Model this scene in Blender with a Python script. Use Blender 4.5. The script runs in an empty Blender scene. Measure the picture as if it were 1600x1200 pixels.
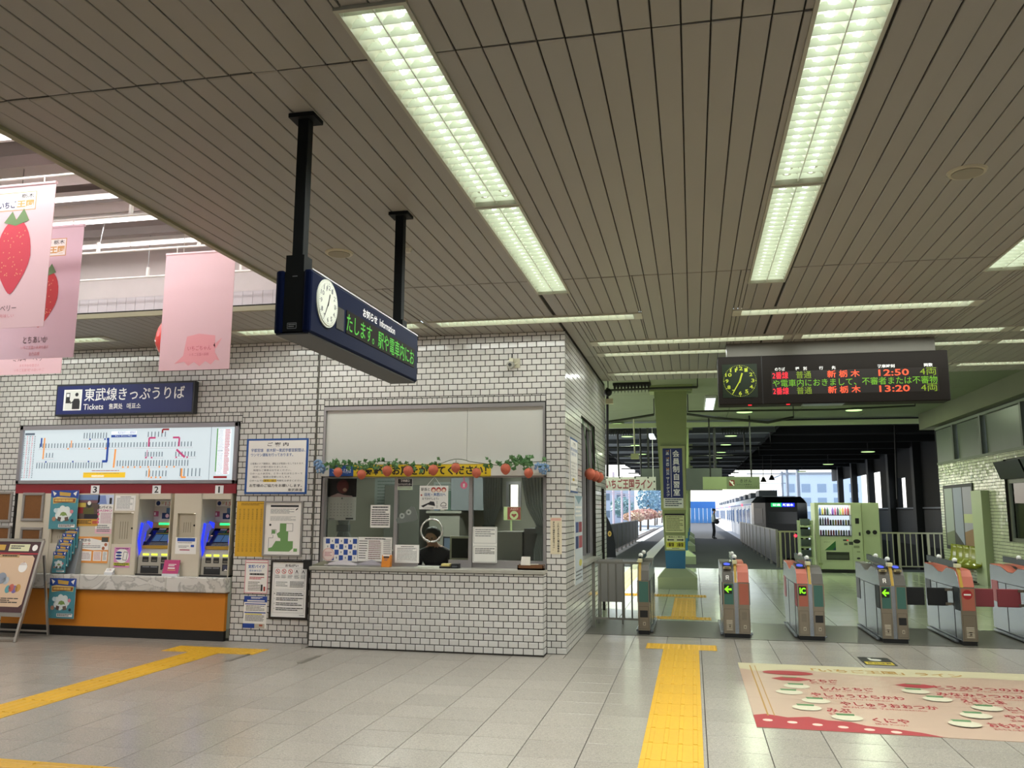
import bpy, bmesh, math, random
from mathutils import Vector, Matrix, noise
random.seed(7)
S = bpy.context.scene
COL = S.collection
PI = math.pi

# ------------------------------------------------------------------ camera, sky, sun, exposure
F_PX, YAW, PITCH, ROLL, EYE = 1308.4, 0.21123, 0.149985, 0.004689, 1.55
cp, sp_, cyw, syw = math.cos(PITCH), math.sin(PITCH), math.cos(YAW), math.sin(YAW)
FWD = Vector((-syw*cp, cyw*cp, sp_))
RG0 = Vector((cyw, syw, 0)); UP0 = RG0.cross(FWD)
RGT = RG0*math.cos(ROLL) + UP0*math.sin(ROLL)
UPV = UP0*math.cos(ROLL) - RG0*math.sin(ROLL)
cam_d = bpy.data.cameras.new('camera'); cam = bpy.data.objects.new('camera', cam_d); COL.objects.link(cam)
cam_d.sensor_fit = 'HORIZONTAL'; cam_d.sensor_width = 36.0; cam_d.lens = F_PX*36/1600
cam_d.clip_end = 600
B = -FWD
cam.matrix_world = Matrix(((RGT.x, UPV.x, B.x, 0), (RGT.y, UPV.y, B.y, 0), (RGT.z, UPV.z, B.z, EYE), (0, 0, 0, 1)))
S.camera = cam

world = bpy.data.worlds.new('world'); S.world = world; world.use_nodes = True
nt = world.node_tree; bg = nt.nodes['Background']
sky = nt.nodes.new('ShaderNodeTexSky'); sky.sky_type = 'NISHITA'; sky.sun_disc = False
sky.sun_elevation = math.radians(38); sky.sun_rotation = math.radians(-60); sky.air_density = 1.0; sky.dust_density = 1.5
mixs = nt.nodes.new('ShaderNodeMixRGB'); mixs.inputs[0].default_value = 0.45; mixs.inputs[2].default_value = (1.0, 1.03, 1.12, 1)
sm = nt.nodes.new('ShaderNodeMixRGB'); sm.blend_type = 'MULTIPLY'; sm.inputs[0].default_value = 1; sm.inputs[2].default_value = (.22, .22, .22, 1)
nt.links.new(sky.outputs[0], sm.inputs[1]); nt.links.new(sm.outputs[0], mixs.inputs[1])
nt.links.new(mixs.outputs[0], bg.inputs[0]); bg.inputs[1].default_value = 2.2

sun_d = bpy.data.lights.new('sun', 'SUN'); sun = bpy.data.objects.new('sun', sun_d); COL.objects.link(sun)
sun_d.energy = 9.0; sun_d.angle = math.radians(0.6); sun_d.color = (1, .95, .86)
sun.rotation_euler = Vector((0.80, -0.28, -0.62)).to_track_quat('-Z', 'Y').to_euler()

vs = S.view_settings; vs.view_transform = 'Standard'; vs.look = 'None'; vs.gamma = 1.0; vs.use_curve_mapping = False
vs.exposure = 0.0
TUBE_E, XTUBE_E, DISC_E, ATR_E = 4.2, 3.6, 1.5, 2.6
BIG_W, SLIM_W, DISC_W, ROW_W, OFFICE_W = 37.0, 16.5, 62.0, 50.0, 90.0

# ------------------------------------------------------------------ survey: pixel of the photograph -> point on a known plane
def ray(px, py): return RGT*((px-800)/F_PX) + UPV*((600-py)/F_PX) + FWD
def on_y(px, py, Y): d = ray(px, py); t = Y/d.y; return Vector((d.x*t, Y, EYE+d.z*t))
def on_x(px, py, X): d = ray(px, py); t = X/d.x; return Vector((X, d.y*t, EYE+d.z*t))
def on_z(px, py, z=0.0): d = ray(px, py); t = (z-EYE)/d.z; return Vector((d.x*t, d.y*t, z))

# ------------------------------------------------------------------ materials
def lin(h):
    h = h.lstrip('#'); h = ''.join(x*2 for x in h) if len(h) == 3 else h; c = [int(h[i:i+2], 16)/255 for i in (0, 2, 4)]
    return tuple(x/12.92 if x <= .04045 else ((x+.055)/1.055)**2.4 for x in c)
MATS = {}
def M(hexc, rough=.5, metal=0.0, emit=0.0, var=.06, scale=6.0, bump=0.0, spec=.5, coat=0.0, trans=0.0):
    key = (hexc, rough, metal, emit, var, scale, bump, spec, coat, trans)
    if key in MATS: return MATS[key]
    m = bpy.data.materials.new('m_'+hexc.lstrip('#')); m.use_nodes = True
    n = m.node_tree.nodes; l = m.node_tree.links; b = n['Principled BSDF']; c = lin(hexc)
    b.inputs['Base Color'].default_value = (*c, 1); b.inputs['Roughness'].default_value = rough
    b.inputs['Metallic'].default_value = metal; b.inputs['Specular IOR Level'].default_value = spec
    b.inputs['Coat Weight'].default_value = coat
    if trans: b.inputs['Transmission Weight'].default_value = trans
    if emit:
        b.inputs['Base Color'].default_value = (c[0]*.2, c[1]*.2, c[2]*.2, 1)
        b.inputs['Emission Color'].default_value = (*c, 1); b.inputs['Emission Strength'].default_value = emit
    elif var:
        tc = n.new('ShaderNodeTexCoord'); nz = n.new('ShaderNodeTexNoise'); nz.inputs['Scale'].default_value = scale
        nz.inputs['Detail'].default_value = 4
        l.new(tc.outputs['Object'], nz.inputs['Vector'])
        hs = n.new('ShaderNodeHueSaturation'); hs.inputs['Color'].default_value = (*c, 1)
        mr = n.new('ShaderNodeMapRange'); mr.inputs[3].default_value = 1-var; mr.inputs[4].default_value = 1+var
        l.new(nz.outputs['Fac'], mr.inputs[0]); l.new(mr.outputs[0], hs.inputs['Value']); l.new(hs.outputs[0], b.inputs['Base Color'])
        if bump:
            bp = n.new('ShaderNodeBump'); bp.inputs['Strength'].default_value = bump; bp.inputs['Distance'].default_value = .004
            l.new(nz.outputs['Fac'], bp.inputs['Height']); l.new(bp.outputs[0], b.inputs['Normal'])
    MATS[key] = m; return m
def P(hexc): return M(hexc, .55, var=0)          # print ink / plain paint
def E(hexc, s): return M(hexc, .5, emit=s)
def glass_mat(name, tint, alpha):
    m = bpy.data.materials.new(name); m.use_nodes = True; n = m.node_tree.nodes; l = m.node_tree.links
    for x in list(n): n.remove(x)
    o = n.new('ShaderNodeOutputMaterial'); t = n.new('ShaderNodeBsdfTransparent'); g = n.new('ShaderNodeBsdfGlossy')
    t.inputs[0].default_value = (*lin(tint), 1); g.inputs['Roughness'].default_value = .02
    fr = n.new('ShaderNodeFresnel'); fr.inputs[0].default_value = 1.33
    ad = n.new('ShaderNodeMath'); ad.operation = 'ADD'; ad.inputs[1].default_value = alpha; l.new(fr.outputs[0], ad.inputs[0])
    mx = n.new('ShaderNodeMixShader'); l.new(ad.outputs[0], mx.inputs[0]); l.new(t.outputs[0], mx.inputs[1]); l.new(g.outputs[0], mx.inputs[2])
    l.new(mx.outputs[0], o.inputs[0]); return m
GLASS = glass_mat('window_glass', '#f3f5f3', .012)
GLASSD = glass_mat('dark_glass', '#5a6468', .06)
def tile_mat(name, hexc, rough, var, spread, coat=0.0, speck=0.0):
    m = bpy.data.materials.new(name); m.use_nodes = True; n = m.node_tree.nodes; l = m.node_tree.links; b = n['Principled BSDF']
    c = lin(hexc); b.inputs['Roughness'].default_value = rough; b.inputs['Coat Weight'].default_value = coat; b.inputs['Coat Roughness'].default_value = .08
    g = n.new('ShaderNodeNewGeometry'); mr = n.new('ShaderNodeMapRange'); mr.inputs[3].default_value = 1-var; mr.inputs[4].default_value = 1+var
    l.new(g.outputs['Random Per Island'], mr.inputs[0])
    oi = n.new('ShaderNodeObjectInfo'); mo = n.new('ShaderNodeMapRange'); mo.inputs[3].default_value = 1-var; mo.inputs[4].default_value = 1+var
    l.new(oi.outputs['Random'], mo.inputs[0]); mm = n.new('ShaderNodeMath'); mm.operation = 'MULTIPLY'
    l.new(mr.outputs[0], mm.inputs[0]); l.new(mo.outputs[0], mm.inputs[1])
    tc = n.new('ShaderNodeTexCoord'); nz = n.new('ShaderNodeTexNoise'); nz.inputs['Scale'].default_value = spread; nz.inputs['Detail'].default_value = 6
    l.new(tc.outputs['Object'], nz.inputs['Vector'])
    m2 = n.new('ShaderNodeMapRange'); m2.inputs[1].default_value = .3; m2.inputs[2].default_value = .7; m2.inputs[3].default_value = 1-speck; m2.inputs[4].default_value = 1+speck
    l.new(nz.outputs['Fac'], m2.inputs[0]); m3 = n.new('ShaderNodeMath'); m3.operation = 'MULTIPLY'; l.new(mm.outputs[0], m3.inputs[0]); l.new(m2.outputs[0], m3.inputs[1])
    hs = n.new('ShaderNodeHueSaturation'); hs.inputs['Color'].default_value = (*c, 1); l.new(m3.outputs[0], hs.inputs['Value']); l.new(hs.outputs[0], b.inputs['Base Color'])
    return m
BRICK = tile_mat('glazed_wall_tile', '#d2d0cb', .16, .05, 9, .35, .03)
BRICKG = tile_mat('glazed_wall_tile_far', '#c6ccaa', .14, .05, 9, .35, .03)
FLOORT = tile_mat('terrazzo_tile', '#9c968c', .22, .05, 130, 0, .22)
FLOORG = tile_mat('pale_concourse_tile', '#b6bfa2', .17, .03, 60, .15, .06)
YELLOW = tile_mat('tactile_yellow', '#cfa01e', .42, .04, 40, 0, .06)
JOINT = M('#2a2622', .9); GROUT = M('#2c2822', .9)
CEILM = M('#938e85', .42, var=.03, scale=1.2)
STEEL = M('#8b8f93', .26, metal=.85, var=.05, scale=3); STEELB = M('#8b806f', .34, metal=.75, var=.05, scale=3)
ALU = M('#c9c7c4', .35, metal=.5); WHITE = M('#e9e7e2', .5); BLACK = M('#141414', .5); DARK = M('#2a2a28', .5)
SLABG = M('#7c846a', .7, var=.06, scale=2); PAINTG = M('#a9b58c', .45, var=.04, scale=3)
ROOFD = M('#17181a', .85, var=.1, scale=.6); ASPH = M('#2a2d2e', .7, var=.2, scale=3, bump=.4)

# ------------------------------------------------------------------ geometry helpers
class MB:
    def __init__(s, m=None): s.v = []; s.f = []; s.fm = []; s.mats = []; s.cur = 0; s.sm = []; s.smooth = False; s.mat(m or WHITE)
    def mat(s, m):
        if m not in s.mats: s.mats.append(m)
        s.cur = s.mats.index(m); return s
    def face(s, pts):
        i = len(s.v); s.v += [tuple(p) for p in pts]; s.f.append(tuple(range(i, i+len(pts)))); s.fm.append(s.cur); s.sm.append(s.smooth)
    def faces(s, vs_, fs):
        i = len(s.v); s.v += [tuple(p) for p in vs_]
        for f in fs: s.f.append(tuple(k+i for k in f)); s.fm.append(s.cur); s.sm.append(s.smooth)
    def box(s, x0, x1, y0, y1, z0, z1):
        v = [(x0,y0,z0),(x1,y0,z0),(x1,y1,z0),(x0,y1,z0),(x0,y0,z1),(x1,y0,z1),(x1,y1,z1),(x0,y1,z1)]
        s.faces(v, [(3,2,1,0),(4,5,6,7),(0,1,5,4),(1,2,6,5),(2,3,7,6),(3,0,4,7)]); return s
    def obox(s, c, a, b, d):
        c, a, b, d = map(Vector, (c, a, b, d)); v = []
        for k in (-1, 1):
            for p, q in ((-1,-1),(1,-1),(1,1),(-1,1)): v.append(c+a*p+b*q+d*k)
        s.faces(v, [(3,2,1,0),(4,5,6,7),(0,1,5,4),(1,2,6,5),(2,3,7,6),(3,0,4,7)]); return s
    def bar(s, p, q, w, h=None, up=(0,0,1)):
        p, q = Vector(p), Vector(q); h = h or w; d = (q-p); dn = d.normalized(); u = Vector(up)
        if abs(dn.dot(u)) > .98: u = Vector((0,1,0))
        r = dn.cross(u).normalized(); u = r.cross(dn).normalized()
        return s.obox((p+q)/2, r*w/2, u*h/2, d/2)
    def prism(s, pts, off):
        off = Vector(off); n = len(pts); a = [Vector(p) for p in pts]; b = [p+off for p in a]
        s.faces(a+b, [tuple(range(n-1,-1,-1)), tuple(range(n,2*n))]+[(i,(i+1)%n,n+(i+1)%n,n+i) for i in range(n)]); return s
    def tube(s, path, r, n=8, caps=True):
        path = [Vector(p) for p in path]; k = len(path); rs = r if isinstance(r, (list, tuple)) else [r]*k; vs_ = []
        old = s.smooth; s.smooth = True; ref = None
        for i, p in enumerate(path):
            d = (path[min(i+1,k-1)]-path[max(i-1,0)]).normalized()
            if ref is None: ref = Vector((0,0,1)) if abs(d.z) < .9 else Vector((1,0,0))
            a = d.cross(ref)
            if a.length < 1e-4: a = d.orthogonal()
            a.normalize(); b = d.cross(a)
            for j in range(n): t = 2*PI*j/n; vs_.append(p+(a*math.cos(t)+b*math.sin(t))*rs[i])
        fs = [(i*n+j, i*n+(j+1)%n, (i+1)*n+(j+1)%n, (i+1)*n+j) for i in range(k-1) for j in range(n)]
        s.faces(vs_, fs); s.smooth = old
        if caps: s.face([vs_[j] for j in range(n-1,-1,-1)]); s.face([vs_[(k-1)*n+j] for j in range(n)])
        return s
    def cyl(s, p, q, r0, r1=None, n=16): return s.tube([p, q], [r0, r0 if r1 is None else r1], n)
    def ball(s, c, r, n=12, m=8, fn=None):
        c = Vector(c); r = Vector((r,r,r)) if not hasattr(r, '__len__') else Vector(r); vs_ = []
        for i in range(m+1):
            t = PI*i/m
            for j in range(n):
                a = 2*PI*j/n; d = Vector((math.sin(t)*math.cos(a), math.sin(t)*math.sin(a), math.cos(t)))
                k = fn(d) if fn else 1.0; vs_.append(c+Vector((d.x*r.x*k, d.y*r.y*k, d.z*r.z)))
        old = s.smooth; s.smooth = True
        s.faces(vs_, [(i*n+j, (i+1)*n+j, (i+1)*n+(j+1)%n, i*n+(j+1)%n) for i in range(m) for j in range(n)]); s.smooth = old; return s
    def mesh(s, name):
        me = bpy.data.meshes.new(name); me.from_pydata(s.v, [], s.f)
        for m in s.mats: me.materials.append(m)
        me.polygons.foreach_set('material_index', s.fm); me.polygons.foreach_set('use_smooth', s.sm); me.update(); return me
    def build(s, name, parent=None, bevel=0, label=None, kind=None):
        o = bpy.data.objects.new(name, s.mesh(name)); link(o, parent)
        if bevel:
            b = o.modifiers.new('b', 'BEVEL'); b.width = bevel; b.segments = 2; b.limit_method = 'ANGLE'; b.angle_limit = .6
        if label: o['label'] = label
        if kind: o['kind'] = kind
        return o
def link(o, parent=None):
    COL.objects.link(o)
    if parent is not None:
        o.parent = parent
        if parent.parent is not None: o.location = (0,0,0)
        else: o.location = -Vector(parent.location) if parent.type == 'EMPTY' else (0,0,0)
    return o
def tag(o, label, cat, group=None):
    o['label'] = label; o['category'] = cat
    if group: o['group'] = group
    return o
def thing(name, label, cat, loc=(0,0,0), group=None):
    o = bpy.data.objects.new(name, None); o.empty_display_size = .1; COL.objects.link(o); o.location = loc
    return tag(o, label, cat, group)
def struct(name, mb, parent=None, label=None, bevel=0):
    o = mb.build(name, parent, bevel, label)
    if parent is None: o['kind'] = 'structure'
    return o
def copy_tree(root, delta, label=None):
    r = root.copy(); COL.objects.link(r); r.location = Vector(root.location)+Vector(delta)
    if label: r['label'] = label
    for ch in list(root.children):
        c = ch.copy(); COL.objects.link(c); c.parent = r
        for g in list(ch.children):
            d = g.copy(); COL.objects.link(d); d.parent = c
    return r
def rect_minus(rect, holes):
    out = [rect]
    for h in holes:
        nxt = []
        for (a, b, c, d) in out:
            x0, x1, y0, y1 = max(a,h[0]), min(b,h[1]), max(c,h[2]), min(d,h[3])
            if x0 >= x1 or y0 >= y1: nxt.append((a,b,c,d)); continue
            if a < x0: nxt.append((a,x0,c,d))
            if x1 < b: nxt.append((x1,b,c,d))
            if c < y0: nxt.append((x0,x1,c,y0))
            if y1 < d: nxt.append((x0,x1,y1,d))
        out = nxt
    return [r for r in out if r[1]-r[0] > .004 and r[3]-r[2] > .004]

def lamp(name, parent, loc, sx, sy, power, color, d=(0, 0, -1), spread=180):
    l = bpy.data.lights.new(name, 'AREA'); l.shape = 'RECTANGLE'; l.size = sx; l.size_y = sy; l.energy = power; l.color = color; l.spread = math.radians(spread)
    o = bpy.data.objects.new(name, l); COL.objects.link(o); o.parent = parent; o.location = Vector(loc)-Vector(parent.location); o.rotation_euler = Vector(d).to_track_quat('-Z', 'Y').to_euler(); return o
# ------------------------------------------------------------------ lettering
_tc = {}
def glyphs(s, bold=0.0, res=2):
    k = (s, bold, res)
    if k not in _tc:
        c = bpy.data.curves.new('t', 'FONT'); c.body = s; c.size = 1; c.resolution_u = res; c.offset = bold; c.fill_mode = 'FRONT' if hasattr(c, 'fill_mode') else c.fill_mode
        o = bpy.data.objects.new('t', c); COL.objects.link(o); dg = bpy.context.evaluated_depsgraph_get()
        me = bpy.data.meshes.new_from_object(o.evaluated_get(dg))
        _tc[k] = ([(v.co.x, v.co.y) for v in me.vertices], [tuple(p.vertices) for p in me.polygons])
        bpy.data.meshes.remove(me); bpy.data.objects.remove(o); bpy.data.curves.remove(c)
    return _tc[k]
class Panel:
    """flat printed surface: origin = top-left corner, R = right, D = down, sizes in metres; u, v in 0..1"""
    def __init__(s, TL, R, D, w, h):
        s.o = Vector(TL); s.R = Vector(R).normalized(); s.D = Vector(D).normalized(); s.N = s.D.cross(s.R); s.w = w; s.h = h
        s.mb = MB(WHITE); s.mb.mats = []; s.k = 1
    def pt(s, u, v, k=None): return s.o+s.R*(u*s.w)+s.D*(v*s.h)+s.N*(.0007*(s.k if k is None else k))
    def up(s): s.k += 1; return s
    def rect(s, u0, v0, u1, v1, m):
        s.mb.mat(m); s.mb.face([s.pt(u0,v1), s.pt(u1,v1), s.pt(u1,v0), s.pt(u0,v0)]); return s
    def poly(s, pts, m): s.mb.mat(m); s.mb.face([s.pt(*p) for p in reversed(pts)]); return s
    def disc(s, u, v, ru, m, n=20, rv=None):
        rv = ru*s.w/s.h if rv is None else rv
        return s.poly([(u+ru*math.cos(2*PI*i/n), v+rv*math.sin(2*PI*i/n)) for i in range(n)], m)
    def line(s, pts, t, m):
        for (a, b), (c, d) in zip(pts, pts[1:]):
            dx, dy = (c-a)*s.w, (d-b)*s.h; L = math.hypot(dx, dy) or 1; nx, ny = -dy/L*t/2/s.w, dx/L*t/2/s.h
            s.poly([(a+nx,b+ny),(c+nx,d+ny),(c-nx,d-ny),(a-nx,b-ny)], m)
        return s
    def text(s, u0, v0, u1, v1, string, m, bold=.012, res=2, keep=False):
        vs_, fs = glyphs(string, bold, res)
        if not vs_: return s
        xs = [v[0] for v in vs_]; ys = [v[1] for v in vs_]; x0, x1, y0, y1 = min(xs), max(xs), min(ys), max(ys)
        su = (u1-u0)/max(x1-x0, 1e-6); sv = (v1-v0)/max(y1-y0, 1e-6)
        s.mb.mat(m); s.mb.faces([s.pt(u0+(x-x0)*su, v1-(y-y0)*sv) for x, y in vs_], fs); return s
    def vtext(s, uc, v0, v1, string, m, size_u, bold=.012, rot=False):
        n = len(string); cell = (v1-v0)/n
        for i, ch in enumerate(string):
            vs_, fs = glyphs(ch, bold, 2)
            if not vs_: continue
            s.mb.mat(m)
            if ch == 'ー': pts = [s.pt(uc+(y-.38)*size_u, v0+cell*(i+x*.9+.05)) for x, y in vs_]; fs = [tuple(reversed(f)) for f in fs]
            else: pts = [s.pt(uc+(x-.5)*size_u, v0+cell*(i+.86-y*.92)) for x, y in vs_]
            s.mb.faces(pts, fs)
        return s
    def scrib(s, u0, v0, u1, v1, rows, m, fill=.45, seed=1):
        rnd = random.Random(seed); rh = (v1-v0)/rows
        for r in range(rows):
            u = u0; end = u1-(u1-u0)*rnd.choice((0, 0, .05, .2))
            while u < end-.005:
                L = min((u1-u0)*rnd.uniform(.06, .2), end-u); s.rect(u, v0+r*rh, u+L, v0+r*rh+rh*fill, m); u += L+(u1-u0)*.012
        return s
    def done(s, parent, name='print', label=None):
        if s.mb.f: return s.mb.build(name, parent, 0, label)
def board(name, label, cat, TL, BR, Y=None, thick=.006, base=None, group=None, tilt=None, frame=None, fw=.02, bevel=0):
    """sheet or board facing the hall on a plane of constant Y, between two photo corners; returns (object, Panel)"""
    a, b = on_y(*TL, Y), on_y(*BR, Y); x0, x1, z1, z0 = a.x, b.x, a.z, b.z
    o = thing(name, label, cat, ((x0+x1)/2, Y, z0), group) if frame else None
    mb = MB(base or P('#f1efe9')); mb.box(x0, x1, Y-thick, Y, z0, z1)
    if frame:
        mb.build('sheet', o)
        f = MB(frame); t = thick+.012
        f.box(x0-fw, x1+fw, Y-t, Y, z1, z1+fw).box(x0-fw, x1+fw, Y-t, Y, z0-fw, z0).box(x0-fw, x0, Y-t, Y, z0, z1).box(x1, x1+fw, Y-t, Y, z0, z1)
        f.build('frame', o, bevel)
    else:
        o = mb.build(name, None, bevel); tag(o, label, cat, group)
    return o, Panel((x0, Y-thick, z1), (1,0,0), (0,0,-1), x1-x0, z1-z0)
# ------------------------------------------------------------------ which pieces count: nearest ones in view stay single
def in_view(p, mg=40):
    d = Vector(p)-Vector((0,0,EYE)); z = d.dot(FWD)
    if z < .3: return False
    x = 800+F_PX*d.dot(RGT)/z; y = 600-F_PX*d.dot(UPV)/z
    return -mg < x < 1600+mg and -mg < y < 1200+mg
def unit_tile(name, w, h, t, bev, m):
    """lies in local XY, front towards +Z, back at z=0"""
    mb = MB(m); a, b = w/2, h/2
    v = [(-a,-b,0),(a,-b,0),(a,b,0),(-a,b,0),(-a,-b,t-bev),(a,-b,t-bev),(a,b,t-bev),(-a,b,t-bev),(-a+bev,-b+bev,t),(a-bev,-b+bev,t),(a-bev,b-bev,t),(-a+bev,b-bev,t)]
    mb.faces(v, [(0,1,5,4),(1,2,6,5),(2,3,7,6),(3,0,4,7),(4,5,9,8),(5,6,10,9),(6,7,11,10),(7,4,8,11),(8,9,10,11)])
    return mb.mesh(name)
def lay(parent, name, rects, O, U, V, w, h, t, bev, m, limit=300, tilt=.004, rest='tile_field'):
    """rects (u0,u1,v0,v1) in the plane O+u*U+v*V; the limit nearest in view become single parts, the rest one stuff part"""
    O, U, V = Vector(O), Vector(U), Vector(V); N = U.cross(V); me = unit_tile(name, w, h, t, bev, m)
    R3 = Matrix((U, V, N)).transposed().to_4x4()
    items = []
    for (a, b, c, d) in rects:
        p = O+U*((a+b)/2)+V*((c+d)/2); items.append((0 if in_view(p) else 1, (p-Vector((0,0,EYE))).length, p, b-a, d-c))
    items.sort(key=lambda i: (i[0], i[1]))
    mb = MB(m); base = [tuple(v.co) for v in me.vertices]; fs = [tuple(p.vertices) for p in me.polygons]
    for k, (iv, dist, p, ww, hh) in enumerate(items):
        rot = Matrix.Rotation(random.gauss(0, tilt), 4, 'X') @ Matrix.Rotation(random.gauss(0, tilt), 4, 'Y') if tilt else Matrix.Identity(4)
        T = Matrix.Translation(p) @ R3 @ rot @ Matrix.Diagonal((ww/w, hh/h, 1, 1))
        if k < limit and iv == 0:
            o = bpy.data.objects.new(name, me); COL.objects.link(o); o.parent = parent; o.matrix_basis = T
        else: mb.faces([T @ Vector(v) for v in base], fs)
    if mb.f: mb.build(rest, parent, 0, None, 'stuff')
def courses(u0, u1, v0, v1, holes, anchor, pu=.111, pv=.0685, gap=.0085, sold=()):
    out = []; r = 0; v = v0
    allholes = list(holes)+list(sold)
    while v < v1-.012:
        top = min(v+pv, v1); off = anchor+(pu/2 if r % 2 else 0); k = math.floor((u0-off)/pu)
        while off+k*pu < u1:
            a, b = max(off+k*pu, u0), min(off+(k+1)*pu, u1)
            if b-a > .02:
                for q in rect_minus((a, b, v, top), allholes):
                    if q[1]-q[0] > .016 and q[3]-q[2] > .016: out.append((q[0]+gap/2, q[1]-gap/2, q[2]+gap/2, q[3]-gap/2))
            k += 1
        v += pv; r += 1
    for (a, b, c, d) in sold:
        n = round((b-a)/.0625); st = (b-a)/n
        out += [(a+i*st+gap/2, a+(i+1)*st-gap/2, c+gap/2, d-gap/2) for i in range(n)]
    return out
CEIL = 3.603; WY = 9.378; SX = -1.39; RX = 6.24; XL = -10.5; YB = -6.0

# ------------------------------------------------------------------ floor
mb = MB(GROUT); mb.box(XL, RX+.3, YB, 10.99, -.25, -.006); floor = struct('floor', mb)
rs = []
for i in range(-27, 17):
    for j in range(-31, 15):
        x0, y0 = .05+.4*i, 5.93+.4*j
        for q in rect_minus((x0, x0+.4, y0, y0+.4), [(-99, XL, -99, 99), (RX, 99, -99, 99), (-99, 99, 10.98, 99), (-99, 99, -99, YB), (-4.325, -1.607, 9.17, 99), (-99, SX, WY, 99)]):
            if q[1]-q[0] > .03 and q[3]-q[2] > .03: rs.append((q[0]+.0028, q[1]-.0028, q[2]+.0028, q[3]-.0028))
lay(floor, 'floor_tile', rs, (0,0,-.012), (1,0,0), (0,1,0), .397, .397, .012, .0012, FLOORT, 300, .0006)
mb = MB(M('#5d5a52', .35, var=.12, scale=60)); mb.box(SX, RX, 10.99, 12.56, -.25, .003); struct('trim_gate_plinth', mb)
mb = MB(GROUT); mb.box(-6, RX+.3, 12.56, 24.2, -.25, -.006); cfl = struct('floor_concourse', mb); rs = []
for i in range(-10, 11):
    for j in range(0, 20):
        a, b, c, d = .1+.6*i, .7+.6*i, 12.56+.6*j, min(13.16+.6*j, 24.2)
        if b < RX+.2 and d-c > .05: rs.append((a+.004, b-.004, c+.004, d-.004))
lay(cfl, 'floor_tile', rs, (0,0,-.012), (1,0,0), (0,1,0), .596, .596, .012, .0012, FLOORG, 300, .0005)
# platform, ramp of dark paving beyond the tiles
mb = MB(ASPH); mb.box(-2.95, 2.95, 24.2, 150, -.2, 0).box(2.95, RX+.3, 24.2, 25.2, -.2, 0)
mb.mat(M('#8c8f90', .8, var=.1)).box(-2.75, 2.75, 24.2, 150, -1.2, -.2); struct('platform', mb)
mb = MB(M('#c9ced2', .6, var=.08, scale=3)); mb.box(2.55, 2.95, 44.3, 150, 0, .012).box(-2.95, -2.55, 44.3, 150, 0, .012); struct('trim_platform_edge', mb)

# ------------------------------------------------------------------ ceiling of long metal strips with recessed louvre lights
BIG = [(-1.405, -1.085, 2.97, 5.30), (-1.405, -1.085, 5.31, 7.68), (.54, .865, 2.97, 5.30), (.54, .865, 5.31, 7.66), (2.475, 2.80, 2.97, 5.30), (2.475, 2.80, 5.31, 7.64)]
XF = [(-9.2, -6.87, 8.63, 8.88), (-5.22, -2.88, 8.63, 8.88), (-2.81, -.47, 8.63, 8.88), (.457, 2.83, 8.68, 8.93), (3.35, 5.7, 8.68, 8.93),
      (-1.18, 1.19, 10.04, 10.29), (1.22, 3.55, 10.04, 10.29), (3.58, 5.95, 10.04, 10.29), (-1.18, 1.19, 10.80, 11.03), (1.22, 3.55, 10.80, 11.03), (3.58, 5.95, 10.80, 11.03),
      (-1.2, 1.19, 12.43, 12.66), (1.22, 3.55, 12.43, 12.66), (3.58, 5.95, 12.43, 12.66)]
ATR = (XL, -3.62, YB, 7.72)
holes = [ATR, (XL, SX, WY+.1, 14)] + [(f[0]+.004, f[1]-.004, f[2]+.004, f[3]-.004) for f in BIG+XF]
mb = MB(M('#26241f', .9))
for q in rect_minus((XL, RX+.3, YB, 13.25), holes): mb.box(q[0], q[1], q[2], q[3], CEIL+.014, CEIL+.05)
ceiling = struct('ceiling', mb)
rs = []; edges = [YB, -4.32, -.47, 3.383, 7.235, 11.087, 13.25]
for r in range(len(edges)-1):
    k = 0; x = -3.62
    for k in range(-56, 80):
        x = -3.62+.125*k
        if x+.125 > RX+.28 or x < XL: continue
        for q in rect_minus((x, x+.125, edges[r]+.006, edges[r+1]-.006), holes):
            if q[1]-q[0] > .02 and q[3]-q[2] > .03: rs.append((q[0]+.0035, q[1]-.0035, q[2], q[3]))
rs = [(c, d, a, b) for a, b, c, d in rs]
lay(ceiling, 'ceiling_panel', rs, (0,0,CEIL+.014), (0,1,0), (1,0,0), 1, .118, .014, .003, CEILM, 300, .0008, 'ceiling_panel_field')
mb = MB(M('#8f8c70', .5)); mb.box(-3.66, -3.615, YB, 7.72, CEIL-.02, CEIL+.75); mb.box(XL, -3.62, 7.70, 7.74, CEIL-.02, CEIL+.03); struct('trim_atrium_edge', mb)

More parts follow.
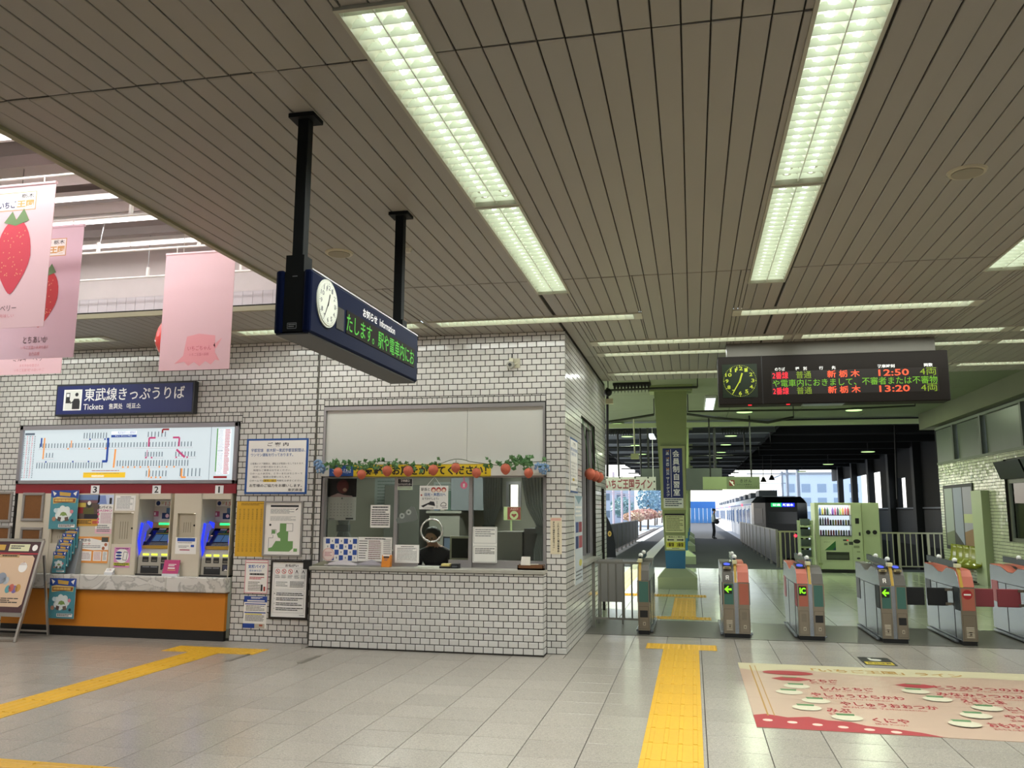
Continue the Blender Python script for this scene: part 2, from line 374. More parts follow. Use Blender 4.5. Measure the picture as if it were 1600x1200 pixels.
def big_fixture(f, label, n=25):
    x0, x1, y0, y1 = f; t = thing('louvre_light', label, 'ceiling light', ((x0+x1)/2, (y0+y1)/2, CEIL), 'wide louvre ceiling lights')
    fr = M('#a8a695', .4); z = CEIL-.012; m = MB(fr)
    m.box(x0, x0+.018, y0, y1, z, CEIL+.11).box(x1-.018, x1, y0, y1, z, CEIL+.11).box(x0+.018, x1-.018, y0, y0+.02, z, CEIL+.11).box(x0+.018, x1-.018, y1-.02, y1, z, CEIL+.11)
    m.build('frame', t)
    m = MB(M('#e8ece2', .35)); m.box(x0+.018, x1-.018, y0, y1, CEIL+.10, CEIL+.115); m.build('reflector', t)
    xm = (x0+x1)/2; xs = [(x0+.018+xm)/2, (x1-.018+xm)/2]
    m = MB(M('#e3e8dc', .3)); m.box(xm-.003, xm+.003, y0+.02, y1-.02, CEIL+.0, CEIL+.05); m.build('centre_spine', t)
    for xc in xs:
        m = MB(E('#f1fbe9', TUBE_E)); m.tube([(xc, y0+.05, CEIL+.055), (xc, y1-.05, CEIL+.055)], .017, 10)
        m.build('tube', t)
    lamp('lamp', t, (xm, (y0+y1)/2, CEIL-.015), x1-x0-.04, y1-y0-.06, BIG_W, (.98, 1.0, .95), spread=140)
    w = (x1-x0-.036)/2-.004; h = w/2
    mb = MB(M('#dfe4d6', .35)); pr = [(-h, 0), (h, 0), (h, .018), (h*.72, .042), (.03, .042), (.024, .028), (0, .022), (-.024, .028), (-.03, .042), (-h*.72, .042), (-h, .018)]
    mb.prism([(x, -.0015, zz) for x, zz in pr], (0, .003, 0)); me = mb.mesh('cross_baffle')
    for i in range(n):
        y = y0+.02+(y1-y0-.04)*(i+.5)/n
        for xc in xs:
            o = bpy.data.objects.new('cross_baffle', me); COL.objects.link(o); o.parent = t; o.location = Vector((xc, y, CEIL+.002))-t.location
    return t
def slim_fixture(f, label):
    x0, x1, y0, y1 = f; t = thing('strip_light', label, 'ceiling light', ((x0+x1)/2, (y0+y1)/2, CEIL), 'narrow strip ceiling lights')
    z = CEIL-.014; m = MB(M('#b9b7a6', .4))
    m.box(x0, x0+.09, y0, y1, z, z+.02).box(x1-.09, x1, y0, y1, z, z+.02).box(x0+.09, x1-.09, y0, y0+.015, z, CEIL+.1).box(x0+.09, x1-.09, y1-.015, y1, z, CEIL+.1); m.build('frame', t)
    m = MB(M('#e8ece2', .35)); m.box(x0, x1, y0, y1, CEIL+.095, CEIL+.11); m.build('reflector', t)
    ym = (y0+y1)/2
    for yc in ((y0+ym)/2+.005, (y1+ym)/2-.005):
        m = MB(E('#f1fbe9', XTUBE_E)); m.tube([(x0+.1, yc, CEIL+.05), (x1-.1, yc, CEIL+.05)], .016, 8); m.build('tube', t)
    lamp('lamp', t, ((x0+x1)/2, ym, CEIL-.02), x1-x0-.2, y1-y0-.03, SLIM_W, (.97, 1.0, .94))
    m = MB(M('#dfe4d6', .35)); n = 24
    for i in range(n+1):
        x = x0+.09+(x1-x0-.18)*i/n; m.box(x-.0015, x+.0015, y0+.015, y1-.015, CEIL-.005, CEIL+.03)
    m.build('louvre', t, kind='stuff')
BL = ['wide louvre ceiling light reaching the top edge, left of the middle', 'wide louvre ceiling light over the ticket window, front end of the left run',
      'wide louvre ceiling light cut by the top edge, right of the middle', 'wide louvre ceiling light above the hanging departure board, end of its run',
      'wide louvre ceiling light outside the right edge nearer the viewer', 'wide louvre ceiling light cut by the right edge of the picture']
for f, l in zip(BIG, BL): big_fixture(f, l)
XLb = ['strip light behind the pink banners at far left', 'strip light seen behind the navy information sign', 'strip light along the ceiling above the white board', 'strip light in front of the departure board, nearest of its side',
       'strip light at the far right of the first cross row', 'cross strip light left of the departure board, row nearest the viewer', 'cross strip light passing just above the departure board', 'cross strip light right of the departure board, nearest row',
       'cross strip light left of the departure board, bright second row', 'cross strip light hidden behind the departure board, second row', 'cross strip light right of the departure board, second row',
       'last cross strip light left of the departure board clock', 'last cross strip light behind the departure board', 'last cross strip light at the right edge before the green slab']
for f, l in zip(XF, XLb): slim_fixture(f, l)

# ------------------------------------------------------------------ raised coffer on the left with fluorescent rows
cz = 4.42; mb = MB(M('#cfc8c6', .5)); mb.box(XL, -3.66, YB, 7.74, cz, cz+.05); mb.box(XL, -3.66, 7.74, 7.8, CEIL+.03, cz+.05)
cof = struct('ceiling_coffer', mb)
mb = MB(M('#c2bdc0', .5))
for i in range(60): mb.box(XL+.1+i*.115, XL+.211+i*.115, 7.728, 7.742, CEIL+.04, CEIL+.20)
mb.build('ribbed_fascia', cof, kind='stuff')
rows = [on_z(130, 308, 4.24).y, on_z(160, 344, 4.24).y, on_z(220, 379, 4.24).y, on_z(10, 212, 4.24).y]
rows.sort(); rows = [rows[0]-1.5, rows[0]-.75]+rows
fold = []
y = 7.60
while y > .2: fold.append(y); y -= .42
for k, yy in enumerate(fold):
    m = MB(M('#dcd6d6', .45) if k % 2 == 0 else M('#8a8280', .5))  # every second rib darker: shade between the lit folds put into the colour
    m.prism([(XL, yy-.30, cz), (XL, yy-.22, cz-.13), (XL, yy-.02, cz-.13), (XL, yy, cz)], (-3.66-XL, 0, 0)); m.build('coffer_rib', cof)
for k, yy in enumerate(rows):
    t = thing('tube_row', ['fluorescent row nearest the viewer in the raised coffer', 'second fluorescent row in the raised coffer', 'short lit fluorescent row at the upper left corner', 'fluorescent row showing right of the nearest strawberry banner',
                           'fluorescent row touching the top of the middle pink banner', 'fluorescent row above the rail of the far pink banner'][k], 'ceiling light', ((XL-3.7)/2*1.0, yy, cz-.2), 'fluorescent rows of the raised coffer')
    m = MB(WHITE); m.box(XL+.1, -3.75, yy-.03, yy+.03, cz-.175, cz-.135); m.build('batten', t); lamp('lamp', t, (-7.1, yy, cz-.22), 6.4, .06, ROW_W*(.3 if yy > 7.2 else .7 if yy > 6.2 else 1.0), (1, .97, .96))
    x = XL+.15
    while x < -4.0:
        m = MB(E('#fff7f5', ATR_E)); m.tube([(x, yy, cz-.195), (min(x+1.17, -3.8), yy, cz-.195)], .018, 8); m.build('tube', t); x += 1.2

# ------------------------------------------------------------------ front wall of white glazed tiles
AX0, AX1, AZ = -8.60, -5.447, 2.622; WX0, WX1, WZ = -4.335, -1.613, 2.79
mb = MB(JOINT)
for q in rect_minus((XL, SX-.004, 0, CEIL+.05), [(AX0, AX1, 0, AZ), (WX0, WX1, .8, WZ)]): mb.box(q[0], q[1], WY+.0035, WY+.22, q[2], q[3])
wall = struct('wall_front', mb)
rs = courses(XL, SX, 0, CEIL, [(AX0, AX1, 0, AZ), (WX0, WX1, 0, WZ), (WX0, -1.607, 0, .9)], SX, sold=[(AX0-.03, AX1+.03, AZ, AZ+.075), (WX0, WX1+.0, WZ, WZ+.07)])
lay(wall, 'wall_tile', rs, (0, WY+.010, 0), (1,0,0), (0,0,1), .1025, .060, .010, .002, BRICK, 300, .005)
# ticket window counter of the same tiles
CY = 9.17; mb = MB(JOINT); mb.box(-4.322, -1.610, CY+.0035, WY+.1, 0, .862); cw = struct('wall_counter', mb)
rs = courses(-4.325, -1.607, .012, .862, [], -1.607-.111)
lay(cw, 'wall_tile', rs, (0, CY+.010, 0), (1,0,0), (0,0,1), .1025, .060, .010, .002, BRICK, 300, .004)
rs = courses(CY+.01, WY, .012, .862, [], CY)
lay(cw, 'wall_tile', rs, (-1.617, 0, 0), (0,1,0), (0,0,1), .1025, .060, .010, .002, BRICK, 0, .004, 'side_tile_field')
mb = MB(M('#a9a79c', .35, var=.15, scale=14)); mb.box(-4.345, -1.600, CY-.02, 9.70, .863, .905); struct('trim_counter_top', mb, bevel=.006)
mb = MB(M('#5b5850', .4)); mb.cyl((-4.423, WY-.006, 0), (-4.423, WY-.006, 3.6), .011, n=10); struct('trim_wall_conduit', mb)
# office side wall
def yz(px, py): p = on_x(px, py, SX); return p.y, p.z
sw = [(10.80, 12.38, .895, 2.78), (13.15, 13.62, 0, 1.9)]
mb = MB(JOINT)
for q in rect_minus((WY+.013, 13.9, 0, CEIL+.05), sw): mb.box(SX-.2, SX-.0035, q[0], q[1], q[2], q[3])
side = struct('wall_side', mb)
rs = courses(WY+.0, 13.9, 0, CEIL, sw, WY)
lay(side, 'wall_tile', rs, (SX-.010, 0, 0), (0,1,0), (0,0,1), .1025, .060, .010, .002, BRICK, 300, .005)
mb = MB(JOINT); bz0, bz1 = on_y(800, 796, 13.7), on_y(812, 753, 13.7)
for q in rect_minus((-6, SX-.2, 0, CEIL+.6), [(on_y(792, 775, 13.7).x, on_y(813, 775, 13.7).x, bz0.z, bz1.z)]): mb.box(q[0], q[1], 13.7, 13.9, q[2], q[3])
wb = struct('wall_office_back', mb)
# hall walls outside the picture
mb = MB(M('#cfcac0', .6)); mb.box(XL-.2, XL, YB, WY+.2, -.25, 5.0); struct('wall_left', mb)
mb = MB(M('#bdb6aa', .6))
for q in rect_minus((XL-.2, RX+.2, 0, 5.0), [(.5, 5.5, 0, 2.7)]): mb.box(q[0], q[1], YB-.2, YB, q[2], q[3])
struct('wall_back', mb)
mb = MB(M('#cfcac0', .6)); mb.box(RX, RX+.2, YB, 9.0, -.25, CEIL+.05); struct('wall_right', mb)

# ------------------------------------------------------------------ far right wall, transom panels and concrete beam
FX0, FX1 = 9.0, 23.6; rw = [(16.0, 18.93, .98, 2.62)]
mb = MB(JOINT)
for q in rect_minus((FX0, FX1, 0, 2.765), rw): mb.box(RX+.0035, RX+.2, q[0], q[1], q[2], q[3])
rwall = struct('wall_far_right', mb)
rs = courses(FX0, FX1, 0, 2.765, rw, FX1)
lay(rwall, 'wall_tile', [(-b, -a, c, d) for a, b, c, d in rs], (RX+.010, 0, 0), (0,-1,0), (0,0,1), .1025, .060, .010, .002, BRICKG, 0, .02)
mb = MB(M('#5d6650', .5)); mb.box(RX-.02, RX+.2, FX0, FX1, 2.765, 2.82).box(RX-.02, RX+.2, FX0, FX1, 3.66, 3.72); tr = struct('trim_transom', mb)
ys = [23.75, 21.95, 19.95, 17.6, 15.2, 12.8, 10.4]
for i in range(6):
    m = MB(M('#535c4d', .3, var=.08)); m.box(RX+.03, RX+.06, ys[i+1]+.12, ys[i]-.06, 2.83, 3.65); m.build('transom_panel', tr)
    m = MB(M('#4a5042', .5)); m.box(RX-.06, RX+.1, ys[i+1], ys[i+1]+.1, 2.82, 3.66); m.build('transom_post', tr)
mb = MB(M('#6a6e52', .75, var=.08, scale=1.5)); mb.box(6.1, 6.6, 13.3, 24.6, 3.77, 4.31); struct('trim_concrete_beam', mb)
# slab over the concourse in large panels
mb = MB(M('#3d4434', .9)); mb.box(-6.2, 6.6, 13.25, 25.2, 4.215, 4.4).box(-6.2, 6.6, 13.25, 13.32, CEIL+.012, 4.215); slab = struct('ceiling_concourse', mb); rs = []
for i in range(7):
    for j in range(4):
        rs.append((-6.2+1.8*i+.008, -4.4+1.8*i-.008, 13.33+2.97*j+.008, 16.3+2.97*j-.008))
lay(slab, 'slab_panel', [(c, d, a, b) for a, b, c, d in rs], (0,0,4.215), (0,1,0), (1,0,0), 2.95, 1.78, .02, .004, SLABG, 60, 0)
mb = MB(PAINTG); mb.box(-6, 6.25, 24.9, 25.05, 3.99, 4.12); struct('trim_cross_beam', mb)
# canopy over platform and dark train shed roof
mb = MB(M('#6d7276', .7, var=.1, scale=.5)); mb.box(-3.65, 2.62, 25.2, 72, 4.2, 4.3); can = struct('ceiling_canopy', mb)
for j in range(11):
    m = MB(M('#3a3d40', .7)); y = 27.5+4*j; m.box(-3.65, 2.62, y, y+.12, 4.05, 4.2); m.build('canopy_beam', can)
    m = MB(M('#c3c7cb', .5)); m.box(-3.65, 2.62, y+1.9, y+1.96, 4.18, 4.2); m.build('canopy_joint', can)
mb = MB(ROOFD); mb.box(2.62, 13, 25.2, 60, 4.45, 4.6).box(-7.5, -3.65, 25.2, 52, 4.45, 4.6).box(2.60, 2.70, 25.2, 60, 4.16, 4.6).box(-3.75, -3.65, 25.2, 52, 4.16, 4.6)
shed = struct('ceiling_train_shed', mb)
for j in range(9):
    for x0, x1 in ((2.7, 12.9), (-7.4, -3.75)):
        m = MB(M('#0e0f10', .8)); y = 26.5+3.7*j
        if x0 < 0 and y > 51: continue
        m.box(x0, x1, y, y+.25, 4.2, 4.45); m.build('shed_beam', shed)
mb = MB(M('#90989c', .9, var=.25, scale=8)); mb.box(-160, 160, 24.3, 320, -1.35, -1.15); struct('ground', mb)
# ------------------------------------------------------------------ ticket corner: map light box, machines, counter
AY = 9.40
def A(px, py, Y=AY): p = on_y(px, py, Y); return p.x, p.z
RED = P('#8c1f2c'); NAVY = M('#1c2a66', .35, var=.03); INK = P('#26262a'); GREYI = P('#777a7c'); PAPER = P('#efece6'); BEIGE = M('#cfc6b2', .5, var=.02, scale=2)
ORANGE = M('#d0821e', .55, var=.06, scale=1.5)
# hanging ticket sign on the tiles
t = thing('ticket_sign', 'navy wall sign with white ticket pictogram above the fare map', 'sign', on_y(202, 650, WY))
a, b = on_y(97, 603, WY), on_y(308, 647, WY); mb = MB(M('#3a3c3f', .4, metal=.5)); mb.box(a.x, b.x, WY-.09, WY, b.z, a.z); mb.build('frame', t, .006)
mb = MB(NAVY); mb.box(a.x+.022, b.x-.022, WY-.094, WY-.088, b.z+.022, a.z-.022); mb.build('sign_face', t)
p = Panel((a.x, WY-.094, a.z), (1,0,0), (0,0,-1), b.x-a.x, a.z-b.z); Wt = M('#f2f2f2', .5, var=0)
p.rect(.062, .17, .196, .83, Wt); p.up().poly([(.072,.2),(.186,.2),(.186,.80),(.072,.80)], P('#e6e6e2'))
p.up().rect(.078, .27, .108, .60, INK); p.up().rect(.083, .30, .103, .40, Wt); p.disc(.158, .33, .0125, INK); p.poly([(.128,.79),(.128,.56),(.14,.46),(.176,.46),(.184,.55),(.184,.79)], INK); p.line([(.14,.55),(.112,.60),(.112,.52)], .014, INK)
p.text(.215, .14, .935, .55, '東武線きっぷうりば', Wt, .010); p.text(.213, .64, .36, .82, 'Tickets', Wt, .012); p.text(.40, .64, .50, .82, '售票处', Wt); p.text(.53, .64, .63, .82, '매표소', Wt); p.done(t, 'lettering')
# fare map light box
a, b = A(37, 667), A(374.5, 757); t = thing('fare_map', 'wide lit fare map with coloured railway lines under the ticket sign', 'map', (a[0], AY, b[1]))
x0, x1, z1, z0 = AX0+.005, AX1-.005, 2.615, 1.862
mb = MB(M('#9a979c', .35, metal=.4)); mb.box(x0, x1, AY-.05, AY+.05, z1-.055, z1).box(x0, x1, AY-.05, AY+.05, z0, z0+.045).box(x0, x0+.05, AY-.05, AY+.05, z0, z1).box(x1-.05, x1, AY-.05, AY+.05, z0, z1); mb.build('frame', t, .004)
mb = MB(E('#dce8ec', .84)); mb.box(x0+.05, x1-.05, AY-.02, AY, z0+.045, z1-.055); mb.build('lit_panel', t)
p = Panel((x0+.05, AY-.021, z1-.055), (1,0,0), (0,0,-1), x1-x0-.1, z1-z0-.10)
LB, LO, LK, LP, LR = E('#1f4fb0', .6), E('#f09a4a', .9), E('#6f8090', .5), E('#c8407a', .8), E('#b01820', .5); LW = E('#f6fbff', .92); LT = E('#7f909c', .6)
def route(pts, m, ticks=0, tick_v=-.09, dots=(), dm=None):
    p.line(pts, .014, LK); p.up(); p.line(pts, .009, LW); p.up()
    (ua, va), (ub, vb) = pts[0], pts[-1]
    for i in range(ticks):
        u = ua+(ub-ua)*(i+.5)/ticks; p.rect(u-.0022, min(va, va+tick_v)+(0 if tick_v > 0 else 0)+.02*(1 if tick_v > 0 else 0), u+.0022, max(va, va+tick_v)-(.02 if tick_v < 0 else 0), LT)
    for d in dots: p.rect(ua+(ub-ua)*d-.0035, va-.016, ua+(ub-ua)*d+.0035, va+.016, dm or m)
route([(.075,.38),(.81,.38)], LK, 50, -.11, (.2,.34,.45), LO); route([(.29,.2),(.41,.2)], LB, 9, -.13, (.3,.9), LB); route([(.07,.635),(.40,.635)], LB, 26, .13, (.15,.55,.78), LB)
route([(.46,.75),(.80,.75)], LO, 26, -.13, (.1,.17,.26,.34,.45,.6,.7,.8), LO); route([(.595,.19),(.69,.19)], LP, 6, -.12); route([(.59,.57),(.68,.57)], LP, 7, -.11, (.1,.4), LP); route([(.73,.57),(.83,.57)], LP, 7, -.11, (.1,.6), LP)
route([(.60,.95),(.705,.95)], LO, 7, -.13, (.3,.5,.7), LO); route([(.755,.95),(.86,.95)], LO, 6, -.17); route([(.10,.57),(.16,.57)], LO, 4, -.11)
p.up(); p.line([(.41,.2),(.42,.2)], .03, LB); p.line([(.417,.18),(.417,.635)], .03, LB); p.line([(.42,.635),(.395,.635)], .03, LB); p.line([(.107,.16),(.107,.58)], .02, LO); p.line([(.092,.16),(.092,.34)], .022, LB); p.line([(.455,.4),(.452,.76)], .024, LO)
p.line([(.61,.36),(.61,.19),(.64,.19)], .022, LP); p.line([(.72,.19),(.75,.19),(.75,.36)], .022, LP); p.line([(.74,.42),(.78,.57)], .026, LP); p.line([(.70,.03),(.67,.03),(.67,.1)], .022, LR); p.line([(.605,.42),(.605,.57)], .008, LP); p.line([(.62,.78),(.62,.95)], .018, LO); p.line([(.77,.78),(.77,.95),(.79,.95)], .022, LO); p.line([(.24,.22),(.24,.36)], .016, LO)
p.rect(.43, .05, .55, .11, LW); p.rect(.43, .125, .55, .17, LB); p.text(.46, .055, .545, .105, '東武線きっぷ運賃表', LB, 0, 1); p.up(); p.text(.45, .133, .53, .163, 'Fare Zone Map', LW, 0, 1)
p.rect(.31, .85, .51, .95, E('#f0c228', .9)); p.rect(.35, .905, .41, .935, LW); p.scrib(.315, .862, .48, .885, 1, LK); p.scrib(.35, .81, .48, .835, 1, LR)
for c in range(5): p.scrib(.006+.0125*c, .12, .016+.0125*c, .97, 24, LT if c % 2 == 0 else E('#e08a96', .8), .5, c)
p.rect(.008, .06, .056, .10, LK); p.rect(.8935, 0, .8955, 1, LT)
p.rect(.925, .04, .985, .9, LW); p.rect(.92, .03, .925, .85, E('#5aa84a', .7)); p.scrib(.928, .05, .955, .9, 30, LT, .5, 3); p.up().scrib(.958, .05, .983, .9, 30, E('#d8485a', .7), .5, 4); p.rect(.915, .93, .975, .97, LR); p.done(t, 'printed_routes')
# crimson band and the three number plates
a, b = A(30, 759.5), A(370, 771); mb = MB(M('#8a1f2b', .45, var=.03)); mb.box(AX0+.005, AX1-.005, AY-.03, AY+.05, b[1], 1.86); o = mb.build('crimson_band'); tag(o, 'long crimson strip running between fare map and ticket machines', 'band')
for n, (u0, u1) in (('3', (143, 155)), ('2', (239, 251)), ('1', (337, 349))):
    a, b = A(u0, 758.5, AY-.03), A(u1, 771.5, AY-.03); mb = MB(Wt); mb.box(a[0], b[0], AY-.036, AY-.03, b[1], a[1]); o = mb.build('number_plate'); tag(o, {'3': 'white number plate 3 over the covered machine with posters', '2': 'white number plate 2 over the left lit ticket machine', '1': 'white number plate 1 over the lit machine beside the wall'}[n], 'number plate', 'machine numbers')
    p = Panel((a[0], AY-.036, a[1]), (1,0,0), (0,0,-1), b[0]-a[0], a[1]-b[1]); p.text(.25 if n != '1' else .38, .12, .75 if n != '1' else .58, .88, n, INK, .02); p.done(o, 'numeral')
# beige machine front
zt, zb = A(200, 771)[1], .73
def cab(name, label, u0, u1, door=None, seam=True):
    (xa, _), (xb, _) = A(u0, 840), A(u1, 840); t = thing(name, label, 'cabinet front', ((xa+xb)/2, AY, zb)); mb = MB(BEIGE); hz = []
    if door:
        d0, d1 = A(door[0], door[1]), A(door[2], door[3]); hz = [(d0[0], d1[0], d1[1], d0[1])]
    for q in rect_minus((xa+.003, xb-.003, zb, zt), hz): mb.box(q[0], q[1], AY-.03, AY+.32, q[2], q[3])
    mb.build('panel', t)
    if door:
        m = MB(M('#b6ad98', .5, var=.03)); m.box(d0[0]+.004, d1[0]-.004, AY, AY+.02, d1[1]+.004, d0[1]-.004)
        d = m.build('hatch', t); m = MB(M('#8b8270', .5))
        for k in range(4): u = d0[0]+(d1[0]-d0[0])*(.3+.12*k); m.box(u, u+.006, AY-.002, AY, d1[1]+.06, d0[1]-.11)
        m.build('slots', d); m = MB(BLACK); m.ball((d1[0]-.03, AY-.004, (d0[1]+d1[1])/2), .012, 8, 6); m.build('lock', d)
    return t
cab('cork_panel_front', 'blank beige front panel carrying two cork frames at far left', 25, 80)
cab('cabinet_front', 'beige front panel with hatch behind the upper turquoise poster', 80, 118, (83, 823, 108, 849))
cab('covered_machine_front', 'beige covered machine front under plate 3 holding the three posters', 118, 177)
cab('cabinet_front', 'beige front panel with grey hatch between covered front and machine 2', 177, 216, (180, 801, 208, 850))
cab('cabinet_front', 'beige front panel with grey hatch between machines 2 and 1', 271, 314, (280, 802, 306, 840))
def machine(label, u0, u1, s, n):
    """u0..u1 bay mouth in pixels at the front plane, s: pixel shift of the second machine's face against the first"""
    (xa, _), (xb, zt_) = A(u0, 780), A(u1, 780); yb = 9.68; t = thing('ticket_machine', label, 'ticket machine', ((xa+xb)/2, AY, zb), 'ticket vending machines')
    m = MB(BEIGE); m.box(xa+.004, xb-.004, yb, yb+.02, zb, zt).box(xa+.004, xa+.012, AY-.03, yb, zb, zt).box(xb-.012, xb-.004, AY-.03, yb, zb, zt).box(xa, xb, AY-.03, yb, zt_-.0, zt); m.build('housing', t)
    sx = on_y(u0, 800, yb).x*0+xa; w = xb-xa
    p = Panel((xa, yb-.004, zt_-.005), (1,0,0), (0,0,-1), w, .30)
    p.rect(.06, .02, .95, .27, P('#f0ebda')); p.up().disc(.15, .145, .065, P('#1e2f5c')); p.scrib(.24, .08, .34, .2, 2, P('#c8b868'), .6); p.text(.37, .04, .74, .25, '1.5倍', P('#c8402c'), .01)
    p.rect(.03, .48, .18, .70, P('#c05c78')); p.up().rect(.045, .53, .09, .65, PAPER); p.rect(.29, .55, .66, .80, P('#22365a')); p.rect(.42, .34, .54, .58, P('#5a7890')); p.up().disc(.45, .67, .055, P('#e4b8bc')); p.rect(.58, .6, .62, .74, P('#9ab0c8')); p.done(t, 'notices')
    z = zt_-.36; m = MB(M('#b38a2a', .4)); m.box(xa, xb, yb-.03, yb, z, z+.07); m.build('gold_strip', t)
    m = MB(E('#28e070', 2.5)); m.box(xa+w*.26, xb-.02, yb-.04, yb-.03, z+.04, z+.065); m.build('green_lamp', t)
    m = MB(M('#10142a', .2)); m.prism([(xa+.02, yb-.001, z), (xa+.02, yb-.001, 1.10), (xa+.02, yb-.21, 1.10), (xa+.02, yb-.19, 1.14)], (w-.02, 0, 0)); m.build('console', t)
    D = Vector((0, -.19, 1.14-z)).normalized()*-1; D = Vector((0, -.19, 1.14-z)).normalized()
    D = (Vector((0, yb-.19, 1.14))-Vector((0, yb, z))).normalized(); L = (Vector((0, yb-.19, 1.14))-Vector((0, yb, z))).length
    p = Panel((xa+.02, yb-.002, z), (1,0,0), D, w-.02, L); Bl = E('#3f5f88', .55)
    p.rect(.22, .02, .44, .13, P('#c8c4c4')); p.rect(.22, .15, .44, .32, P('#3a3f55')); p.rect(.48, .10, .72, .3, P('#7a1c28')); p.rect(.22, .38, 1, .41, P('#c8b030'))
    p.rect(.22, .44, 1, .96, E('#22304a', .5)); p.up()
    for r in range(5):
        for c in range(3): p.rect(.26+.25*c, .50+.09*r, .48+.25*c, .56+.09*r, E('#4d72a0', .7))
    p.rect(-.0, .5, .1, .98, P('#8a8580')); p.up().rect(.02, .5, .08, .54, E('#f4b898', 1)); p.done(t, 'touch_screen')
    for q, xx in ((0, xa+.022), (1, xb-.022)):
        m = MB(E('#2a3cff', 1.25)); pts = []
        for k in range(15):
            a = 2*PI*k/14
        m.prism([(xx-.006, 9.43, .97), (xx-.006, 9.385, 1.16), (xx-.006, 9.43, 1.38), (xx-.006, 9.52, z+.04), (xx-.006, 9.66, z+.07), (xx-.006, 9.64, z), (xx-.006, 9.56, 1.40), (xx-.006, 9.50, 1.10), (xx-.006, 9.46, .97)], (.012, 0, 0))
        m.build('blue_fin', t); m = MB(E('#6a6ad8', .55)); m.prism([(xx+(.008 if q == 0 else -.010), 9.45, 1.02), (xx+(.008 if q == 0 else -.010), 9.415, 1.17), (xx+(.008 if q == 0 else -.010), 9.47, 1.40), (xx+(.008 if q == 0 else -.010), 9.53, z+.01), (xx+(.008 if q == 0 else -.010), 9.60, z+.02), (xx+(.008 if q == 0 else -.010), 9.52, 1.38), (xx+(.008 if q == 0 else -.010), 9.48, 1.13)], (.002, 0, 0)); m.build('fin_inset', t)
    m = MB(M('#b0892c', .4)); m.box(xa+.02, xb-.01, 9.46, 9.66, 1.06, 1.10); m.build('gold_ledge', t)
    m = MB(M('#a8a396', .45, var=.04)); m.prism([(xa+.03, 9.66, 1.06), (xa+.03, 9.47, 1.06), (xa+.03, 9.40, .96), (xa+.03, 9.40, .755), (xa+.03, 9.66, .755)], (w-.03, 0, 0)); c = m.build('coin_console', t)
    m = MB(BLACK); m.box(xa, xb, 9.385, 9.60, .735, .757); m.build('black_plinth', t)
    p = Panel((xa+.03, 9.40, .96), (1,0,0), (0,0,-1), w-.03, .2); YL = E('#d8e84a', 1.6)
    for u0_, u1_ in ((.14, .34), (.42, .62), (.74, .97)): p.rect(u0_, -.22, u1_, -.10, YL); p.rect(u0_, -.02, u1_, .30, P('#1d1d1d')); p.up().rect(u0_+.03, .16, u1_-.03, .24, P('#6b675c'))
    p.rect(.10, .52, .68, .98, P('#222222')); p.up().rect(.16, .56, .38, .62, GREYI); p.rect(.42, .56, .64, .62, GREYI); p.rect(.74, .36, .98, .76, INK); p.up().rect(.78, .42, .95, .66, P('#3c3f55')); p.up().poly([(.80,.74),(.87,.62),(.94,.74)], PAPER); p.done(c, 'slots')
    lamp('lamp', t, ((xa+xb)/2, 9.54, zt-.01), w*.7, .08, 1.6, (1, .97, .88))  # small lamp added under the bay top to brighten its inside
    return t
machine('ticket machine with blue lit fins under number plate 2', 219, 270.5, 0, 2)
machine('ticket machine with blue lit fins under number plate 1 beside the wall', 317, 364.5, 0, 1)
# marble counter
t = thing('ticket_counter', 'long marble-topped counter with orange front below the machines', 'counter', (-7, 9.3, 0)); x0, x1 = AX0+.01, -5.452
def marble():
    m = M('#c9c6bf', .25, coat=.3, var=.05); n = m.node_tree.nodes; l = m.node_tree.links; b = n['Principled BSDF']
    tc = n.new('ShaderNodeTexCoord'); mp = n.new('ShaderNodeMapping'); mp.inputs['Rotation'].default_value = (.3, .7, .4); nz = n.new('ShaderNodeTexNoise'); nz.inputs['Scale'].default_value = 2.6; nz.inputs['Detail'].default_value = 8; nz.inputs['Distortion'].default_value = 2.2
    r = n.new('ShaderNodeValToRGB'); e = r.color_ramp.elements; e[0].position = .455; e[0].color = (*lin('#cbc8c0'), 1); e[1].position = .55; e[1].color = (*lin('#d6d3cc'), 1); k = e.new(.5); k.color = (*lin('#aaa7a1'), 1)
    l.new(tc.outputs['Object'], mp.inputs[0]); l.new(mp.outputs[0], nz.inputs['Vector']); l.new(nz.outputs['Fac'], r.inputs[0]); l.new(r.outputs[0], b.inputs['Base Color']); return m
MARB = marble()
xs = [x0, -7.45, -6.25, x1]
for i in range(3):
    m = MB(MARB); m.box(xs[i]+.001, xs[i+1]-.001, 9.255, AY-.031, .563, .742); m.build('marble_slab', t, .012)
m = MB(ORANGE); m.box(x0, x1-.03, 9.315, 9.37, .118, .56); m.build('orange_panel', t)
m = MB(BLACK); m.box(x0, x1-.03, 9.318, 9.37, 0, .115); m.build('plinth', t)
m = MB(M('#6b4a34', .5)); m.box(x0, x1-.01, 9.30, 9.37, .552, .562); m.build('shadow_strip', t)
# cork notice frames
for k, (q, l) in enumerate((((0-8, 772, 14, 812), 'cork frame on white tiles at the left edge, upper'), ((0-12, 825, 11, 866), 'cork frame on white tiles at the left edge, lower'), ((41, 774, 64, 810), 'cork frame on the beige panel, upper of two'), ((37, 828, 60, 868), 'cork frame on the beige panel, lower, behind the standing sign'))):
    Y = WY if k < 2 else AY-.031
    o, p = board('cork_board', l, 'notice frame', q[:2], q[2:], Y, .01, M('#7a5028', .8, var=.15, scale=40), 'silver cork notice frames', frame=M('#a9a5a2', .3, metal=.7), fw=.035, bevel=.006)
